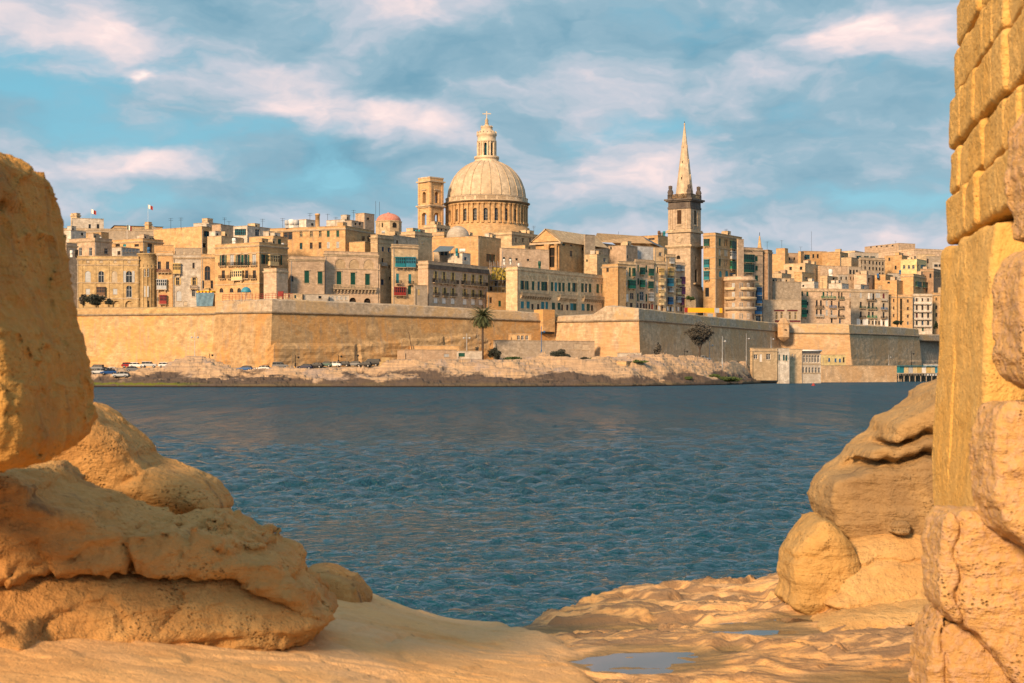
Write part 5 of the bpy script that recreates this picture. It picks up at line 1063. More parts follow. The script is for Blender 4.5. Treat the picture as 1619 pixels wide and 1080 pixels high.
    for (a, b_) in ((.9, .9), (s-.9, .9), (.9, s-.9), (s-.9, s-.9)):
        ux, uy = C.x+dR[0]*a+dL[0]*b_, C.y+dR[1]*a+dL[1]*b_; ur = MB()
        ur.lathe((ux, uy), [(1.15, z(313)), (1.15, z(306)), (1.3, z(305.8)), (.95, z(305)), (1.2, z(302)), (.95, z(299)), (.62, z(296.5)), (.78, z(295.6)), (.78, z(291.5)), (.3, z(291)), (0, z(290.6))], 10); build(ur, 'urn', M['dkst'])
    sp = MB(); r0 = 3.55
    prof = [(r0, z(313)), (r0, z(305)), (r0*.97, z(303.5)), (.12, z(190.5))]
    sp.lathe((cx, cy_), prof, 8, 0, th+R(22.5), th+R(382.5), sm=False)
    sp.lathe((cx, cy_), [(.3, z(193)), (.36, z(191.5)), (.1, z(190))], 8)
    for py in (279, 253, 229):
        for j in range(4):
            a = th+j*math.pi/2-math.pi/2; zz = z(py); rr = r0*.97*(303.5-189-(303.5-py))/(303.5-189)*.93
            ox, oy = cx+rr*math.cos(a), cy_+rr*math.sin(a); sp.box((ox, oy, zz), (.4, .7*rr/r0+.2, 1.8*rr/r0+.5), a, 0)
            sp.box((cx+(rr+.21)*math.cos(a), cy_+(rr+.21)*math.sin(a), zz-.1), (.03, .4*rr/r0+.12, 1.0*rr/r0+.3), a, 1)
            w2 = (.7*rr/r0+.2)/2+.06; zt = zz+(1.8*rr/r0+.5)/2
            ex = Vector((math.cos(a), math.sin(a), 0)); ey = Vector((-math.sin(a), math.cos(a), 0)); o_ = Vector((ox, oy, zt))
            sp.add([o_+ex*.22-ey*w2, o_+ex*.22+ey*w2, o_+ex*.22+Vector((0, 0, w2*1.5)), o_-ex*.22-ey*w2, o_-ex*.22+ey*w2, o_-ex*.22+Vector((0, 0, w2*1.5))], [(0, 1, 2), (0, 2, 5, 3), (1, 4, 5, 2)])
    build(sp, 'spire', [M['dom'], M['dark']])
    fn = MB(); fn.bar((cx, cy_, z(190)), (cx, cy_, z(187.5)), .12); build(fn, 'finial', M['iron'])
steeple()
# ------------------------------------------------------------------ roof clutter
RG = 'rooftop fittings of the old town'
def mast(px, py0, py1, Y, label, arms=2, w=1.0, cat='aerial'):
    a, b_ = P(px, py1, Y), P(px, py0, Y); mb = MB(); a.z -= 1.5
    mb.bar((0, 0, 0), (0, 0, b_.z-a.z), .06*w, 5)
    for i in range(arms):
        zz = (b_.z-a.z)*(.96-.16*i); mb.bar((-.8+.1*i, 0, zz), (.8-.1*i, .2, zz), .035*w, 4)
        for j in range(4): mb.bar((-.6+j*.4, -.3, zz), (-.6+j*.4, .3, zz), .02*w, 4)
    o = mb.build('aerial_mast', M['iron']); o.location = a; return tag(o, label, cat, RG)
for i, (px, y0, y1, Y, n, lb) in enumerate([
    (270, 345, 357, 520, 2, 'leftmost thin aerial on the big plain orange house'), (286, 344, 357, 520, 2, 'second thin aerial on the big plain orange house'), (355, 344, 353, 525, 2, 'aerial over the beige rooftop house with antennas'),
    (362, 350, 356, 520, 1, 'short aerial at the left of the white penthouse'), (415, 346, 357, 510, 2, 'dark stub aerial on the white modern penthouse'), (447, 345, 357, 505, 2, 'aerial standing left of the roof tanks'),
    (490, 337, 348, 505, 2, 'forked aerial above the small white hut'), (518, 338, 352, 545, 1, 'aerial behind the round chimney'), (531, 343, 352, 540, 2, 'small aerial right of the round chimney'),
    (559, 332, 346, 560, 2, 'dark weather mast on the ridge left of the tower block'), (594, 318, 345, 570, 0, 'tall thin pole left of the red dome'), (600, 319, 345, 570, 0, 'tall thick pole just left of the red dome'),
    (1148, 362, 370, 600, 2, 'aerial on the tall green bay tenement'), (1236, 380, 392, 722, 1, 'aerial with a pale cup on the orange stair tower'), (1266, 390, 398, 729, 1, 'dark knob mast on the orange slab tower'), (1416, 381, 386, 865, 1, 'tiny mast on the gun port fort storey'),
    (1283, 366, 397, 760, 0, 'tall pale pole on the skyline of the right hill'), (1213, 382, 393, 640, 1, 'aerial right of the thin pinnacle'), (1028, 372, 380, 650, 1, 'aerial left of the steeple'), (978, 366, 374, 620, 0, 'short mast on the nave roof'),
    (1300, 440, 452, 668, 2, 'aerial on the right hill below the blank beige wall'), (1331, 420, 440, 692, 0, 'thin pole before the grey four window house'), (1389, 437, 448, 682, 2, 'aerial by the blue barrel house'), (688, 352, 357, 565, 2, 'aerial on the priory wing'), (844, 357, 367, 570, 2, 'aerial right of the great drum')]):
    mast(px, y0, y1, Y, lb, n)
def tank(px, py, Y, r, h, mt, label, horiz=False):
    c = P(px, py, Y); mb = MB()
    if horiz: mb.bar((-h/2, 0, r), (h/2, 0, r), r, 12); mb.box((-h/3, 0, .1), (.1, r*1.6, .3)); mb.box((h/3, 0, .1), (.1, r*1.6, .3))
    else: mb.lathe((0, 0), [(0, h+.2*r), (r*.5, h+.15*r), (r, h), (r*1.03, h*.5), (r, 0), (0, 0)], 14); mb.box((0, 0, -.5), (r*1.5, r*1.5, .95))
    o = mb.build('water_tank', M[mt]); o.location = c; tag(o, label, 'water tank', RG)
for a in [(454, 356, 488, .8, 1.5, 'lgrey', 'pale round tank, left one of three beside the white hut', 0), (461, 356, 488, 1.0, 1.7, 'white', 'white round tank, middle one of three beside the white hut', 0), (468.5, 356, 488, .9, 1.6, 'lgrey', 'grey tank nearest the small white hut', 0),
          (722, 400, 500, .45, 1.5, 'teal', 'teal upright cylinder beside the solar panel', 0), (731, 399, 500, .6, 1.9, 'white', 'white lying tank on the white roof hut', 1), (797, 414, 512, .35, .9, 'white', 'left one of two white tanks by the green arched windows', 0), (807, 414, 512, .35, .9, 'white', 'right one of two white tanks by the green arched windows', 0),
          (653, 368, 508, .4, .8, 'teal', 'left one of the row of teal roof tanks below the bell tower', 0), (658, 367.5, 508, .4, .8, 'teal', 'middle one of the row of teal roof tanks below the bell tower', 0), (663, 367, 508, .4, .8, 'teal', 'right one of the row of teal roof tanks below the bell tower', 0),
          (820, 420, 500, .35, .7, 'white', 'white tank at the left end of the long shutter palace roof', 0), (853, 420, 505, .5, 1.4, 'green', 'dark green tank beside the church porch', 0), (370, 382, 470, .6, 1.0, 'white', 'white tank on the green door corner house', 0),
          (1313, 434, 684, .9, 2.2, 'white', 'white capped round tank on the right hill', 0), (1388, 436, 678, .5, .9, 'blue', 'small blue barrel on the orange terrace house', 0), (1042, 370, 648, .6, 1.3, 'brownp', 'dark tank left of the steeple shaft', 0), (1050, 370, 650, .6, 1.1, 'teal', 'teal dome tank left of the steeple shaft', 0),
          (574, 379, 485, .5, 1.1, 'dark', 'left one of two black barrels on the grey shaded wall', 0), (583, 378, 487, .5, 1.1, 'dark', 'right one of two black barrels on the grey shaded wall', 0), (606, 369, 482, .4, 1.0, 'lgrey', 'grey lying tank on the tall narrow house', 1),
          (1470, 458, 690, .8, 1.5, 'green', 'dark green tank between the white cube and the foreground wall', 0), (1423, 430, 690, .5, .8, 'blue', 'small blue barrel on the white roof box house', 0), (121, 402, 488, .5, 1.4, 'dark', 'left one of two dark barrels at the far left roof edge', 0), (113, 402, 488, .5, 1.2, 'white', 'pale barrel at the far left roof edge', 0), (235, 397, 497, .5, 1.2, 'blue', 'small blue barrel over the round palace bay', 0)]:
    tank(*a)
# chimney, solar panel, roof pergola
c = P(502, 357, 492); mb = MB(); mb.lathe((0, 0), [(.75, -2), (.72, P(1, 341, 492).z-c.z), (.85, P(1, 341, 492).z-c.z), (.85, P(1, 338, 492).z-c.z), (.5, P(1, 338, 492).z-c.z), (.5, P(1, 345, 492).z-c.z)], 16); o = mb.build('chimney', M['och']); o.location = c; tag(o, 'round orange stone chimney on the large warm brown house', 'chimney')
sp = MB(); a, b_, c, d = P(684, 398, 498), P(712, 396.5, 500), P(718, 389.5, 506), P(695, 389, 507)
sp.add([a, b_, c, d, a-Vector((0, 0, .15)), b_-Vector((0, 0, .15)), c-Vector((0, 0, .15)), d-Vector((0, 0, .15))], [(0, 1, 2, 3), (4, 7, 6, 5), (0, 4, 5, 1), (1, 5, 6, 2), (2, 6, 7, 3), (3, 7, 4, 0)])
for q in (a, b_, c, d): sp.bar(q, (q.x, q.y, q.z-3), .08)
tag(sp.build('solar_panel', M['slate']), 'dark sloping solar panel on posts above the yellow shutter palace', 'solar panel')
# scaffolding with netting on the house under repair
f = next(b for b in ALLB if b[0].get('label', '').startswith('house under repair'))[3]; sc = MB(); nt = MB(); zt = P(795, 422, 515).z; u0 = .3
L = f.L
for i in range(9):
    u_ = L*i/8; sc.bar(f.pt(u_, 1.0, 18), f.pt(u_, 1.0, zt+1.5), .06, 5); sc.bar(f.pt(u_, 1.9, P(1, 450, 515).z), f.pt(u_, 1.9, zt+1), .05, 5)
for py in (424, 431, 438, 446, 455):
    zz = P(1, py, 515).z; sc.bar(f.pt(0, 1, zz), f.pt(L, 1, zz), .05, 5); sc.bar(f.pt(0, 1.9, zz), f.pt(L, 1.9, zz), .05, 5)
    a_ = [f.pt(0, 1, zz-.1), f.pt(L, 1, zz-.1), f.pt(L, 1.9, zz-.1), f.pt(0, 1.9, zz-.1)]; sc.add(a_, [(0, 1, 2, 3)], 1)
sr = empty('scaffolding', f.pt(0, 1, 18), 0, 'scaffold of thin poles with torn yellow netting beside the long shutter palace', 'scaffolding')
sc.build('poles', [M['steel'], M['brownp']], sr, sr.location)
vs = []; nn = 26
for j in range(7):
    for i in range(nn+1): vs.append(f.pt(L*i/nn, 1.98+.14*math.sin(i*1.9+j*1.3), P(1, 426+j*3.1, 515).z))
fs = [(j*(nn+1)+i, j*(nn+1)+i+1, (j+1)*(nn+1)+i+1, (j+1)*(nn+1)+i) for j in range(6) for i in range(nn) if (i*7+j*5) % 9 > 1]
nt.add(vs, fs); nt.build('netting', plain('yellow_netting', (.42, .32, .06), .8, 0, .4), sr, sr.location)
# flags
def flag(px, py0, py1, Y, mats, label, w=1.6, d=1):
    a, b_ = P(px, py1, Y), P(px, py0, Y); r = empty('flag', a, 0, label, 'flag', 'flags on the left skyline'); mb = MB(); mb.bar((0, 0, -1), (0, 0, b_.z-a.z), .06, 6, r2=.04); mb.build('flagpole', M['white'], r)
    H = b_.z-a.z
    for s_, mt in enumerate(mats):
        mb = MB(); vs = []
        for i in range(5):
            u_ = (s_+i/4)*w/len(mats)
            for zz in (0, -1.6): vs.append((u_*d*.85, .18*math.sin(u_*4), H-.1+zz-.35*u_))
        mb.add(vs, [(2*i, 2*i+2, 2*i+3, 2*i+1) for i in range(4)]); mb.build('cloth', M[mt], r)
flag(144, 330, 362, 600, ['white', 'red'], 'white and red flag on a pole above the white ridge house', 2.4); flag(234, 323, 352, 630, ['white', 'red'], 'white and red flag over the slate roofed building', 2.4); flag(201, 355, 376, 520, ['green', 'white', 'red'], 'green white and red flag in front of the long grey wall', 1.8)
# hoarding, canopy, tarpaulin, barriers
def slab(name, cat, label, px0, px1, y0, y1, Ya, Yb, segs, grp=None):
    r = empty(name, P(px0, y1, Ya), 0, label, cat, grp); a, b_ = P(px0, y1, Ya), P(px1, y1, Yb); t = (P(px0, y0, Ya).z-a.z); ang = math.atan2(b_.y-a.y, b_.x-a.x); L = math.hypot(b_.x-a.x, b_.y-a.y)
    for f0, f1, mt in segs:
        mb = MB(); q = a.lerp(b_, (f0+f1)/2)-a; dz = (b_.z-a.z)*(f0+f1)/2; mb.box((q.x, q.y, t/2+q.z*0+dz*0), (L*(f1-f0)-.05, .2, t), ang); 
        mb.build('panel', M[mt], r)
    mb = MB()
    for i in range(int(L/2.5)+1): q = (b_-a)*(i*2.5/L); mb.bar((q.x, q.y+.15, -2.5), (q.x, q.y+.15, t-.1), .07)
    mb.build('posts', M['steel'], r); return r
slab('hoarding', 'hoarding', 'long orange site hoarding with a red left end at the foot of the steeple', 1082, 1142, 486.5, 494, 552, 556, [(0, .085, 'red'), (.085, .79, 'orange'), (.79, .92, 'lgrey'), (.92, 1, 'orange')])
slab('signboard', 'sign', 'small pale board under the orange hoarding', 1119, 1127, 496, 501.5, 546, 547, [(0, 1, 'lgrey')])
c = P(389, 462, 436); r = empty('canopy', c, 0, 'bright blue domed canopy in front of the green door corner house', 'canopy'); mb = MB()
mb.lathe((0, 0), [(1.45*math.cos(t)+.01, 1.5*math.sin(t)+.0) for t in np.linspace(0, math.pi/2, 8)], 16); mb.build('cover', M['cyan'], r); mb = MB()
for x, y in ((-1.3, 0), (1.3, 0), (0, 1.3), (0, -1.3)): mb.bar((x, y, -2.5), (x, y, .1), .06)
mb.build('posts', M['steel'], r)
c = P(325, 484, 446); r = empty('site_cabin', c, 0, 'blue tarpaulin over a cabin with orange rolls on top, on the left rampart', 'cabin'); mb = MB(); vs = []
for j in range(7):
    for i in range(13): vs.append((-2.7+5.4*i/12-.12*j*(i-6)/12, -1.0+.16*math.sin(i*1.7+j*.8)-.04*j, 3.9-.66*j))
mb.add(vs, [(j*13+i, j*13+i+1, (j+1)*13+i+1, (j+1)*13+i) for j in range(6) for i in range(12)], 0, True); mb.build('tarpaulin', M['tarp'], r)
mb = MB(); mb.box((0, .4, 1.8), (5, 2.4, 3.6)); mb.build('cabin_body', M['brownp'], r); mb = MB()
for i in range(5): mb.bar((-2.2+i*1.0, -.9, 4.15), (-1.5+i*1.0, .9, 4.2), .35, 10)
mb.build('rolls', M['orange'], r)
mb = MB(); a, b_ = P(352, 466, 430), P(462, 464, 427)
for t in (0, .5, 1.0): mb.bar((a.x, a.y, a.z-1+t), (b_.x, b_.y, b_.z-1+t), .05, 5)
for i in range(22): q = a.lerp(b_, i/21); mb.bar((q.x, q.y, q.z-1.8), (q.x, q.y, q.z+.1), .05, 5)
tag(mb.build('barrier', M['red']), 'red safety railing along the top of the corner bastion', 'railing')
c = P(444, 468, 428); mb = MB(); mb.box((0, 0, .5), (1.5, 1.0, 1.3)); mb.box((0, 0, 1.22), (1.7, 1.2, .12)); mb.bar((-.5, 0, -1), (-.5, 0, 0), .08); mb.bar((.5, 0, -1), (.5, 0, 0), .08); o = mb.build('site_box', M['red']); o.location = c; tag(o, 'solid red box on the corner bastion railing', 'box')
# sentry boxes on the ramparts
def sentry(px, Y, y0, y1, w, label, mt='bastR', dome=True):
    c = P(px, y1, Y); H = P(px, y0, Y).z-c.z; r = w/2*Y/F; ro = empty('sentry_box', c, 0, label, 'sentry box'); mb = MB(); n = 6
    mb.lathe((0, 0), [(.1, -1.8), (r*.6, -1.0), (r*1.05, 0), (r, .1), (r, H-.5), (r*1.12, H-.4), (r*1.12, H-.1), (r*.9, H), (r*.5, H+(r*.7 if dome else .1)), (0, H+(r*.85 if dome else .12))], n, 0, R(12), R(372), sm=False); mb.build('turret_body', M[mt], ro)
    mb = MB(); mb.box((.3, -r*.93, H*.5), (.9, .12, .35)); mb.build('slit', M['dark'], ro)
sentry(1239, 576, 510.5, 533, 20, 'stone sentry box bulging from the rampart above the white seafront building')
c = P(861, 518, 482); ro = empty('box_turret', c, 0, 'square brown box built out from the rampart on a dark arch, right of the palm', 'wall box'); mb = MB(); mb.box((0, 2.2, P(861, 491, 482).z-c.z-3.2), (5.0, 4.4, 7), R(40)); mb.build('box_wall', M['bast'], ro)
mb = MB(); zt_ = P(861, 491, 482).z-c.z-3.2-3.55; mb.box((0, 2.0, zt_-.35), (4.7, 4.1, .65), R(40)); mb.build('underside', M['dark'], ro)
mb = MB(); sq_ = (2.1, .9); mb.box((0, 0, 0), (.1, .1, .1)) ; 
c = P(249+0, 523, 449); r0 = c; ho = empty('loophole', P(247, 525, 449), 0, 'square dark loophole in the long ochre rampart', 'opening'); mb = MB(); mb.box((0, 1.0, .8), (2.0, 2.2, 1.6)); mb.box((0, -.12, 1.75), (2.4, .3, .3), 0, 1); mb.build('recess', [M['dark'], M['bast']], ho)
# ------------------------------------------------------------------ vegetation
def leafmat(name, c, var=.5):
    m, N, b = principled(name, c, .7, 0, .2); pos = N.new('ShaderNodeNewGeometry').outputs['Position']
    n = N.noise(pos, 1.6, 3); N.put(b.inputs['Base Color'], N.mix(N.mapr(n, .3, .7), tuple(x*(1-var) for x in c), tuple(x*(1+var) for x in c))); return m
LV = {'bush': leafmat('bush_leaves', (.05, .085, .03)), 'grey': leafmat('dry_twigs', (.12, .11, .09)), 'dark': leafmat('tamarisk_leaves', (.055, .06, .045)), 'palm': leafmat('palm_leaves', (.085, .10, .045)), 'cyp': leafmat('cypress_leaves', (.025, .04, .022)), 'scrub': leafmat('scrub', (.08, .11, .03))}
BARK = plain('bark', (.085, .06, .045), .9)
def leaves(mb, c, rx, ry, rz, n, size, clumps=9, hollow=.35):
    cs = []
    for _ in range(clumps):
        while True:
            p = Vector((random.uniform(-1, 1), random.uniform(-1, 1), random.uniform(-1, 1)))
            if p.length < 1: break
        cs.append((p*.75, random.uniform(.28, .5)))
    for i in range(n):
        q, cr = random.choice(cs); d = Vector((random.gauss(0, 1), random.gauss(0, 1), random.gauss(0, 1))).normalized()*cr*random.uniform(hollow, 1)
        p = q+d; p = Vector((c[0]+p.x*rx, c[1]+p.y*ry, c[2]+p.z*rz))
        a = Vector((random.gauss(0, 1), random.gauss(0, 1), random.gauss(0, .6))).normalized()*size*random.uniform(.6, 1.3); b_ = a.orthogonal().normalized()*size*random.uniform(.3, .6)
        mb.add([p-a, p+b_, p+a, p-b_], [(0, 1, 2, 3)])
def bush(px, py, Y, w, h, mt, label, n=500, size=.27, group='shrubs on the ramparts and shore', stems=4):
    c = P(px, py, Y); k = Y/F
    if py > 525: c.z = min(c.z, shore_z(px, Y)-.1)
    r = empty('shrub', c, 0, label, 'shrub', group); mb = MB()
    for i in range(stems): a = random.uniform(0, 6.28); mb.bar((0, 0, -.5), (math.cos(a)*w*k*.25, math.sin(a)*w*k*.2, h*k*.6), .07, 5, r2=.03)
    mb.build('stems', BARK, r); mb = MB(); leaves(mb, (0, 0, h*k*.52), w*k/2, w*k*.4, h*k/2, n, size, max(12, int(w/1.6))); mb.build('foliage', LV[mt], r)
SB = [(755, 549, 446, 16, 26, 'grey', 'dry thicket behind the trunk of the date palm', 500), (783, 556, 443, 26, 22, 'dark', 'dark thicket against the wall just right of the date palm', 700), (945, 559, 438, 30, 6, 'scrub', 'low scrub on the rocks under the pale orange bastion', 300), (1010, 575, 415, 30, 6, 'scrub', 'scrub patch beside the orange lit hut', 250), (735, 568, 425, 24, 5, 'scrub', 'scrub patch in front of the little kiosk', 200), (905, 572, 415, 40, 5, 'scrub', 'long scrub streak on the rocks below the round olive bush', 260), (1172, 579, 435, 30, 8, 'scrub', 'green scrub at the right end of the rocks', 320),(152, 484, 455, 36, 19, 'dark', 'wide dark tamarisk shrub at the left end of the rampart top', 900), (132, 484, 455, 14, 20, 'grey', 'thin greyish shrub beside the big boulder on the rampart top', 300), (172, 483, 455, 14, 12, 'dark', 'small dark shrub by the first ground arch of the cream palace', 300),
      (885, 562, 440, 32, 20, 'dark', 'round dark olive bush at the foot of the pale orange bastion', 1500), (812, 560, 440, 38, 8, 'bush', 'long low green bush on the shore right of the palm', 700), (848, 558, 442, 12, 6, 'bush', 'small green bush beneath the box turret', 200), (924, 556, 440, 16, 7, 'dark', 'small dark bush right of the round olive bush', 250),
      (1092, 475, 570, 17, 8, 'bush', 'rounded green bush on the yard wall at the steeple foot', 500), (1419, 514, 650, 22, 8, 'cyp', 'dark hedge at the foot of the orange apartment block with the recess', 400), (1480, 522, 655, 8, 15, 'cyp', 'small dark conical tree at the far right before the orange apartments', 400),
      (1040, 565, 440, 14, 24, 'grey', 'bare grey bush against the shaded bastion wall', 380), (700, 546, 452, 22, 4, 'bush', 'green creeper on top of the low shore wall left of the palm', 200), (1150, 572, 440, 44, 10, 'scrub', 'green scrub patch right of the bare tree on the rocks', 700), (1126, 577, 435, 30, 9, 'scrub', 'green scrub patch under the bare tree', 500),
      (1086, 572, 425, 26, 5, 'scrub', 'low scrub left of the bare tree on the rocks', 250), (860, 572, 420, 26, 5, 'scrub', 'small scrub patch on the rocks below the box turret', 160), (1190, 578, 450, 18, 8, 'scrub', 'scrub patch beside the white seafront building', 250), (806, 541, 470, 18, 7, 'bush', 'green tuft on the ledge above the low shore wall', 200), (385, 517, 438, 34, 26, 'grey', 'sprawling caper plant on the lit side of the corner bastion', 260)]
for a in SB: bush(*a[:7], n=int(a[7]*3))
def palm(px, base, top, Y, label):
    c = P(px, base, Y); H = P(px, top, Y).z-c.z; r = empty('palm_tree', c, 0, label, 'palm tree'); mb = MB(); n = 26; th = H*.80
    mb.lathe((0, 0), [((.34 if i % 2 else .40)*(1-.25*i/n)+(.12 if i > n-4 else 0), -4+(th+4)*i/n) for i in range(n+1)], 10); mb.build('trunk', BARK, r)
    mb = MB()
    for i in range(84):
        az_ = i*2.399+random.uniform(-.2, .2); t = i/83; e0 = R(78)-R(115)*t; L = random.uniform(.85, 1.05)*(5.0 if t < .75 else 4.2); p = Vector((0, 0, th)); d_ = e0; pts = [p.copy()]; drs = []
        for s_ in range(9):
            v_ = Vector((math.cos(az_)*math.cos(d_), math.sin(az_)*math.cos(d_), math.sin(d_))); drs.append(v_); p = p+v_*L/9; pts.append(p.copy()); d_ -= R(7+6*t)
        for s_ in range(9):
            mb.bar(pts[s_], pts[s_+1], .035*(1-s_/11), 4)
            side = drs[s_].cross(Vector((0, 0, 1))).normalized() if abs(drs[s_].z) < .98 else Vector((1, 0, 0)); up = side.cross(drs[s_])
            for q in range(3):
                b_ = pts[s_].lerp(pts[s_+1], q/3); ln = .8*math.sin(math.pi*min((s_+q/3+1.2)/10.3, 1))+.1
                for sg in (-1, 1):
                    tip = b_+side*sg*ln*.8+drs[s_]*ln*.55-Vector((0, 0, ln*.22)); wv = drs[s_]*.075; mb.add([b_-wv, b_+wv, tip], [(0, 1, 2)])
    mb.build('crown', LV['palm'], r)
palm(763, 560, 487, 441, 'lone date palm standing in front of the rampart near the middle')
def bare_tree(px, base, top, Y, wpx, label):
    c = P(px, base, Y); H = P(px, top, Y).z-c.z; k = Y/F; r = empty('tamarisk_tree', c, 0, label, 'tree'); tr, tw = MB(), MB(); tr.bar((0, 0, -5), (0, 0, -.4), .36, 6)
    rg = random.Random(5)
    def grow(p, d_, L, rad, lev):
        q = p+d_*L; (tr if lev < 4 else tw).bar(p, q, rad, 6 if lev < 3 else 3, r2=rad*.68)
        if lev == 6:
            for _ in range(7):
                v_ = Vector((rg.gauss(0, 1), rg.gauss(0, 1), rg.gauss(.3, 1))).normalized(); tw.bar(q, q+v_*L*.9, .028, 3)
            return
        for _ in range(3 if lev < 4 else 3):
            v_ = (d_+Vector((rg.gauss(0, .42), rg.gauss(0, .42), rg.gauss(.16, .3)))).normalized(); grow(q, v_, L*rg.uniform(.62, .80), rad*.62, lev+1)
    grow(Vector((0, 0, -.5)), Vector((.03, 0, 1)), H*.28, .34, 0)
    leaves(tw, (0, 0, H*.66), 20*k, 17*k, H*.36, 9000, .24, 40, .1)
    tr.build('trunk', BARK, r); tw.build('crown', LV['grey'], r)
bare_tree(1106, 567, 508, 448, 40, 'thin leaved grey tree in front of the shaded side of the pale bastion')
# leaning post and lamp posts
mb = MB(); c = P(650, 553, 445); mb.bar((.4, 0, -1), (-.75, 0, 5.2), .16, 6, r2=.08); mb.bar((-.6, 0, 4.6), (-1.2, .3, 6.0), .06, 5); o = mb.build('dead_trunk', BARK); o.location = c; tag(o, 'leaning dead palm trunk against the rampart, left of the low shore wall', 'tree trunk')
LG = 'street lamps on the quay'
def lamp(px, base, top, Y, label, mt='lgrey', arms=2):
    c = P(px, base, Y); H = P(px, top, Y).z-c.z; r = empty('street_lamp', c, 0, label, 'street lamp', LG); mb = MB(); mb.bar((0, 0, -5), (0, 0, H*.92), .12, 8, r2=.08); mb.bar((0, 0, -1), (0, 0, .7), .2, 8); mb.build('pole', M[mt], r)
    mb = MB()
    for s_ in ((-1, 1) if arms == 2 else (1,)): mb.bar((0, 0, H*.72), (s_*.85, 0, H*.72+.15), .05, 6)
    mb.build('arm', M[mt], r)
    for s_ in ((-1, 1) if arms == 2 else (1,)):
        mb = MB(); mb.lathe((s_*.85, 0), [(.05, H*.72+.3), (.3, H*.72+.15), (.32, H*.72-.05), (.15, H*.72-.3), (.05, H*.72-.32)], 10); mb.build('lamp_head', M[mt], r)
for a in [(308, 566, 521, 420, 'tall double headed lamp on the rock behind the car park'), (856, 557, 512, 445, 'tall blue lamp post under the box turret', 'blue', 1), (738, 562, 524, 438, 'pale blue twin lamp just left of the palm', 'lgrey', 2), (561, 578, 556, 420, 'short dark lamp among the dark parked cars', 'iron', 1), (467, 578, 560, 410, 'short lamp at the right end of the traffic cones', 'iron', 1), (535, 573, 560, 425, 'short dark lamp behind the left of the dark parked cars', 'iron', 1),
          (1142, 570, 528, 450, 'pale blue lamp post right of the bare tree', 'lgrey', 1), (1122, 570, 537, 455, 'thin lamp post behind the bare tree crown', 'lgrey', 1), (1180, 566, 524, 480, 'lamp post left of the white seafront building', 'steel', 1), (1219, 550, 531, 520, 'lamp above the white seafront building roof', 'steel', 1), (1441, 576, 553, 600, 'lamp post near the coloured boat sheds', 'iron', 1), (1405, 578, 560, 600, 'thin pole behind the cars on the right quay', 'steel', 0), (1082, 571, 550, 455, 'short dark pole beside the grey bush', 'iron', 0), (331, 571, 558, 425, 'little dark post on the rock right of the tall double lamp', 'iron', 0)]:
    lamp(*a)
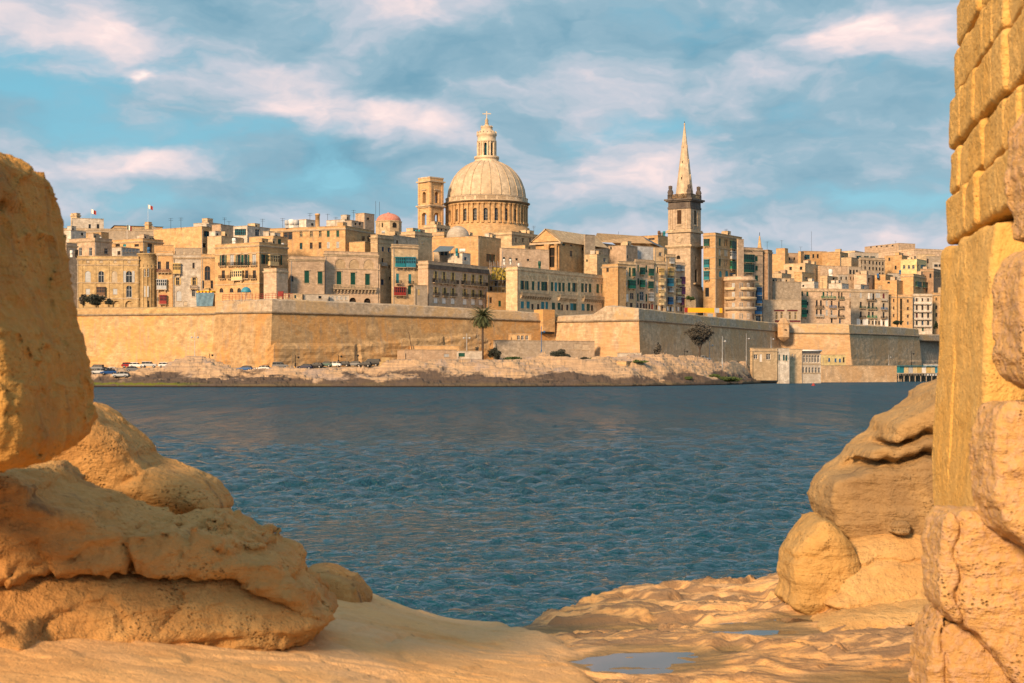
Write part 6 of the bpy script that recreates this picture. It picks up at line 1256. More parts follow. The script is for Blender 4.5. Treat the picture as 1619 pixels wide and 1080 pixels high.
# ------------------------------------------------------------------ cars
_cars = {}
CARGLASS = principled('car_glass', (.02, .025, .03), .45, 0, .2)[0]
def car_proto(kind):
    """meshes of a car 4.1 m long, nose to +x"""
    if kind in _cars: return _cars[kind]
    L = 4.1; W2 = .84
    if kind == 'hatch': st = [(-2.05, .45, .80), (-1.95, .32, .95), (-1.2, .30, .98), (0, .28, .96), (.9, .30, .93), (1.7, .32, .80), (2.0, .38, .68), (2.05, .45, .55)]; cab = [(-1.9, .95), (-1.6, 1.42), (-.3, 1.50), (.35, 1.42), (1.1, .92)]
    elif kind == 'suv': st = [(-2.1, .5, 1.0), (-2.05, .42, 1.1), (-1, .40, 1.12), (1.0, .40, 1.08), (1.9, .42, 1.0), (2.1, .5, .75)]; cab = [(-2.05, 1.1), (-1.95, 1.72), (.3, 1.76), (.55, 1.7), (1.1, 1.06)]
    else: st = [(-2.3, .5, 1.1), (-2.25, .4, 1.2), (1.6, .4, 1.15), (2.2, .45, .95), (2.3, .5, .6)]; cab = [(-2.28, 1.2), (-2.2, 2.05), (1.0, 2.05), (1.9, 1.15)]
    b = MB(); vs = []
    for x, z0, z1 in st:
        w_ = W2*(.93 if abs(x) > 1.9 else 1); vs += [(x, -w_*.95, z0), (x, -w_, (z0+z1)/2), (x, -w_*.9, z1), (x, w_*.9, z1), (x, w_, (z0+z1)/2), (x, w_*.95, z0)]
    n = len(st); b.add(vs, [(6*i+j, 6*i+6+j, 6*i+6+(j+1) % 6, 6*i+(j+1) % 6) for i in range(n-1) for j in range(6)]+[(0, 1, 2, 3, 4, 5), tuple(6*(n-1)+j for j in (5, 4, 3, 2, 1, 0))], 0, False)
    g = MB(); vs = []
    for x, z_ in cab: t = (z_-cab[0][1])/(max(c_[1] for c_ in cab)-cab[0][1]+1e-6); w_ = .76-.16*max(t, 0); vs += [(x, -w_, z_), (x, w_, z_)]
    nb = len(cab); base = [(x, y, cab[0][1]-.05) for x, y in ((cab[0][0], -.76), (cab[0][0], .76), (cab[-1][0], -.76), (cab[-1][0], .76))]
    g.add(vs, [(2*i, 2*i+2, 2*i+3, 2*i+1) for i in range(nb-1)]+[tuple(2*i for i in range(nb))[::-1], tuple(2*i+1 for i in range(nb))])
    # roof and pillars in body colour, just proud of the glass
    for i in range(1, nb-2):
        (x0, z0), (x1, z1) = cab[i], cab[i+1]; b.add([(x0-.02, -.62, z0+.02), (x1+.02, -.62, z1+.02), (x1+.02, .62, z1+.02), (x0-.02, .62, z0+.02)], [(0, 1, 2, 3)])
        b.add([(x0-.02, -.63, z0+.02), (x1+.02, -.63, z1+.02), (x1+.02, -.65, z1-.1), (x0-.02, -.65, z0-.1)], [(0, 1, 2, 3)])
    for x in (-1.0, .1): b.box((x, -.71, 1.2), (.08, .06, .5)); b.box((x, .71, 1.2), (.08, .06, .5))
    wh = MB(); wh.bar((0, -.1, 0), (0, .1, 0), .32, 14); wh.bar((0, -.115, 0), (0, .115, 0), .18, 10, m=1)
    hl = MB(); hl.box((0, 0, 0), (.08, .3, .16))
    ms = []
    for mb, nm in ((b, 'body'), (g, 'windows'), (wh, 'wheel'), (hl, 'headlight')):
        me = bpy.data.meshes.new(nm); me.from_pydata(mb.v, [], mb.f)
        for mt in {'body': [M['white']], 'windows': [CARGLASS], 'wheel': [M['rubber'], M['steel']], 'headlight': [M['steel']]}[nm]: me.materials.append(mt)
        me.polygons.foreach_set('material_index', mb.m); me.update(); ms.append(me)
    _cars[kind] = (ms, (st[0][0], st[-1][0])); return _cars[kind]
def car(px, Y, yaw, kind, colr, label, z=None, group='cars parked below the ramparts'):
    ms, (xa, xb) = car_proto(kind); c = P(px, 585, Y); c.z = shore_z(px, Y) if z is None else z
    r = empty('parked_car', c, R(yaw), label, 'car', group); key = 'paint_%.2f_%.2f_%.2f' % colr
    mt = bpy.data.materials.get(key)
    if not mt: mt, _, b_ = principled(key, colr, .5, 0, .25)
    bm_ = ms[0].copy(); bm_.materials.clear(); bm_.materials.append(mt); link('body', bm_, r); link('windows', ms[1], r)
    for x in (-1.3, 1.3):
        for y in (-.78, .78): link('wheel', ms[2], r, (x, y, .32))
    for y in (-.6, .6): link('headlight', ms[3], r, (xb-.0, y, .72))
SIL, WHT, BLK, BLU, RED_, GRN, NVY, GRY = (.45, .47, .48), (.75, .75, .73), (.015, .016, .018), (.02, .08, .25), (.30, .02, .02), (.05, .12, .10), (.012, .02, .06), (.16, .17, .18)
for a in [(156, 402, 160, 'hatch', SIL, 'silver car in the front row at the far left of the car park'), (171, 398, 200, 'hatch', BLU, 'blue hatchback in the front row of the left car park'), (190, 396, 190, 'hatch', SIL, 'pale silver hatchback, nearest car in the left car park'), (212, 400, 10, 'hatch', GRY, 'dark grey car right of the pale silver hatchback'),
          (152, 412, 170, 'suv', GRY, 'grey car in the second row at the far left'), (166, 413, 20, 'hatch', GRN, 'dark green car in the second row of the left car park'), (180, 414, 10, 'hatch', WHT, 'white car in the second row of the left car park'), (197, 414, 180, 'hatch', RED_, 'dark red car in the middle of the left car park'), (226, 410, 0, 'suv', WHT, 'white estate car in the second row of the left car park'), (246, 412, 0, 'hatch', SIL, 'silver car at the right of the second row beside the rocks'),
          (204, 424, 10, 'hatch', RED_, 'small red car in the back row under the rampart'), (216, 424, 10, 'hatch', WHT, 'white car in the back row under the rampart'), (262, 420, 15, 'hatch', WHT, 'white car half hidden by the rocks of the left car park'), (276, 424, 5, 'hatch', BLU, 'bright blue car at the right end of the left car park'), (236, 426, 5, 'suv', SIL, 'silver car in the back row, right of the white one')]:
    car(*a)
for a in [(387, 408, 175, 'hatch', (.02, .10, .28), 'blue hatchback parked alone right of the rocks'), (415, 405, 170, 'hatch', WHT, 'cream white hatchback next to the off road car'), (443, 402, 5, 'suv', GRY, 'grey off road car behind the orange traffic cones'),
          (482, 412, 175, 'hatch', NVY, 'deep blue car at the left end of the dark row'), (499, 414, 170, 'hatch', BLK, 'black car, second in the dark row'), (514, 416, 170, 'hatch', GRN, 'dark green car, third in the dark row'), (528, 416, 170, 'hatch', WHT, 'white car in the middle of the dark row'), (542, 417, 170, 'hatch', BLK, 'black car right of the white one in the dark row'), (559, 417, 170, 'hatch', GRY, 'grey car behind the yellow boulder'), (576, 416, 168, 'hatch', BLK, 'black hatchback with red lights near the end of the dark row'), (588, 419, 172, 'van', BLK, 'tall black van at the right end of the dark row')]:
    car(*a, group='cars in the row left of the yellow stone blocks')
for a in [(1062, 445, 10, 'hatch', BLU, 'blue car half hidden on the rocks left of the bare tree'), (1065+48, 455, 5, 'hatch', SIL, 'pale car behind scrub right of the bare tree'), (1330, 556, 5, 'hatch', GRY, 'dark grey car before the small yellow cottage'), (1344, 560, 0, 'hatch', BLK, 'black car right of the small yellow cottage'), (1362, 562, 0, 'hatch', SIL, 'silver car in the middle of the right quay'), (1377, 565, 0, 'hatch', WHT, 'white car in the middle of the right quay'), (1302, 552, 0, 'hatch', WHT, 'white car beside the glazed seafront bay')]:
    car(*a, group='cars on the right quay')
_c = MB(); _c.lathe((0, 0), [(.28, 0), (.28, .05), (.2, .06), (.04, .75), (0, .76)], 10); cone_me = None
for i, (px, wh) in enumerate(((432, 'leftmost'), (441, 'second'), (449, 'third'), (457, 'fourth'), (466, 'rightmost'))):
    z_ = shore_z(px, 398); c = P(px, 585, 398); c.z = z_
    if cone_me is None: o = _c.build('traffic_cone', M['orange']); cone_me = o.data
    else: o = link('traffic_cone', cone_me)
    o.location = c; o.scale = (1.3, 1.3, 1.3); tag(o, wh+' of the five orange traffic cones before the off road car', 'traffic cone', 'orange traffic cones')
# yellow stone blocks
mb = MB(); c = P(604, 579, 408)
for i, (x, z_, s_) in enumerate(((0, .6, 1.3), (1.3, .65, 1.3), (2.5, .5, 1.2), (.4, 1.8, 1.2), (1.6, 1.75, 1.1))): mb.box((x, random.uniform(-.1, .1), z_), (s_*.97, 1.2, 1.16), R(random.uniform(-6, 6)))
o = mb.build('stone_blocks', M['yel']); o.location = c; tag(o, 'stack of squared yellow stone blocks right of the tall black van', 'stone stack')
# ------------------------------------------------------------------ seafront buildings
SG = 'seafront buildings'
bld('clubhouse', 'pinkish flat roofed clubhouse wing with a white door, at the seafront', 'building', 1186, 1189, 1229, 550.5, 478, 'crm', 22, [('R', [1195], 564, 564, 6, 7, 'win:white'), ('R', [1203], 566, 566, 4, 12, 'blk:white'), ('R', [1215], 564, 565, 7, 9, 'win:white')], cor=False, group=SG, base=1, strings=[555])
bld('clubhouse', 'grey middle wing with green tinted windows between the pink wing and the glazed bay', 'building', 1228, 1230, 1248, 550.5, 482, 'wht', 20, [('R', [1232, 1239.5, 1243.5], 565, 566, 3.2, 9, 'win:teal')], cor=False, group=SG, base=0)
bld('clubhouse', 'plain pinkish wing with two narrow windows left of the glazed bay', 'building', 1246, 1247, 1268, 552, 488, 'crm', 20, [('R', [1253, 1257.5], 563, 563.5, 2.2, 7, 'win:white')], cor=False, group=SG, base=0)
r_, f_, g_, z_ = bld('pavilion', 'white pavilion with a curved roof and tall arched glazing over the water', 'building', 1264, 1267, 1298, 560, 490, 'wht', 18, [('R', [1271.5, 1276, 1280.5, 1285, 1289.5, 1294], 567, 567.5, 3.8, 12, 'win:white', 'a'), ('R', [1270, 1275, 1280, 1285, 1290, 1295], 585, 585.5, 3.2, 9, 'win:lgrey', 'a')], cor=False, group=SG, base=-1, strings=[576, 590])
mb = MB(); n = 9; vs = []
for j in range(2):
    for i in range(n+1): t = math.pi*i/n; vs.append(g_.pt(g_.L*.5-g_.L*.5*math.cos(t), .2-j*0, z_+1.3*math.sin(t)) if False else f_.pt(-.3+(f_.L+.6)*j, .3-(g_.L+.6)*i/n, z_+.15+1.3*math.sin(math.pi*(.25+.75*i/n))))
mb.add(vs, [(i, n+1+i, n+2+i, i+1) for i in range(n)]+[tuple(range(n+1)), tuple(range(2*n+1, n, -1))], 0, True); mb.build('curved_roof', M['white'], r_, r_.location)
bld('cottage', 'small yellow cottage with three blue windows on the quay', 'cottage', 1297, 1300, 1337, 561, 548, 'ylw', 12, [('R', [1311, 1321, 1328], 569, 570, 3, 6, 'shut:blue'), ('R', [1334], 569, 569, 3, 8, 'win:brownp')], cor=False, group=SG, base=2)
bld('quay_wall', 'long tan quay wall with vertical joints under the cars at the right', 'wall', 1296, 1299, 1418, 578, 527, 'bastR', 24, cor=False, group=SG, base=-2, par=.3)
bld('low_wall', 'pale low wall on the shore left of the palm and the little kiosk', 'wall', 628, 640, 722, 553, 434, 'pnk', 20, [('R', [706], 562, 562, 8, 5, 'blk:lgrey')], cor=False, group=SG, base=3, par=.2)
bld('low_wall', 'upper terrace wall stepping back above the pale low shore wall', 'wall', 645, 650, 726, 546.5, 446, 'och', 12, [('R', [708], 541, 541, 5, 5, 'win:blue')], cor=False, group=SG, base=3, par=.2)
bld('kiosk', 'little kiosk with a dark green shutter and thin white frame beside the palm', 'kiosk', 722, 724, 762, 555, 433, 'wht', 10, [('R', [730], 561, 561, 10, 6, 'blk:green')], cor=False, group=SG, base=3, par=.2)
bld('low_wall', 'long tan terrace wall behind the green bush, right of the palm', 'wall', 780, 783, 940, 538, 447, 'gry', 26, [('R', [912, 925], 548, 549, 10, 9, 'blk:brick')], cor=False, group=SG, base=3, par=.2)  # tan wall in grey stone, its shade put into the colour
bld('guard_room', 'low stone room with three dark windows under the box turret', 'building', 804, 807, 840, 528, 466, 'och', 12, [('R', [820, 826, 833], 534, 534, 4.5, 7, 'win:white')], cor=False, group=SG, base=3, par=.2)
bld('hut', 'orange lit hut with a grey shaded end and steel door on the rocks', 'hut', 975, 990, 1010, 571.5, 412, 'och', 38, [('R', [1003], 578, 578, 4, 9, 'shut:lgrey')], cor=False, group=SG, base=1, par=.2)
bld('low_wall', 'pale green washed wall on the rocks below the pale bastion corner', 'wall', 976, 980, 1014, 558, 425, 'wht', 10, cor=False, group=SG, base=3, par=.2)
c = P(1228, 565, 452); mb = MB(); mb.lathe((0, 0), [(1.5, -6), (1.55, -1), (1.75, .2), (1.75, .5), (1.5, .5)], 16)
# coloured boat sheds on piles
r = empty('boat_sheds', P(1420, 592, 560), 0, 'row of small pastel boat sheds on a dark piled jetty at the far right', 'boat shed'); off = r.location
A, Bp = P(1420, 585, 560), P(1490, 585, 570); d_ = (Bp-A); L = d_.length; ang = math.atan2(d_.y, d_.x)
zz = lambda py: P(1, py, 565).z
mb = MB(); mb.box(((A.x+Bp.x)/2, (A.y+Bp.y)/2+2, zz(590.5)), (L+1, 6, .4), ang)
for i in range(9): q = A.lerp(Bp, i/8); mb.bar((q.x, q.y-.4, -2), (q.x, q.y-.4, zz(590.5)), .18, 6); mb.bar((q.x, q.y+3, -2), (q.x, q.y+3, zz(590.5)), .18, 6)
mb.box(((A.x+Bp.x)/2, (A.y+Bp.y)/2+4, .6), (L, .5, 3), ang); mb.build('jetty', M['gry'], r, off)
for i, mt in enumerate(('teal', 'creamp', 'lgrey', 'creamp', 'yelp', 'white', 'yelp', 'creamp', 'cyan', 'yelp')):
    q = A.lerp(Bp, (i+.5)/10); mb = MB(); mb.box((q.x, q.y+2, (zz(590)+zz(579.5))/2), (L/10-.15, 3, zz(579.5)-zz(590)), ang); mb.box((q.x, q.y+.46, (zz(589.5)+zz(582))/2), (.5, .1, zz(582)-zz(589.5)), ang, 1); mb.build('shed', [M[mt], M['brownp']], r, off)
mb = MB(); mb.box(((A.x+Bp.x)/2, (A.y+Bp.y)/2+1.8, zz(578.6)), (L+.6, 3.8, .25), ang); mb.build('shed_roof', M['teal'], r, off)
bld('house', 'blue and white boat house at the end of the pastel sheds', 'boat house', 1460, 1462, 1500, 576, 585, 'blu', 10, [('R', [1468, 1476], 581, 581, 4, 5, 'shut:blue')], cor=False, group=SG, base=1, par=.2)
# small buoy
mb = MB(); mb.lathe((0, 0), [(0, -.5), (.5, -.2), (.55, .1), (.3, .5), (.08, .8), (0, .82)], 12); o = mb.build('buoy', M['red']); o.location = (P(1286, 610, 412).x, 412, 0); tag(o, 'tiny red buoy floating off the white pavilion', 'buoy')
# ------------------------------------------------------------------ foreground rocks
def rockmat(name, a, b_, c, stain=.5, dk=(.13, .085, .055), pit=1.0, sc=1.0, pink=0, crack=1.0, stb=1.0):
    m, N, b = principled(name, a, .88, 0, .2)
    tc = N.new('ShaderNodeTexCoord').outputs['Object']
    pos = N.new('ShaderNodeNewGeometry').outputs['Position']
    big = N.noise(pos, 1.3*sc, 5, .6, .7); mid = N.noise(pos, 5*sc, 5, .62, .4); fine = N.noise(pos, 38*sc, 4, .65); gr = N.noise(pos, 150*sc, 2, .6)
    st = N.noise(N.mapping(pos, scale=(2.2*sc, 2.2*sc, 9*sc), rot=(R(8), R(6), 0)), 1.0, 5, .6, .6)
    cc = N.mix(N.mapr(mid, .3, .7), a, b_); cc = N.mix(N.mapr(big, .45, .65, 0, .8, True), cc, c)
    cc = N.mix(N.mapr(fine, .35, .65, 0, .30), cc, tuple(x*.6 for x in a))
    s2 = N.noise(N.mapping(pos, scale=(3*sc, 3*sc, 1.0*sc), loc=(3, 1, 4)), 1.0, 5, .65, .8)
    cc = N.mix(N.math('MULTIPLY', N.mapr(s2, .58, .72, 0, 1, True), stain), cc, dk)
    if pink: cc = N.mix(N.math('MULTIPLY', N.mapr(fine, .45, .6), pink), cc, (.62, .42, .33))
    vor = N.new('ShaderNodeTexVoronoi', feature='F1', ins={'Vector': N.mapping(pos, scale=(1, 1, 1.4)), 'Scale': 55.0*sc}).outputs['Distance']
    pits = N.math('MULTIPLY', N.mapr(vor, .0, .42, -1, 0, True), N.mapr(mid, .5, .62))
    wrp = N.new('ShaderNodeVectorMath', operation='ADD', ins={0: pos, 1: N.new('ShaderNodeVectorMath', operation='SCALE', ins={0: N.noise(pos, 6*sc, 4, .6, 0, 1), 'Scale': .22}).outputs[0]}).outputs[0]
    cn = N.noise(N.mapping(wrp, scale=(1.0, 1.0, 3.2), rot=(R(10), R(7), 0)), 2.6*sc, 2, .5)
    crk = N.math('MULTIPLY', N.mapr(N.math('ABSOLUTE', N.math('SUBTRACT', cn, .5)), 0, .009, 1, 0, True), N.mapr(big, .50, .60))
    cc = N.mix(N.math('MULTIPLY', crk, .6*crack), cc, tuple(x*.25 for x in a))
    cc = N.mix(N.math('MULTIPLY', N.math('MULTIPLY', pits, -1.0), .6), cc, tuple(x*.4 for x in a))
    N.put(b.inputs['Base Color'], cc)
    h = N.math('ADD', N.math('MULTIPLY', mid, .030), N.math('ADD', N.math('MULTIPLY', fine, .016), N.math('MULTIPLY', gr, .004)))
    h = N.math('ADD', h, N.math('ADD', N.math('MULTIPLY', pits, .009*pit), N.math('MULTIPLY', st, .045*stb)))
    h = N.math('SUBTRACT', h, N.math('MULTIPLY', crk, .03*crack))
    bp = N.new('ShaderNodeBump', ins={'Strength': 1.0, 'Distance': 1.0, 'Height': h}); N.l.new(bp.outputs[0], b.inputs['Normal'])
    return m
RK = {'boulder': rockmat('boulder_rock', (.50, .25, .06), (.60, .33, .09), (.42, .20, .05), .35, crack=.25),
      'ledge': rockmat('ledge_rock', (.54, .29, .095), (.64, .38, .14), (.44, .22, .07), .75, crack=.15, pit=1.6),
      'shelf': rockmat('shelf_rock', (.62, .38, .145), (.68, .44, .19), (.56, .32, .12), .3, pit=.4, crack=0),
      'right': rockmat('right_rock', (.54, .32, .105), (.62, .39, .15), (.44, .27, .10), .6, crack=0),
      'beds': rockmat('brown_bedded_rock', (.40, .25, .105), (.50, .33, .15), (.27, .18, .095), .9, crack=0),
      'wall': rockmat('wall_stone', (.76, .45, .13), (.80, .52, .18), (.70, .40, .10), .08, crack=0, pit=.3, stb=.25),
      'rough': rockmat('rough_block', (.60, .36, .13), (.64, .40, .17), (.50, .29, .11), .35, pink=.35, pit=1.8, crack=0)}
def surface_nets(D, org, h):
    S = D < 0; nx, ny, nz = D.shape
    cnt = np.zeros((nx-1, ny-1, nz-1), np.int8)
    for a in (0, 1):
        for b in (0, 1):
            for c in (0, 1): cnt += S[a:nx-1+a, b:ny-1+b, c:nz-1+c]
    act = (cnt > 0) & (cnt < 8); I = np.argwhere(act); idx = -np.ones(act.shape, np.int64); idx[act] = np.arange(len(I))
    acc = np.zeros((len(I), 3)); num = np.zeros(len(I))
    cs = [(0, 0, 0), (1, 0, 0), (0, 1, 0), (1, 1, 0), (0, 0, 1), (1, 0, 1), (0, 1, 1), (1, 1, 1)]
    for a in range(8):
        for ax in range(3):
            if cs[a][ax]: continue
            e = list(cs[a]); e[ax] = 1; A = I+cs[a]; B = I+e
            va = D[A[:, 0], A[:, 1], A[:, 2]]; vb = D[B[:, 0], B[:, 1], B[:, 2]]; m = (va < 0) != (vb < 0)
            t = np.where(m, va/(va-vb+1e-12), 0); p = np.tile(np.array(cs[a], float), (len(I), 1)); p[:, ax] = t
            acc[m] += p[m]; num[m] += 1
    V = (I+acc/num[:, None])*h+np.array(org); Q = []
    for ax in range(3):
        o1, o2 = (ax+1) % 3, (ax+2) % 3
        sl0 = [slice(1, -1)]*3; sl1 = [slice(1, -1)]*3; sl0[ax] = slice(0, -1); sl1[ax] = slice(1, None)
        a = S[tuple(sl0)]; b = S[tuple(sl1)]
        for flip, mk in ((0, a & ~b), (1, ~a & b)):
            G = np.argwhere(mk)
            if not len(G): continue
            off = np.ones(3, int); off[ax] = 0; G = G+off
            def cell(d1, d2):
                c = G.copy(); c[:, o1] += d1; c[:, o2] += d2; return idx[c[:, 0], c[:, 1], c[:, 2]]
            q = [cell(-1, -1), cell(0, -1), cell(0, 0), cell(-1, 0)]
            if flip: q = q[::-1]
            Q.append(np.stack(q, 1))
    return V, np.concatenate(Q)
def seg_dist(px, pz, poly, closed):
    n = len(poly); d = np.full(px.shape, 1e9); inside = np.zeros(px.shape, bool)
    for i in range(n if closed else n-1):
        x0, z0 = poly[i]; x1, z1 = poly[(i+1) % n]; ex, ez = x1-x0, z1-z0
        t = np.clip(((px-x0)*ex+(pz-z0)*ez)/(ex*ex+ez*ez+1e-12), 0, 1); d = np.minimum(d, np.hypot(px-x0-t*ex, pz-z0-t*ez))
        if closed:
            c = ((z0 > pz) != (z1 > pz)) & (px < (x1-x0)*(pz-z0)/(z1-z0+1e-12)+x0); inside ^= c
    return np.where(inside, -d, d) if closed else d
def rock(name, label, outline, Y, T, rnd, mt, h=.02, slant=0, px0=None, cracks=(), amp=(.05, .02, .008), seed=1, cat='rock', parent=None, group=None, lean=0, strata=0, tag_it=True, back=.75):
    """outline = picture rows/columns at depth Y; the rock is a solid T metres thick either side of that plane.
    slant = metres of depth per metre to the right, lean = metres of depth per metre up"""
    zc_ = (min(y for x, y in outline)+max(y for x, y in outline))/2; zc_ = CH+(HY-zc_)/F*Y
    xc = ((outline[0][0]+outline[-1][0])/2-HX)/F*Y if px0 is None else (px0-HX)/F*Y
    def bp_(x, y, dy=0):
        kx, kz = (x-HX)/F, (HY-y)/F; Yk = (Y+dy-slant*xc+lean*(CH-zc_))/(1-slant*kx-lean*kz); return (kx*Yk, CH+kz*Yk)
    poly = [bp_(x, y) for x, y in outline]
    # rounder outline
    P2 = []
    for i in range(len(poly)):
        a, b = poly[i], poly[(i+1) % len(poly)]; P2 += [(a[0]*.8+b[0]*.2, a[1]*.8+b[1]*.2), (a[0]*.2+b[0]*.8, a[1]*.2+b[1]*.8)]
    poly = P2; xs = [p[0] for p in poly]; zs = [p[1] for p in poly]; mg = .12
    x0, x1, z0, z1 = min(xs)-mg, max(xs)+mg, min(zs)-mg, max(zs)+mg
    X = np.arange(x0, x1, h); Z = np.arange(z0, z1, h); y0, y1 = -T-mg, T+mg; Yv = np.arange(y0, y1, h)
    GX, GZ = np.meshgrid(X, Z, indexing='ij'); d2 = seg_dist(GX, GZ, poly, True)
    cr = np.zeros_like(d2)
    for c in cracks:
        pts = [bp_(x, y, -(back+.9)*T) for x, y in c[0]]; dd = seg_dist(GX+.010*np.sin(GZ*40), GZ+.012*np.sin(GX*23+1)+.006*np.sin(GX*61), pts, False)
        cr = np.maximum(cr, c[1]*np.exp(-(dd/c[2])**2))
    w0 = d2[:, None, :]+rnd; w1 = (np.abs(Yv)-T+rnd)[None, :, None]
    D = np.minimum(np.maximum(w0, w1), 0)+np.sqrt(np.maximum(w0, 0)**2+np.maximum(w1, 0)**2)-rnd
    front = (1-sstep(-.2*T, .5*T, Yv))[None, :, None]
    D = D+cr[:, None, :]*front
    band = np.abs(D) < sum(amp)*1.3+.05; I = np.argwhere(band)
    p = np.stack([X[I[:, 0]], Yv[I[:, 1]], Z[I[:, 2]]], 1)
    bl = fbm(p*np.array([6, 6, 9])+seed, 4, seed+5, ridge=True, gain=.55); fl = np.abs(fbm(p*3.1+seed*3, 2, seed+15))
    nz_ = amp[0]*fbm(p*2.2+seed*9.1, 2, seed)-amp[0]*.5*(fl < .045)*sstep(.045, 0, fl)+amp[1]*bl+amp[2]*fbm(p*24, 4, seed+9, ridge=True)
    if strata: nz_ += strata*np.abs(np.sin(p[:, 2]*34+2.5*fbm(p*2.5, 3, seed+3)))**3*(fbm(p*3, 2, seed+12)*.5+.6)
    D[band] += nz_
    V, Q = surface_nets(D, (X[0], Yv[0], Z[0]), h)
    V[:, 1] += Y-back*T+slant*(V[:, 0]-xc)+lean*(V[:, 2]-zc_)
    o = link(name, mesh_np(name, V, Q, RK[mt]), parent)
    if tag_it: tag(o, label, cat, group)
    return o
# --- left side
rock('boulder', 'huge orange boulder filling the left edge, resting on the ledge', [(-160, 250), (-60, 236), (0, 246), (44, 262), (80, 280), (88, 318), (93, 352), (94, 400), (102, 435), (116, 505), (141, 575), (151, 640), (149, 686), (128, 712), (60, 726), (0, 732), (-160, 738)],
     5.4, .5, .10, 'boulder', .014, cracks=[([(-60, 300), (0, 330), (40, 322), (100, 335)], .02, .02), ([(90, 420), (118, 445)], .03, .02)], amp=(.035, .012, .012), seed=2, slant=-.15, back=.7)
rock('ledge_rock', 'long layered orange ledge under the boulder, overhanging a deep dark crack', [(-260, 722), (0, 728), (92, 728), (125, 744), (150, 764), (185, 775), (215, 783), (248, 803), (275, 812), (330, 802), (370, 808), (405, 824), (440, 842), (468, 852), (490, 874), (504, 896), (530, 922), (548, 945), (520, 945), (470, 925), (430, 905), (370, 893), (330, 888), (260, 884), (200, 884), (140, 892), (95, 903), (40, 925), (0, 940), (-260, 985)],
     6.3, .40, .07, 'ledge', .0135, lean=.25, slant=.55, px0=250, amp=(.026, .026, .020), seed=5, strata=.020,
     cracks=[([(0, 930), (20, 905), (60, 895)], .03, .012), ([(160, 772), (190, 810), (196, 850), (200, 900)], .04, .012), ([(245, 806), (285, 838), (300, 860)], .05, .014), ([(330, 870), (400, 880), (470, 905)], .03, .010), ([(260, 828), (330, 822), (370, 828)], .035, .01), ([(110, 880), (150, 862), (190, 868)], .025, .01), ([(285, 885), (290, 850), (280, 830)], .03, .01), ([(60, 860), (80, 940)], .03, .012)])
rock('lower_ledge', 'smooth lower ledge beneath the deep dark crack, sinking into the pale slab', [(-260, 870), (0, 860), (200, 860), (400, 875), (490, 905), (550, 945), (520, 985), (450, 1000), (380, 990), (340, 990), (300, 1000), (262, 1010), (235, 1015), (200, 1005), (170, 1000), (120, 1000), (60, 1010), (0, 1030), (-260, 1060)],
     6.20, .40, .16, 'ledge', .014, lean=.7, slant=.55, px0=250, amp=(.030, .022, .014), strata=.015, seed=8, cracks=[([(60, 1000), (90, 965), (150, 955), (185, 970), (205, 990)], .04, .014), ([(270, 925), (285, 960), (260, 990)], .03, .012)])
rock('tongue_rock', 'smooth pointed slab resting on the ledge behind the boulder', [(20, 660), (90, 640), (140, 634), (165, 637), (195, 655), (225, 682), (247, 703), (251, 717), (290, 733), (322, 741), (345, 757), (363, 775), (373, 792), (366, 801), (330, 805), (280, 802), (238, 798), (200, 785), (160, 772), (100, 745), (20, 740)],
     6.9, .30, .13, 'ledge', .014, slant=.12, amp=(.020, .010, .008), seed=12, cracks=[([(250, 718), (225, 735), (205, 755), (190, 770)], .025, .010)])
rock('knob_rock', 'pale rounded rock knob at the right foot of the left ledge, against the sea', [(488, 892), (520, 890), (545, 897), (565, 907), (580, 922), (590, 944), (560, 985), (470, 1000), (440, 940)], 8.2, .28, .11, 'ledge', .016, amp=(.03, .015, .006), seed=15)
rock('loose_stones', 'dark stained broken stones at the lower left corner under the ledge', [(-40, 975), (0, 968), (30, 958), (58, 966), (78, 985), (88, 1012), (60, 1022), (-40, 1030)], 5.5, .2, .08, 'ledge', .012, amp=(.03, .03, .008), seed=19, cracks=[([(0, 990), (40, 985), (90, 1000)], .05, .012), ([(45, 950), (50, 1020)], .05, .012)])
# --- right side
RKS = [(1640, 590), (1560, 592), (1490, 600), (1474, 605), (1455, 610), (1440, 622), (1432, 634), (1412, 645), (1390, 655), (1377, 667), (1374, 681), (1350, 696), (1338, 706), (1333, 716), (1315, 732), (1297, 742), (1284, 756), (1280, 775), (1280, 792), (1288, 812), (1298, 835), (1400, 850), (1640, 850)]
rock('layered_rock', 'tall layered rock with two dark slanting cracks behind the ruined wall', RKS, 9.3, .36, .05, 'beds', .015, amp=(.018, .012, .009), seed=21, slant=-.25, px0=1290, strata=.008,
     cracks=[([(1325, 718), (1345, 709), (1376, 703), (1418, 702), (1445, 695), (1480, 687), (1640, 660)], .12, .018), ([(1290, 750), (1320, 747), (1350, 742), (1380, 738), (1422, 729), (1480, 720), (1640, 700)], .15, .02), ([(1345, 695), (1372, 684), (1400, 668), (1420, 650)], .05, .02)])
rock('round_boulder', 'rounded ochre boulder bulging over the sea at the left of the layered rock', [(1282, 806), (1262, 820), (1248, 836), (1236, 854), (1230, 868), (1229, 895), (1233, 918), (1224, 940), (1260, 960), (1330, 950), (1340, 880), (1312, 835)], 8.9, .3, .10, 'right', .015, amp=(.022, .010, .009), seed=25, cracks=[([(1232, 895), (1270, 880), (1310, 870)], .02, .012)])
rock('rock_shelf', 'smooth bright shelf of rock sloping forward below the layered rock', [(1300, 846), (1330, 832), (1400, 818), (1460, 808), (1640, 790), (1640, 960), (1455, 960), (1380, 960), (1320, 955), (1296, 920), (1296, 880)], 8.95, .3, .10, 'shelf', .016, lean=.9, amp=(.03, .014, .008), seed=29, cracks=[([(1335, 855), (1345, 868), (1340, 880)], .03, .014), ([(1300, 905), (1380, 890), (1460, 885)], .03, .014)])
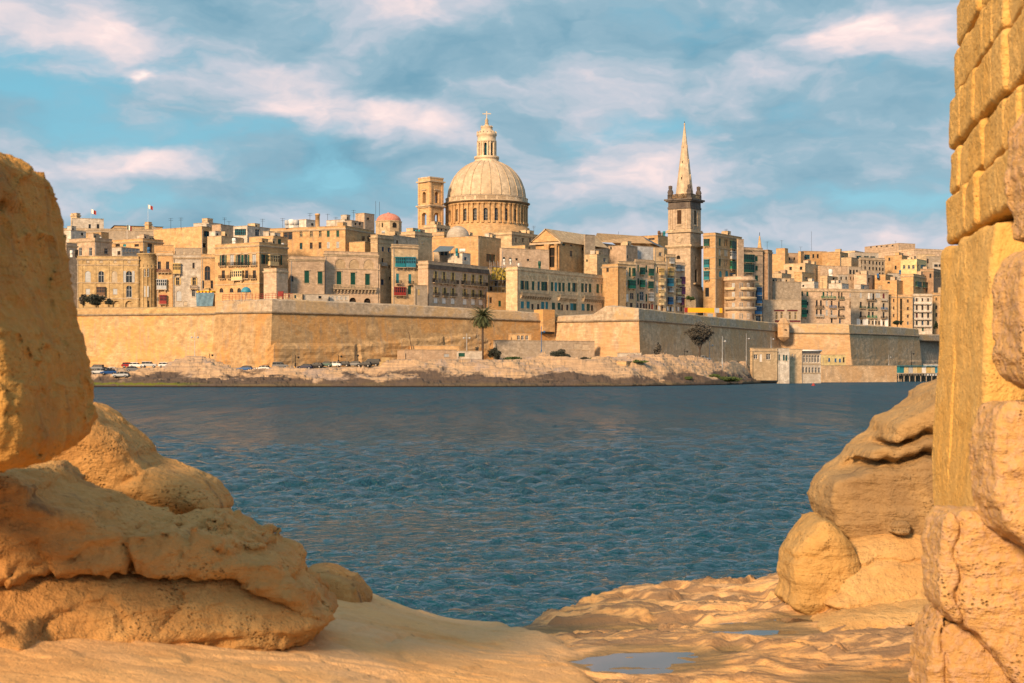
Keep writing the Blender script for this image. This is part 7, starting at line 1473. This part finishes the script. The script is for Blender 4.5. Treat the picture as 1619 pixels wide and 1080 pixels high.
rock('loose_stone', 'small reddish brown stone lying on the bright rock shelf', [(1405, 832), (1412, 824), (1424, 823), (1434, 830), (1436, 838), (1420, 841), (1407, 839)], 8.60, .05, .012, 'beds', .006, amp=(.018, .016, .006), seed=31)
# --- ground: one rock platform with a raised smooth slab on the left, falling off to the sea
def ground():
    ctl = [(0, 1012, 5.3), (250, 992, 5.9), (400, 962, 6.7), (540, 952, 7.7), (600, 950, 8.3), (700, 978, 8.5), (790, 995, 8.4), (0, 1080, 4.6), (300, 1080, 4.9), (600, 1080, 5.5), (880, 1080, 6.1), (860, 1030, 7.2),
           (1000, 1080, 6.75), (1200, 1080, 6.75), (1440, 1080, 6.75), (930, 1010, 8.0), (1000, 945, 9.3), (1050, 934, 9.5), (1110, 931, 9.5), (1200, 933, 9.5), (1260, 950, 9.1), (1210, 1000, 7.95), (1400, 960, 8.6), (1430, 900, 9.2), (1300, 920, 9.1), (1330, 975, 8.3), (1600, 960, 8.4), (1600, 1080, 6.6), (900, 984, 8.6), (-200, 1000, 5.2), (-200, 900, 6.5), (-200, 800, 8.6), (300, 860, 8.8), (1600, 860, 9.6), (1040, 1040, 7.2)]
    C = np.array([tuple(P(*c)) for c in ctl])
    # the slab step is added separately, so take it off the left control points
    edge = [(790, 993, 8.4), (830, 1002, 8.1), (865, 1016, 7.7), (895, 1040, 7.2), (925, 1070, 6.6), (960, 1110, 6.0), (1000, 1200, 5.0)]
    E_ = [(P(*e).x, P(*e).y) for e in edge]
    def slabmask(x, y):       # 1 on the left slab, 0 on the right platform
        xe = np.interp(y, [e[1] for e in E_][::-1], [e[0] for e in E_][::-1]); return sstep(.10, -.05, x-xe)
    step = .10
    C[:, 2] -= step*slabmask(C[:, 0], C[:, 1])
    n = len(C); r = np.hypot(C[:, None, 0]-C[None, :, 0], C[:, None, 1]-C[None, :, 1]); K = np.where(r > 0, r*r*np.log(r+1e-9), 0)+np.eye(n)*.02
    A = np.zeros((n+3, n+3)); A[:n, :n] = K; A[:n, n] = 1; A[:n, n+1:] = C[:, :2]; A[n, :n] = 1; A[n+1:, :n] = C[:, :2].T
    wv = np.linalg.solve(A, np.concatenate([C[:, 2], [0, 0, 0]]))
    xs = np.arange(-3.6, 4.2, .014); ys = np.arange(3.2, 10.9, .014); X, Y = np.meshgrid(xs, ys, indexing='ij'); x, y = X.ravel(), Y.ravel(); z = wv[n]+wv[n+1]*x+wv[n+2]*y
    for i in range(n):
        rr = (x-C[i, 0])**2+(y-C[i, 1])**2; z += wv[i]*.5*rr*np.log(rr+1e-12)
    p = np.stack([x, y, x*0], 1); sm = slabmask(x+.05*fbm(p*3, 3, 40), y); z += step*sm
    # brink of the platform above the sea
    br = [(-3.6, 9.6), (P(590, 0, 8.5).x, 8.6), (P(700, 0, 8.6).x, 8.55), (P(790, 0, 8.5).x, 8.5), (P(880, 0, 8.8).x, 8.9), (P(940, 0, 9.2).x, 9.3), (P(1000, 0, 9.5).x, 9.6), (P(1240, 0, 9.7).x, 9.75), (P(1300, 0, 9.7).x, 10.2), (4.2, 10.4)]
    yb = np.interp(x, [b[0] for b in br], [b[1] for b in br])+.06*fbm(p*np.array([2.2, 0, 0])+5, 4, 44)
    over = np.maximum(y-yb, 0); z -= over*1.2+over**2*6
    pud = [(1212, 999, 82, 11, 7.95), (1255, 981, 34, 6, 8.3), (1030, 1046, 100, 20, 7.15), (965, 1002, 120, 7, 8.3), (1385, 1092, 95, 26, 6.55), (1160, 1032, 22, 5, 7.4)]
    rough = (1-sm)
    z += .022*fbm(p*1.6, 4, 50)+.006*fbm(p*6, 3, 51)+rough*(.018*fbm(p*np.array([2.2, 6, 1]), 5, 52, ridge=True)+.014*fbm(p*np.array([10, 18, 1]), 4, 53, ridge=True))
    qf = 4.5*fbm(p*np.array([.75, 1.5, 1])+31, 3, 71); fr = qf-np.floor(qf); z += (.05*rough+.012*sm)*(sstep(.0, .13, fr)-fr)
    for sd_, sc_ in ((73, 1.1), (74, 1.9)): z -= (.014*rough+.004*sm)*sstep(.022, 0, np.abs(fbm(p*np.array([1, 1.6, 1])*sc_+9, 3, sd_)))
    PD = []
    for (a, b_, rx, ry, Yp) in pud:
        c = P(a, b_, Yp); k = Yp/F; zr = (CH-c.z)/Yp; RX = rx*k; RY = ry*k/max(zr, .05)*1.0
        q = np.sqrt(((x-c.x)/RX)**2+((y-c.y)/RY)**2)+.40*fbm(p*np.array([3.3, 4.5, 1]), 4, 60)+.22*fbm(p*np.array([9, 16, 1]), 3, 61)
        m_ = sstep(2.2, 1.1, q)
        zt = c.z+.03*(q-1)*np.where(q < 1, .6, 1)+.016*fbm(p*np.array([5, 9, 1]), 4, 63)+.005
        z = z*(1-m_)+zt*m_; PD.append((c, RX, RY))
    # shell-shaped scar and low ripples on the smooth slab
    for pts, dp, wd in (([(612, 1008), (640, 1004), (680, 1006), (730, 1011), (785, 1018)], .022, .022), ([(612, 1008), (608, 1020), (640, 1036), (680, 1056)], .012, .03), ([(310, 992), (420, 1018), (520, 1046), (600, 1070)], .010, .02), ([(250, 985), (330, 1000), (390, 1010)], .016, .02), ([(490, 955), (560, 962), (610, 955)], .012, .015)):
        q = []
        for (a, b_) in pts:
            Yd = 7.0
            for _ in range(12):
                c = P(a, b_, Yd); i0 = int(np.clip((c.x-xs[0])/.014, 0, len(xs)-1)); j0 = int(np.clip((Yd-ys[0])/.014, 0, len(ys)-1)); zg = z.reshape(X.shape)[i0, j0]; Yd = .5*Yd+.5*(CH-zg)/((b_-HY)/F)
            q.append((P(a, b_, Yd).x, Yd))
        dd = seg_dist(x+.01*np.sin(y*31), y+.01*np.sin(x*27), q, False); sd = np.exp(-(dd/wd)**2); z -= dp*sd
    V = np.stack([x, y, z], 1); i = np.arange(len(V)).reshape(X.shape); Q = np.stack([i[:-1, :-1], i[1:, :-1], i[1:, 1:], i[:-1, 1:]], -1).reshape(-1, 4)
    m, N, b = principled('platform_rock', (.6, .4, .22), .85, 0, .25)
    pos = N.new('ShaderNodeNewGeometry').outputs['Position']; sx = N.new('ShaderNodeSeparateXYZ', ins={0: pos})
    big = N.noise(pos, .9, 5, .6, .6); mid = N.noise(pos, 4, 5, .65, .5); fine = N.noise(pos, 34, 5, .65); stre = N.noise(N.mapping(pos, scale=(2.2, 9, 1)), 1.0, 6, .68, .8)
    c = N.mix(N.mapr(mid, .3, .7), (.68, .37, .135), (.78, .47, .19)); c = N.mix(N.mapr(big, .42, .62, 0, .8, True), c, (.72, .45, .22))
    side = N.new('ShaderNodeAttribute', attribute_name='rough').outputs['Fac']
    dk = N.math('MULTIPLY', N.mapr(stre, .43, .56, 0, 1, True), N.math('MULTIPLY', side, .85)); c = N.mix(dk, c, (.20, .135, .085))
    wet = N.new('ShaderNodeAttribute', attribute_name='wet').outputs['Fac']; c = N.mix(N.math('MULTIPLY', wet, .75), c, (.20, .15, .07))
    c = N.mix(N.mapr(fine, .35, .65, 0, .22), c, (.36, .21, .10)); sp = N.noise(pos, 11, 2, .5); c = N.mix(N.mapr(sp, .70, .76, 0, .5), c, (.25, .14, .06)); N.put(b.inputs['Base Color'], c)
    hh = N.math('ADD', N.math('MULTIPLY', mid, .02), N.math('ADD', N.math('MULTIPLY', fine, .011), N.math('MULTIPLY', N.noise(pos, 120, 2), .003)))
    hh = N.math('ADD', hh, N.math('MULTIPLY', N.math('MULTIPLY', stre, side), .03))
    bp = N.new('ShaderNodeBump', ins={'Strength': .9, 'Distance': 1.0, 'Height': hh}); N.l.new(bp.outputs[0], b.inputs['Normal'])
    me = mesh_np('rock_platform', V, Q, m)
    wetv = np.zeros(len(x))
    for (a, b_, rx, ry, Yp), (c_, RX, RY) in zip(pud, PD):
        q = np.sqrt(((x-c_.x)/RX)**2+((y-c_.y)/RY)**2)+.40*fbm(p*np.array([3.3, 4.5, 1]), 4, 60)+.22*fbm(p*np.array([9, 16, 1]), 3, 61); wetv = np.maximum(wetv, sstep(1.45, 1.05, q))
    for nm, val in (('rough', rough), ('wet', wetv)):
        at = me.attributes.new(nm, 'FLOAT', 'POINT'); at.data.foreach_set('value', val.astype(np.float32))
    tag(link('rock_platform', me), kind='structure')
    wm, N, b = principled('puddle_water', (.10, .085, .06), .03, 0, .5); b.inputs['IOR'].default_value = 1.33
    b.inputs['Transmission Weight'].default_value = 0
    for (c_, RX, RY), lb in zip(PD, ('still puddle in the middle of the right platform', 'small side pool behind the middle puddle', 'wide shallow puddle with ragged edges on the right platform', 'thin film of water near the brink of the platform', 'round mossy pool at the lower right beside the wall', 'little round puddle between the two larger ones')):
        mb = MB(); n_ = 48; mb.add([(c_.x, c_.y, c_.z)]+[(c_.x+1.45*RX*math.cos(t), c_.y+1.45*RY*math.sin(t), c_.z) for t in np.linspace(0, 2*math.pi, n_, endpoint=False)], [(0, 1+i2, 1+(i2+1) % n_) for i2 in range(n_)])
        o = mb.build('puddle', wm); tag(o, lb, 'puddle', 'rainwater puddles', 'structure')
ground()
# low rock tongues on the right platform
rock('rock_swell', 'low rounded swell of rock between the platform and the shelf, nearest the boulder', [(1265, 935), (1290, 912), (1340, 898), (1400, 898), (1460, 893), (1640, 880), (1640, 930), (1455, 925), (1360, 935), (1300, 950)], 8.9, .35, .10, 'shelf', .016, lean=1.2, amp=(.03, .015, .006), seed=41)
rock('rock_swell', 'long low tongue of rock pointing at the middle puddle', [(1272, 974), (1300, 962), (1350, 952), (1410, 944), (1470, 938), (1640, 930), (1640, 965), (1455, 962), (1380, 972), (1310, 984), (1282, 983)], 8.4, .28, .07, 'shelf', .014, lean=1.5, amp=(.02, .012, .006), seed=43)
# --- ruined wall at the right
def wall():
    root = empty('ruined_wall', (P(1490, 700, 7.2).x, 7.2, 2.8), 0, 'sunlit ruined wall of rough squared stones filling the right edge', 'wall'); off = np.array(root.location)
    # wall face runs from the far end (px ~1495, Y 7.2) towards the camera
    A = np.array([P(1500, 0, 7.2).x, 7.2]); B_ = np.array([P(1625, 0, 5.2).x, 5.2]); d = B_-A; L = np.hypot(*d); d /= L; nrm = np.array([-d[1], d[0]])*1.0
    if nrm[0] > 0: nrm = -nrm
    rg = np.random.default_rng(4)
    joints = [-110, -40, 0, 76, 152, 236, 311, 389]; lefts = [1512, 1510, 1508, 1507, 1506, 1500, 1502, 1494]
    Vs, Qs = [], []; nb = 0
    def block(s0, s1, z0, z1, dep, out, sd, tilt=0, n=26, bat=0):
        """rounded, chipped stone; s along the wall, out = how far it stands proud"""
        nonlocal nb
        us = np.linspace(-1, 1, n); fcs = []; 
        cx, cz, cd = (s0+s1)/2, (z0+z1)/2, out-dep/2; hs = np.array([(s1-s0)/2-.008, dep/2, (z1-z0)/2-.011])
        for ax in range(3):
            for sg in (-1, 1):
                a, b = np.meshgrid(us, us, indexing='ij'); q = np.zeros((n*n, 3)); q[:, ax] = sg; q[:, (ax+1) % 3] = a.ravel(); q[:, (ax+2) % 3] = b.ravel()
                r_ = .022; pp = q*hs; core = np.clip(pp, -(hs-r_), hs-r_); v_ = pp-core; ln = np.linalg.norm(v_, axis=1, keepdims=True)+1e-9; pp = core+v_/ln*np.minimum(ln, r_)
                wp = pp+np.array([cx, cd, cz])
                nn = v_/ln; am = (.009 if n < 60 else .028)*fbm(wp*(3.5 if n < 60 else 2.2)+sd, 3, sd)+.005*fbm(wp*np.array([7, 7, 5])+sd, 3, sd+3, ridge=True)+.003*fbm(wp*36, 3, sd+7, ridge=True)
                wp = wp+nn*am[:, None]
                wp[:, 2] += tilt*(wp[:, 0]-cx); wp[:, 1] += bat*(z1-wp[:, 2])/(z1-z0)
                i = np.arange(n*n).reshape(n, n); qd = np.stack([i[:-1, :-1], i[1:, :-1], i[1:, 1:], i[:-1, 1:]], -1).reshape(-1, 4)
                if sg < 0: qd = qd[:, ::-1]
                X = A[0]+d[0]*wp[:, 0]+nrm[0]*wp[:, 1]; Y = A[1]+d[1]*wp[:, 0]+nrm[1]*wp[:, 1]
                Vs.append(np.stack([X, Y, wp[:, 2]], 1)); Qs.append(qd+nb); nb += n*n
    zj = [CH+(HY-j)/F*7.2 for j in joints]
    for c in range(len(joints)-1):
        zt, zb = zj[c], zj[c+1]; off0 = -(lefts[c+1]-1500)/F*7.2; s = -.02-rg.uniform(0, .03); out = -.015+off0
        while s < L+.4:
            ln = rg.uniform(.24, .50); block(s, s+ln, zb+rg.uniform(-.004, .004), zt+rg.uniform(-.004, .004), .34, out+rg.uniform(-.012, .012), int(rg.integers(1, 900)), rg.uniform(.02, .07), n=40); s += ln
    blocks = (np.concatenate(Vs)-off, np.concatenate(Qs)); Vs.clear(); Qs.clear(); nb = 0
    block(-.02, .55, 3.25, zj[-1]-.01, .4, .02, 911, 0, n=110, bat=.085); block(.56, 1.5, 3.25, zj[-1]-.01, .4, .025, 921, 0, n=90, bat=.085); block(-.01, 1.5, 2.6, 3.24, .4, .09, 931, 0, n=60)
    link('dressed_face', mesh_np('dressed_face', np.concatenate(Vs)-off, np.concatenate(Qs), RK['wall']), root)
    Vs, Qs = [blocks[0]+off], [blocks[1]]
    me = mesh_np('masonry', np.concatenate(Vs)-off, np.concatenate(Qs), RK['wall']); link('masonry', me, root)
    # backing core so that no light leaks through joints
    mb = MB(); a2 = A-nrm*.18; b2 = A+d*(L+.5)-nrm*.18; c2 = b2-nrm*.6; d2_ = a2-nrm*.6
    mb.prism([a2, b2, c2, d2_], 2.6, zj[0]-.1); mb.build('core', RK['rough'], root, root.location)
    for nm, outl, Yd, T, rn, mt, sd, cr in [
        ('rough_stone', [(1700, 150), (1640, 160), (1603, 190), (1592, 240), (1590, 300), (1600, 345), (1603, 385), (1700, 400)], 5.2, .16, .03, 'rough', 65, []),
        ('rough_stone', [(1700, 385), (1605, 392), (1582, 412), (1570, 440), (1567, 500), (1570, 565), (1582, 600), (1625, 624), (1700, 630)], 5.15, .16, .035, 'rough', 67, []),
        ('rough_stone', [(1700, 630), (1600, 634), (1562, 632), (1542, 648), (1535, 700), (1533, 770), (1545, 820), (1580, 845), (1625, 868), (1700, 900)], 5.3, .16, .03, 'rough', 69, [([(1590, 640), (1592, 760), (1585, 850)], .012, .006)]),
        ('rough_stone', [(1545, 798), (1500, 795), (1470, 797), (1457, 820), (1453, 880), (1455, 940), (1478, 970), (1520, 990), (1555, 1040), (1620, 1110), (1700, 1130), (1700, 880), (1600, 848), (1560, 830)], 5.6, .15, .03, 'rough', 71, [([(1518, 800), (1515, 880), (1520, 985)], .03, .008)]),
        ('rough_stone', [(1462, 945), (1443, 985), (1436, 1030), (1442, 1085), (1470, 1120), (1600, 1140), (1620, 1100), (1570, 1050), (1530, 992), (1480, 965)], 5.75, .15, .035, 'rough', 73, [([(1500, 975), (1490, 1030), (1505, 1090)], .03, .008)])]:
        o = rock(nm, None, outl, Yd, T, rn, mt, .011, cracks=cr, amp=(.016, .012, .009), seed=sd, tag_it=False, slant=-.25)
        o.data.transform(Matrix.Translation(-Vector(root.location))); o.parent = root
wall()
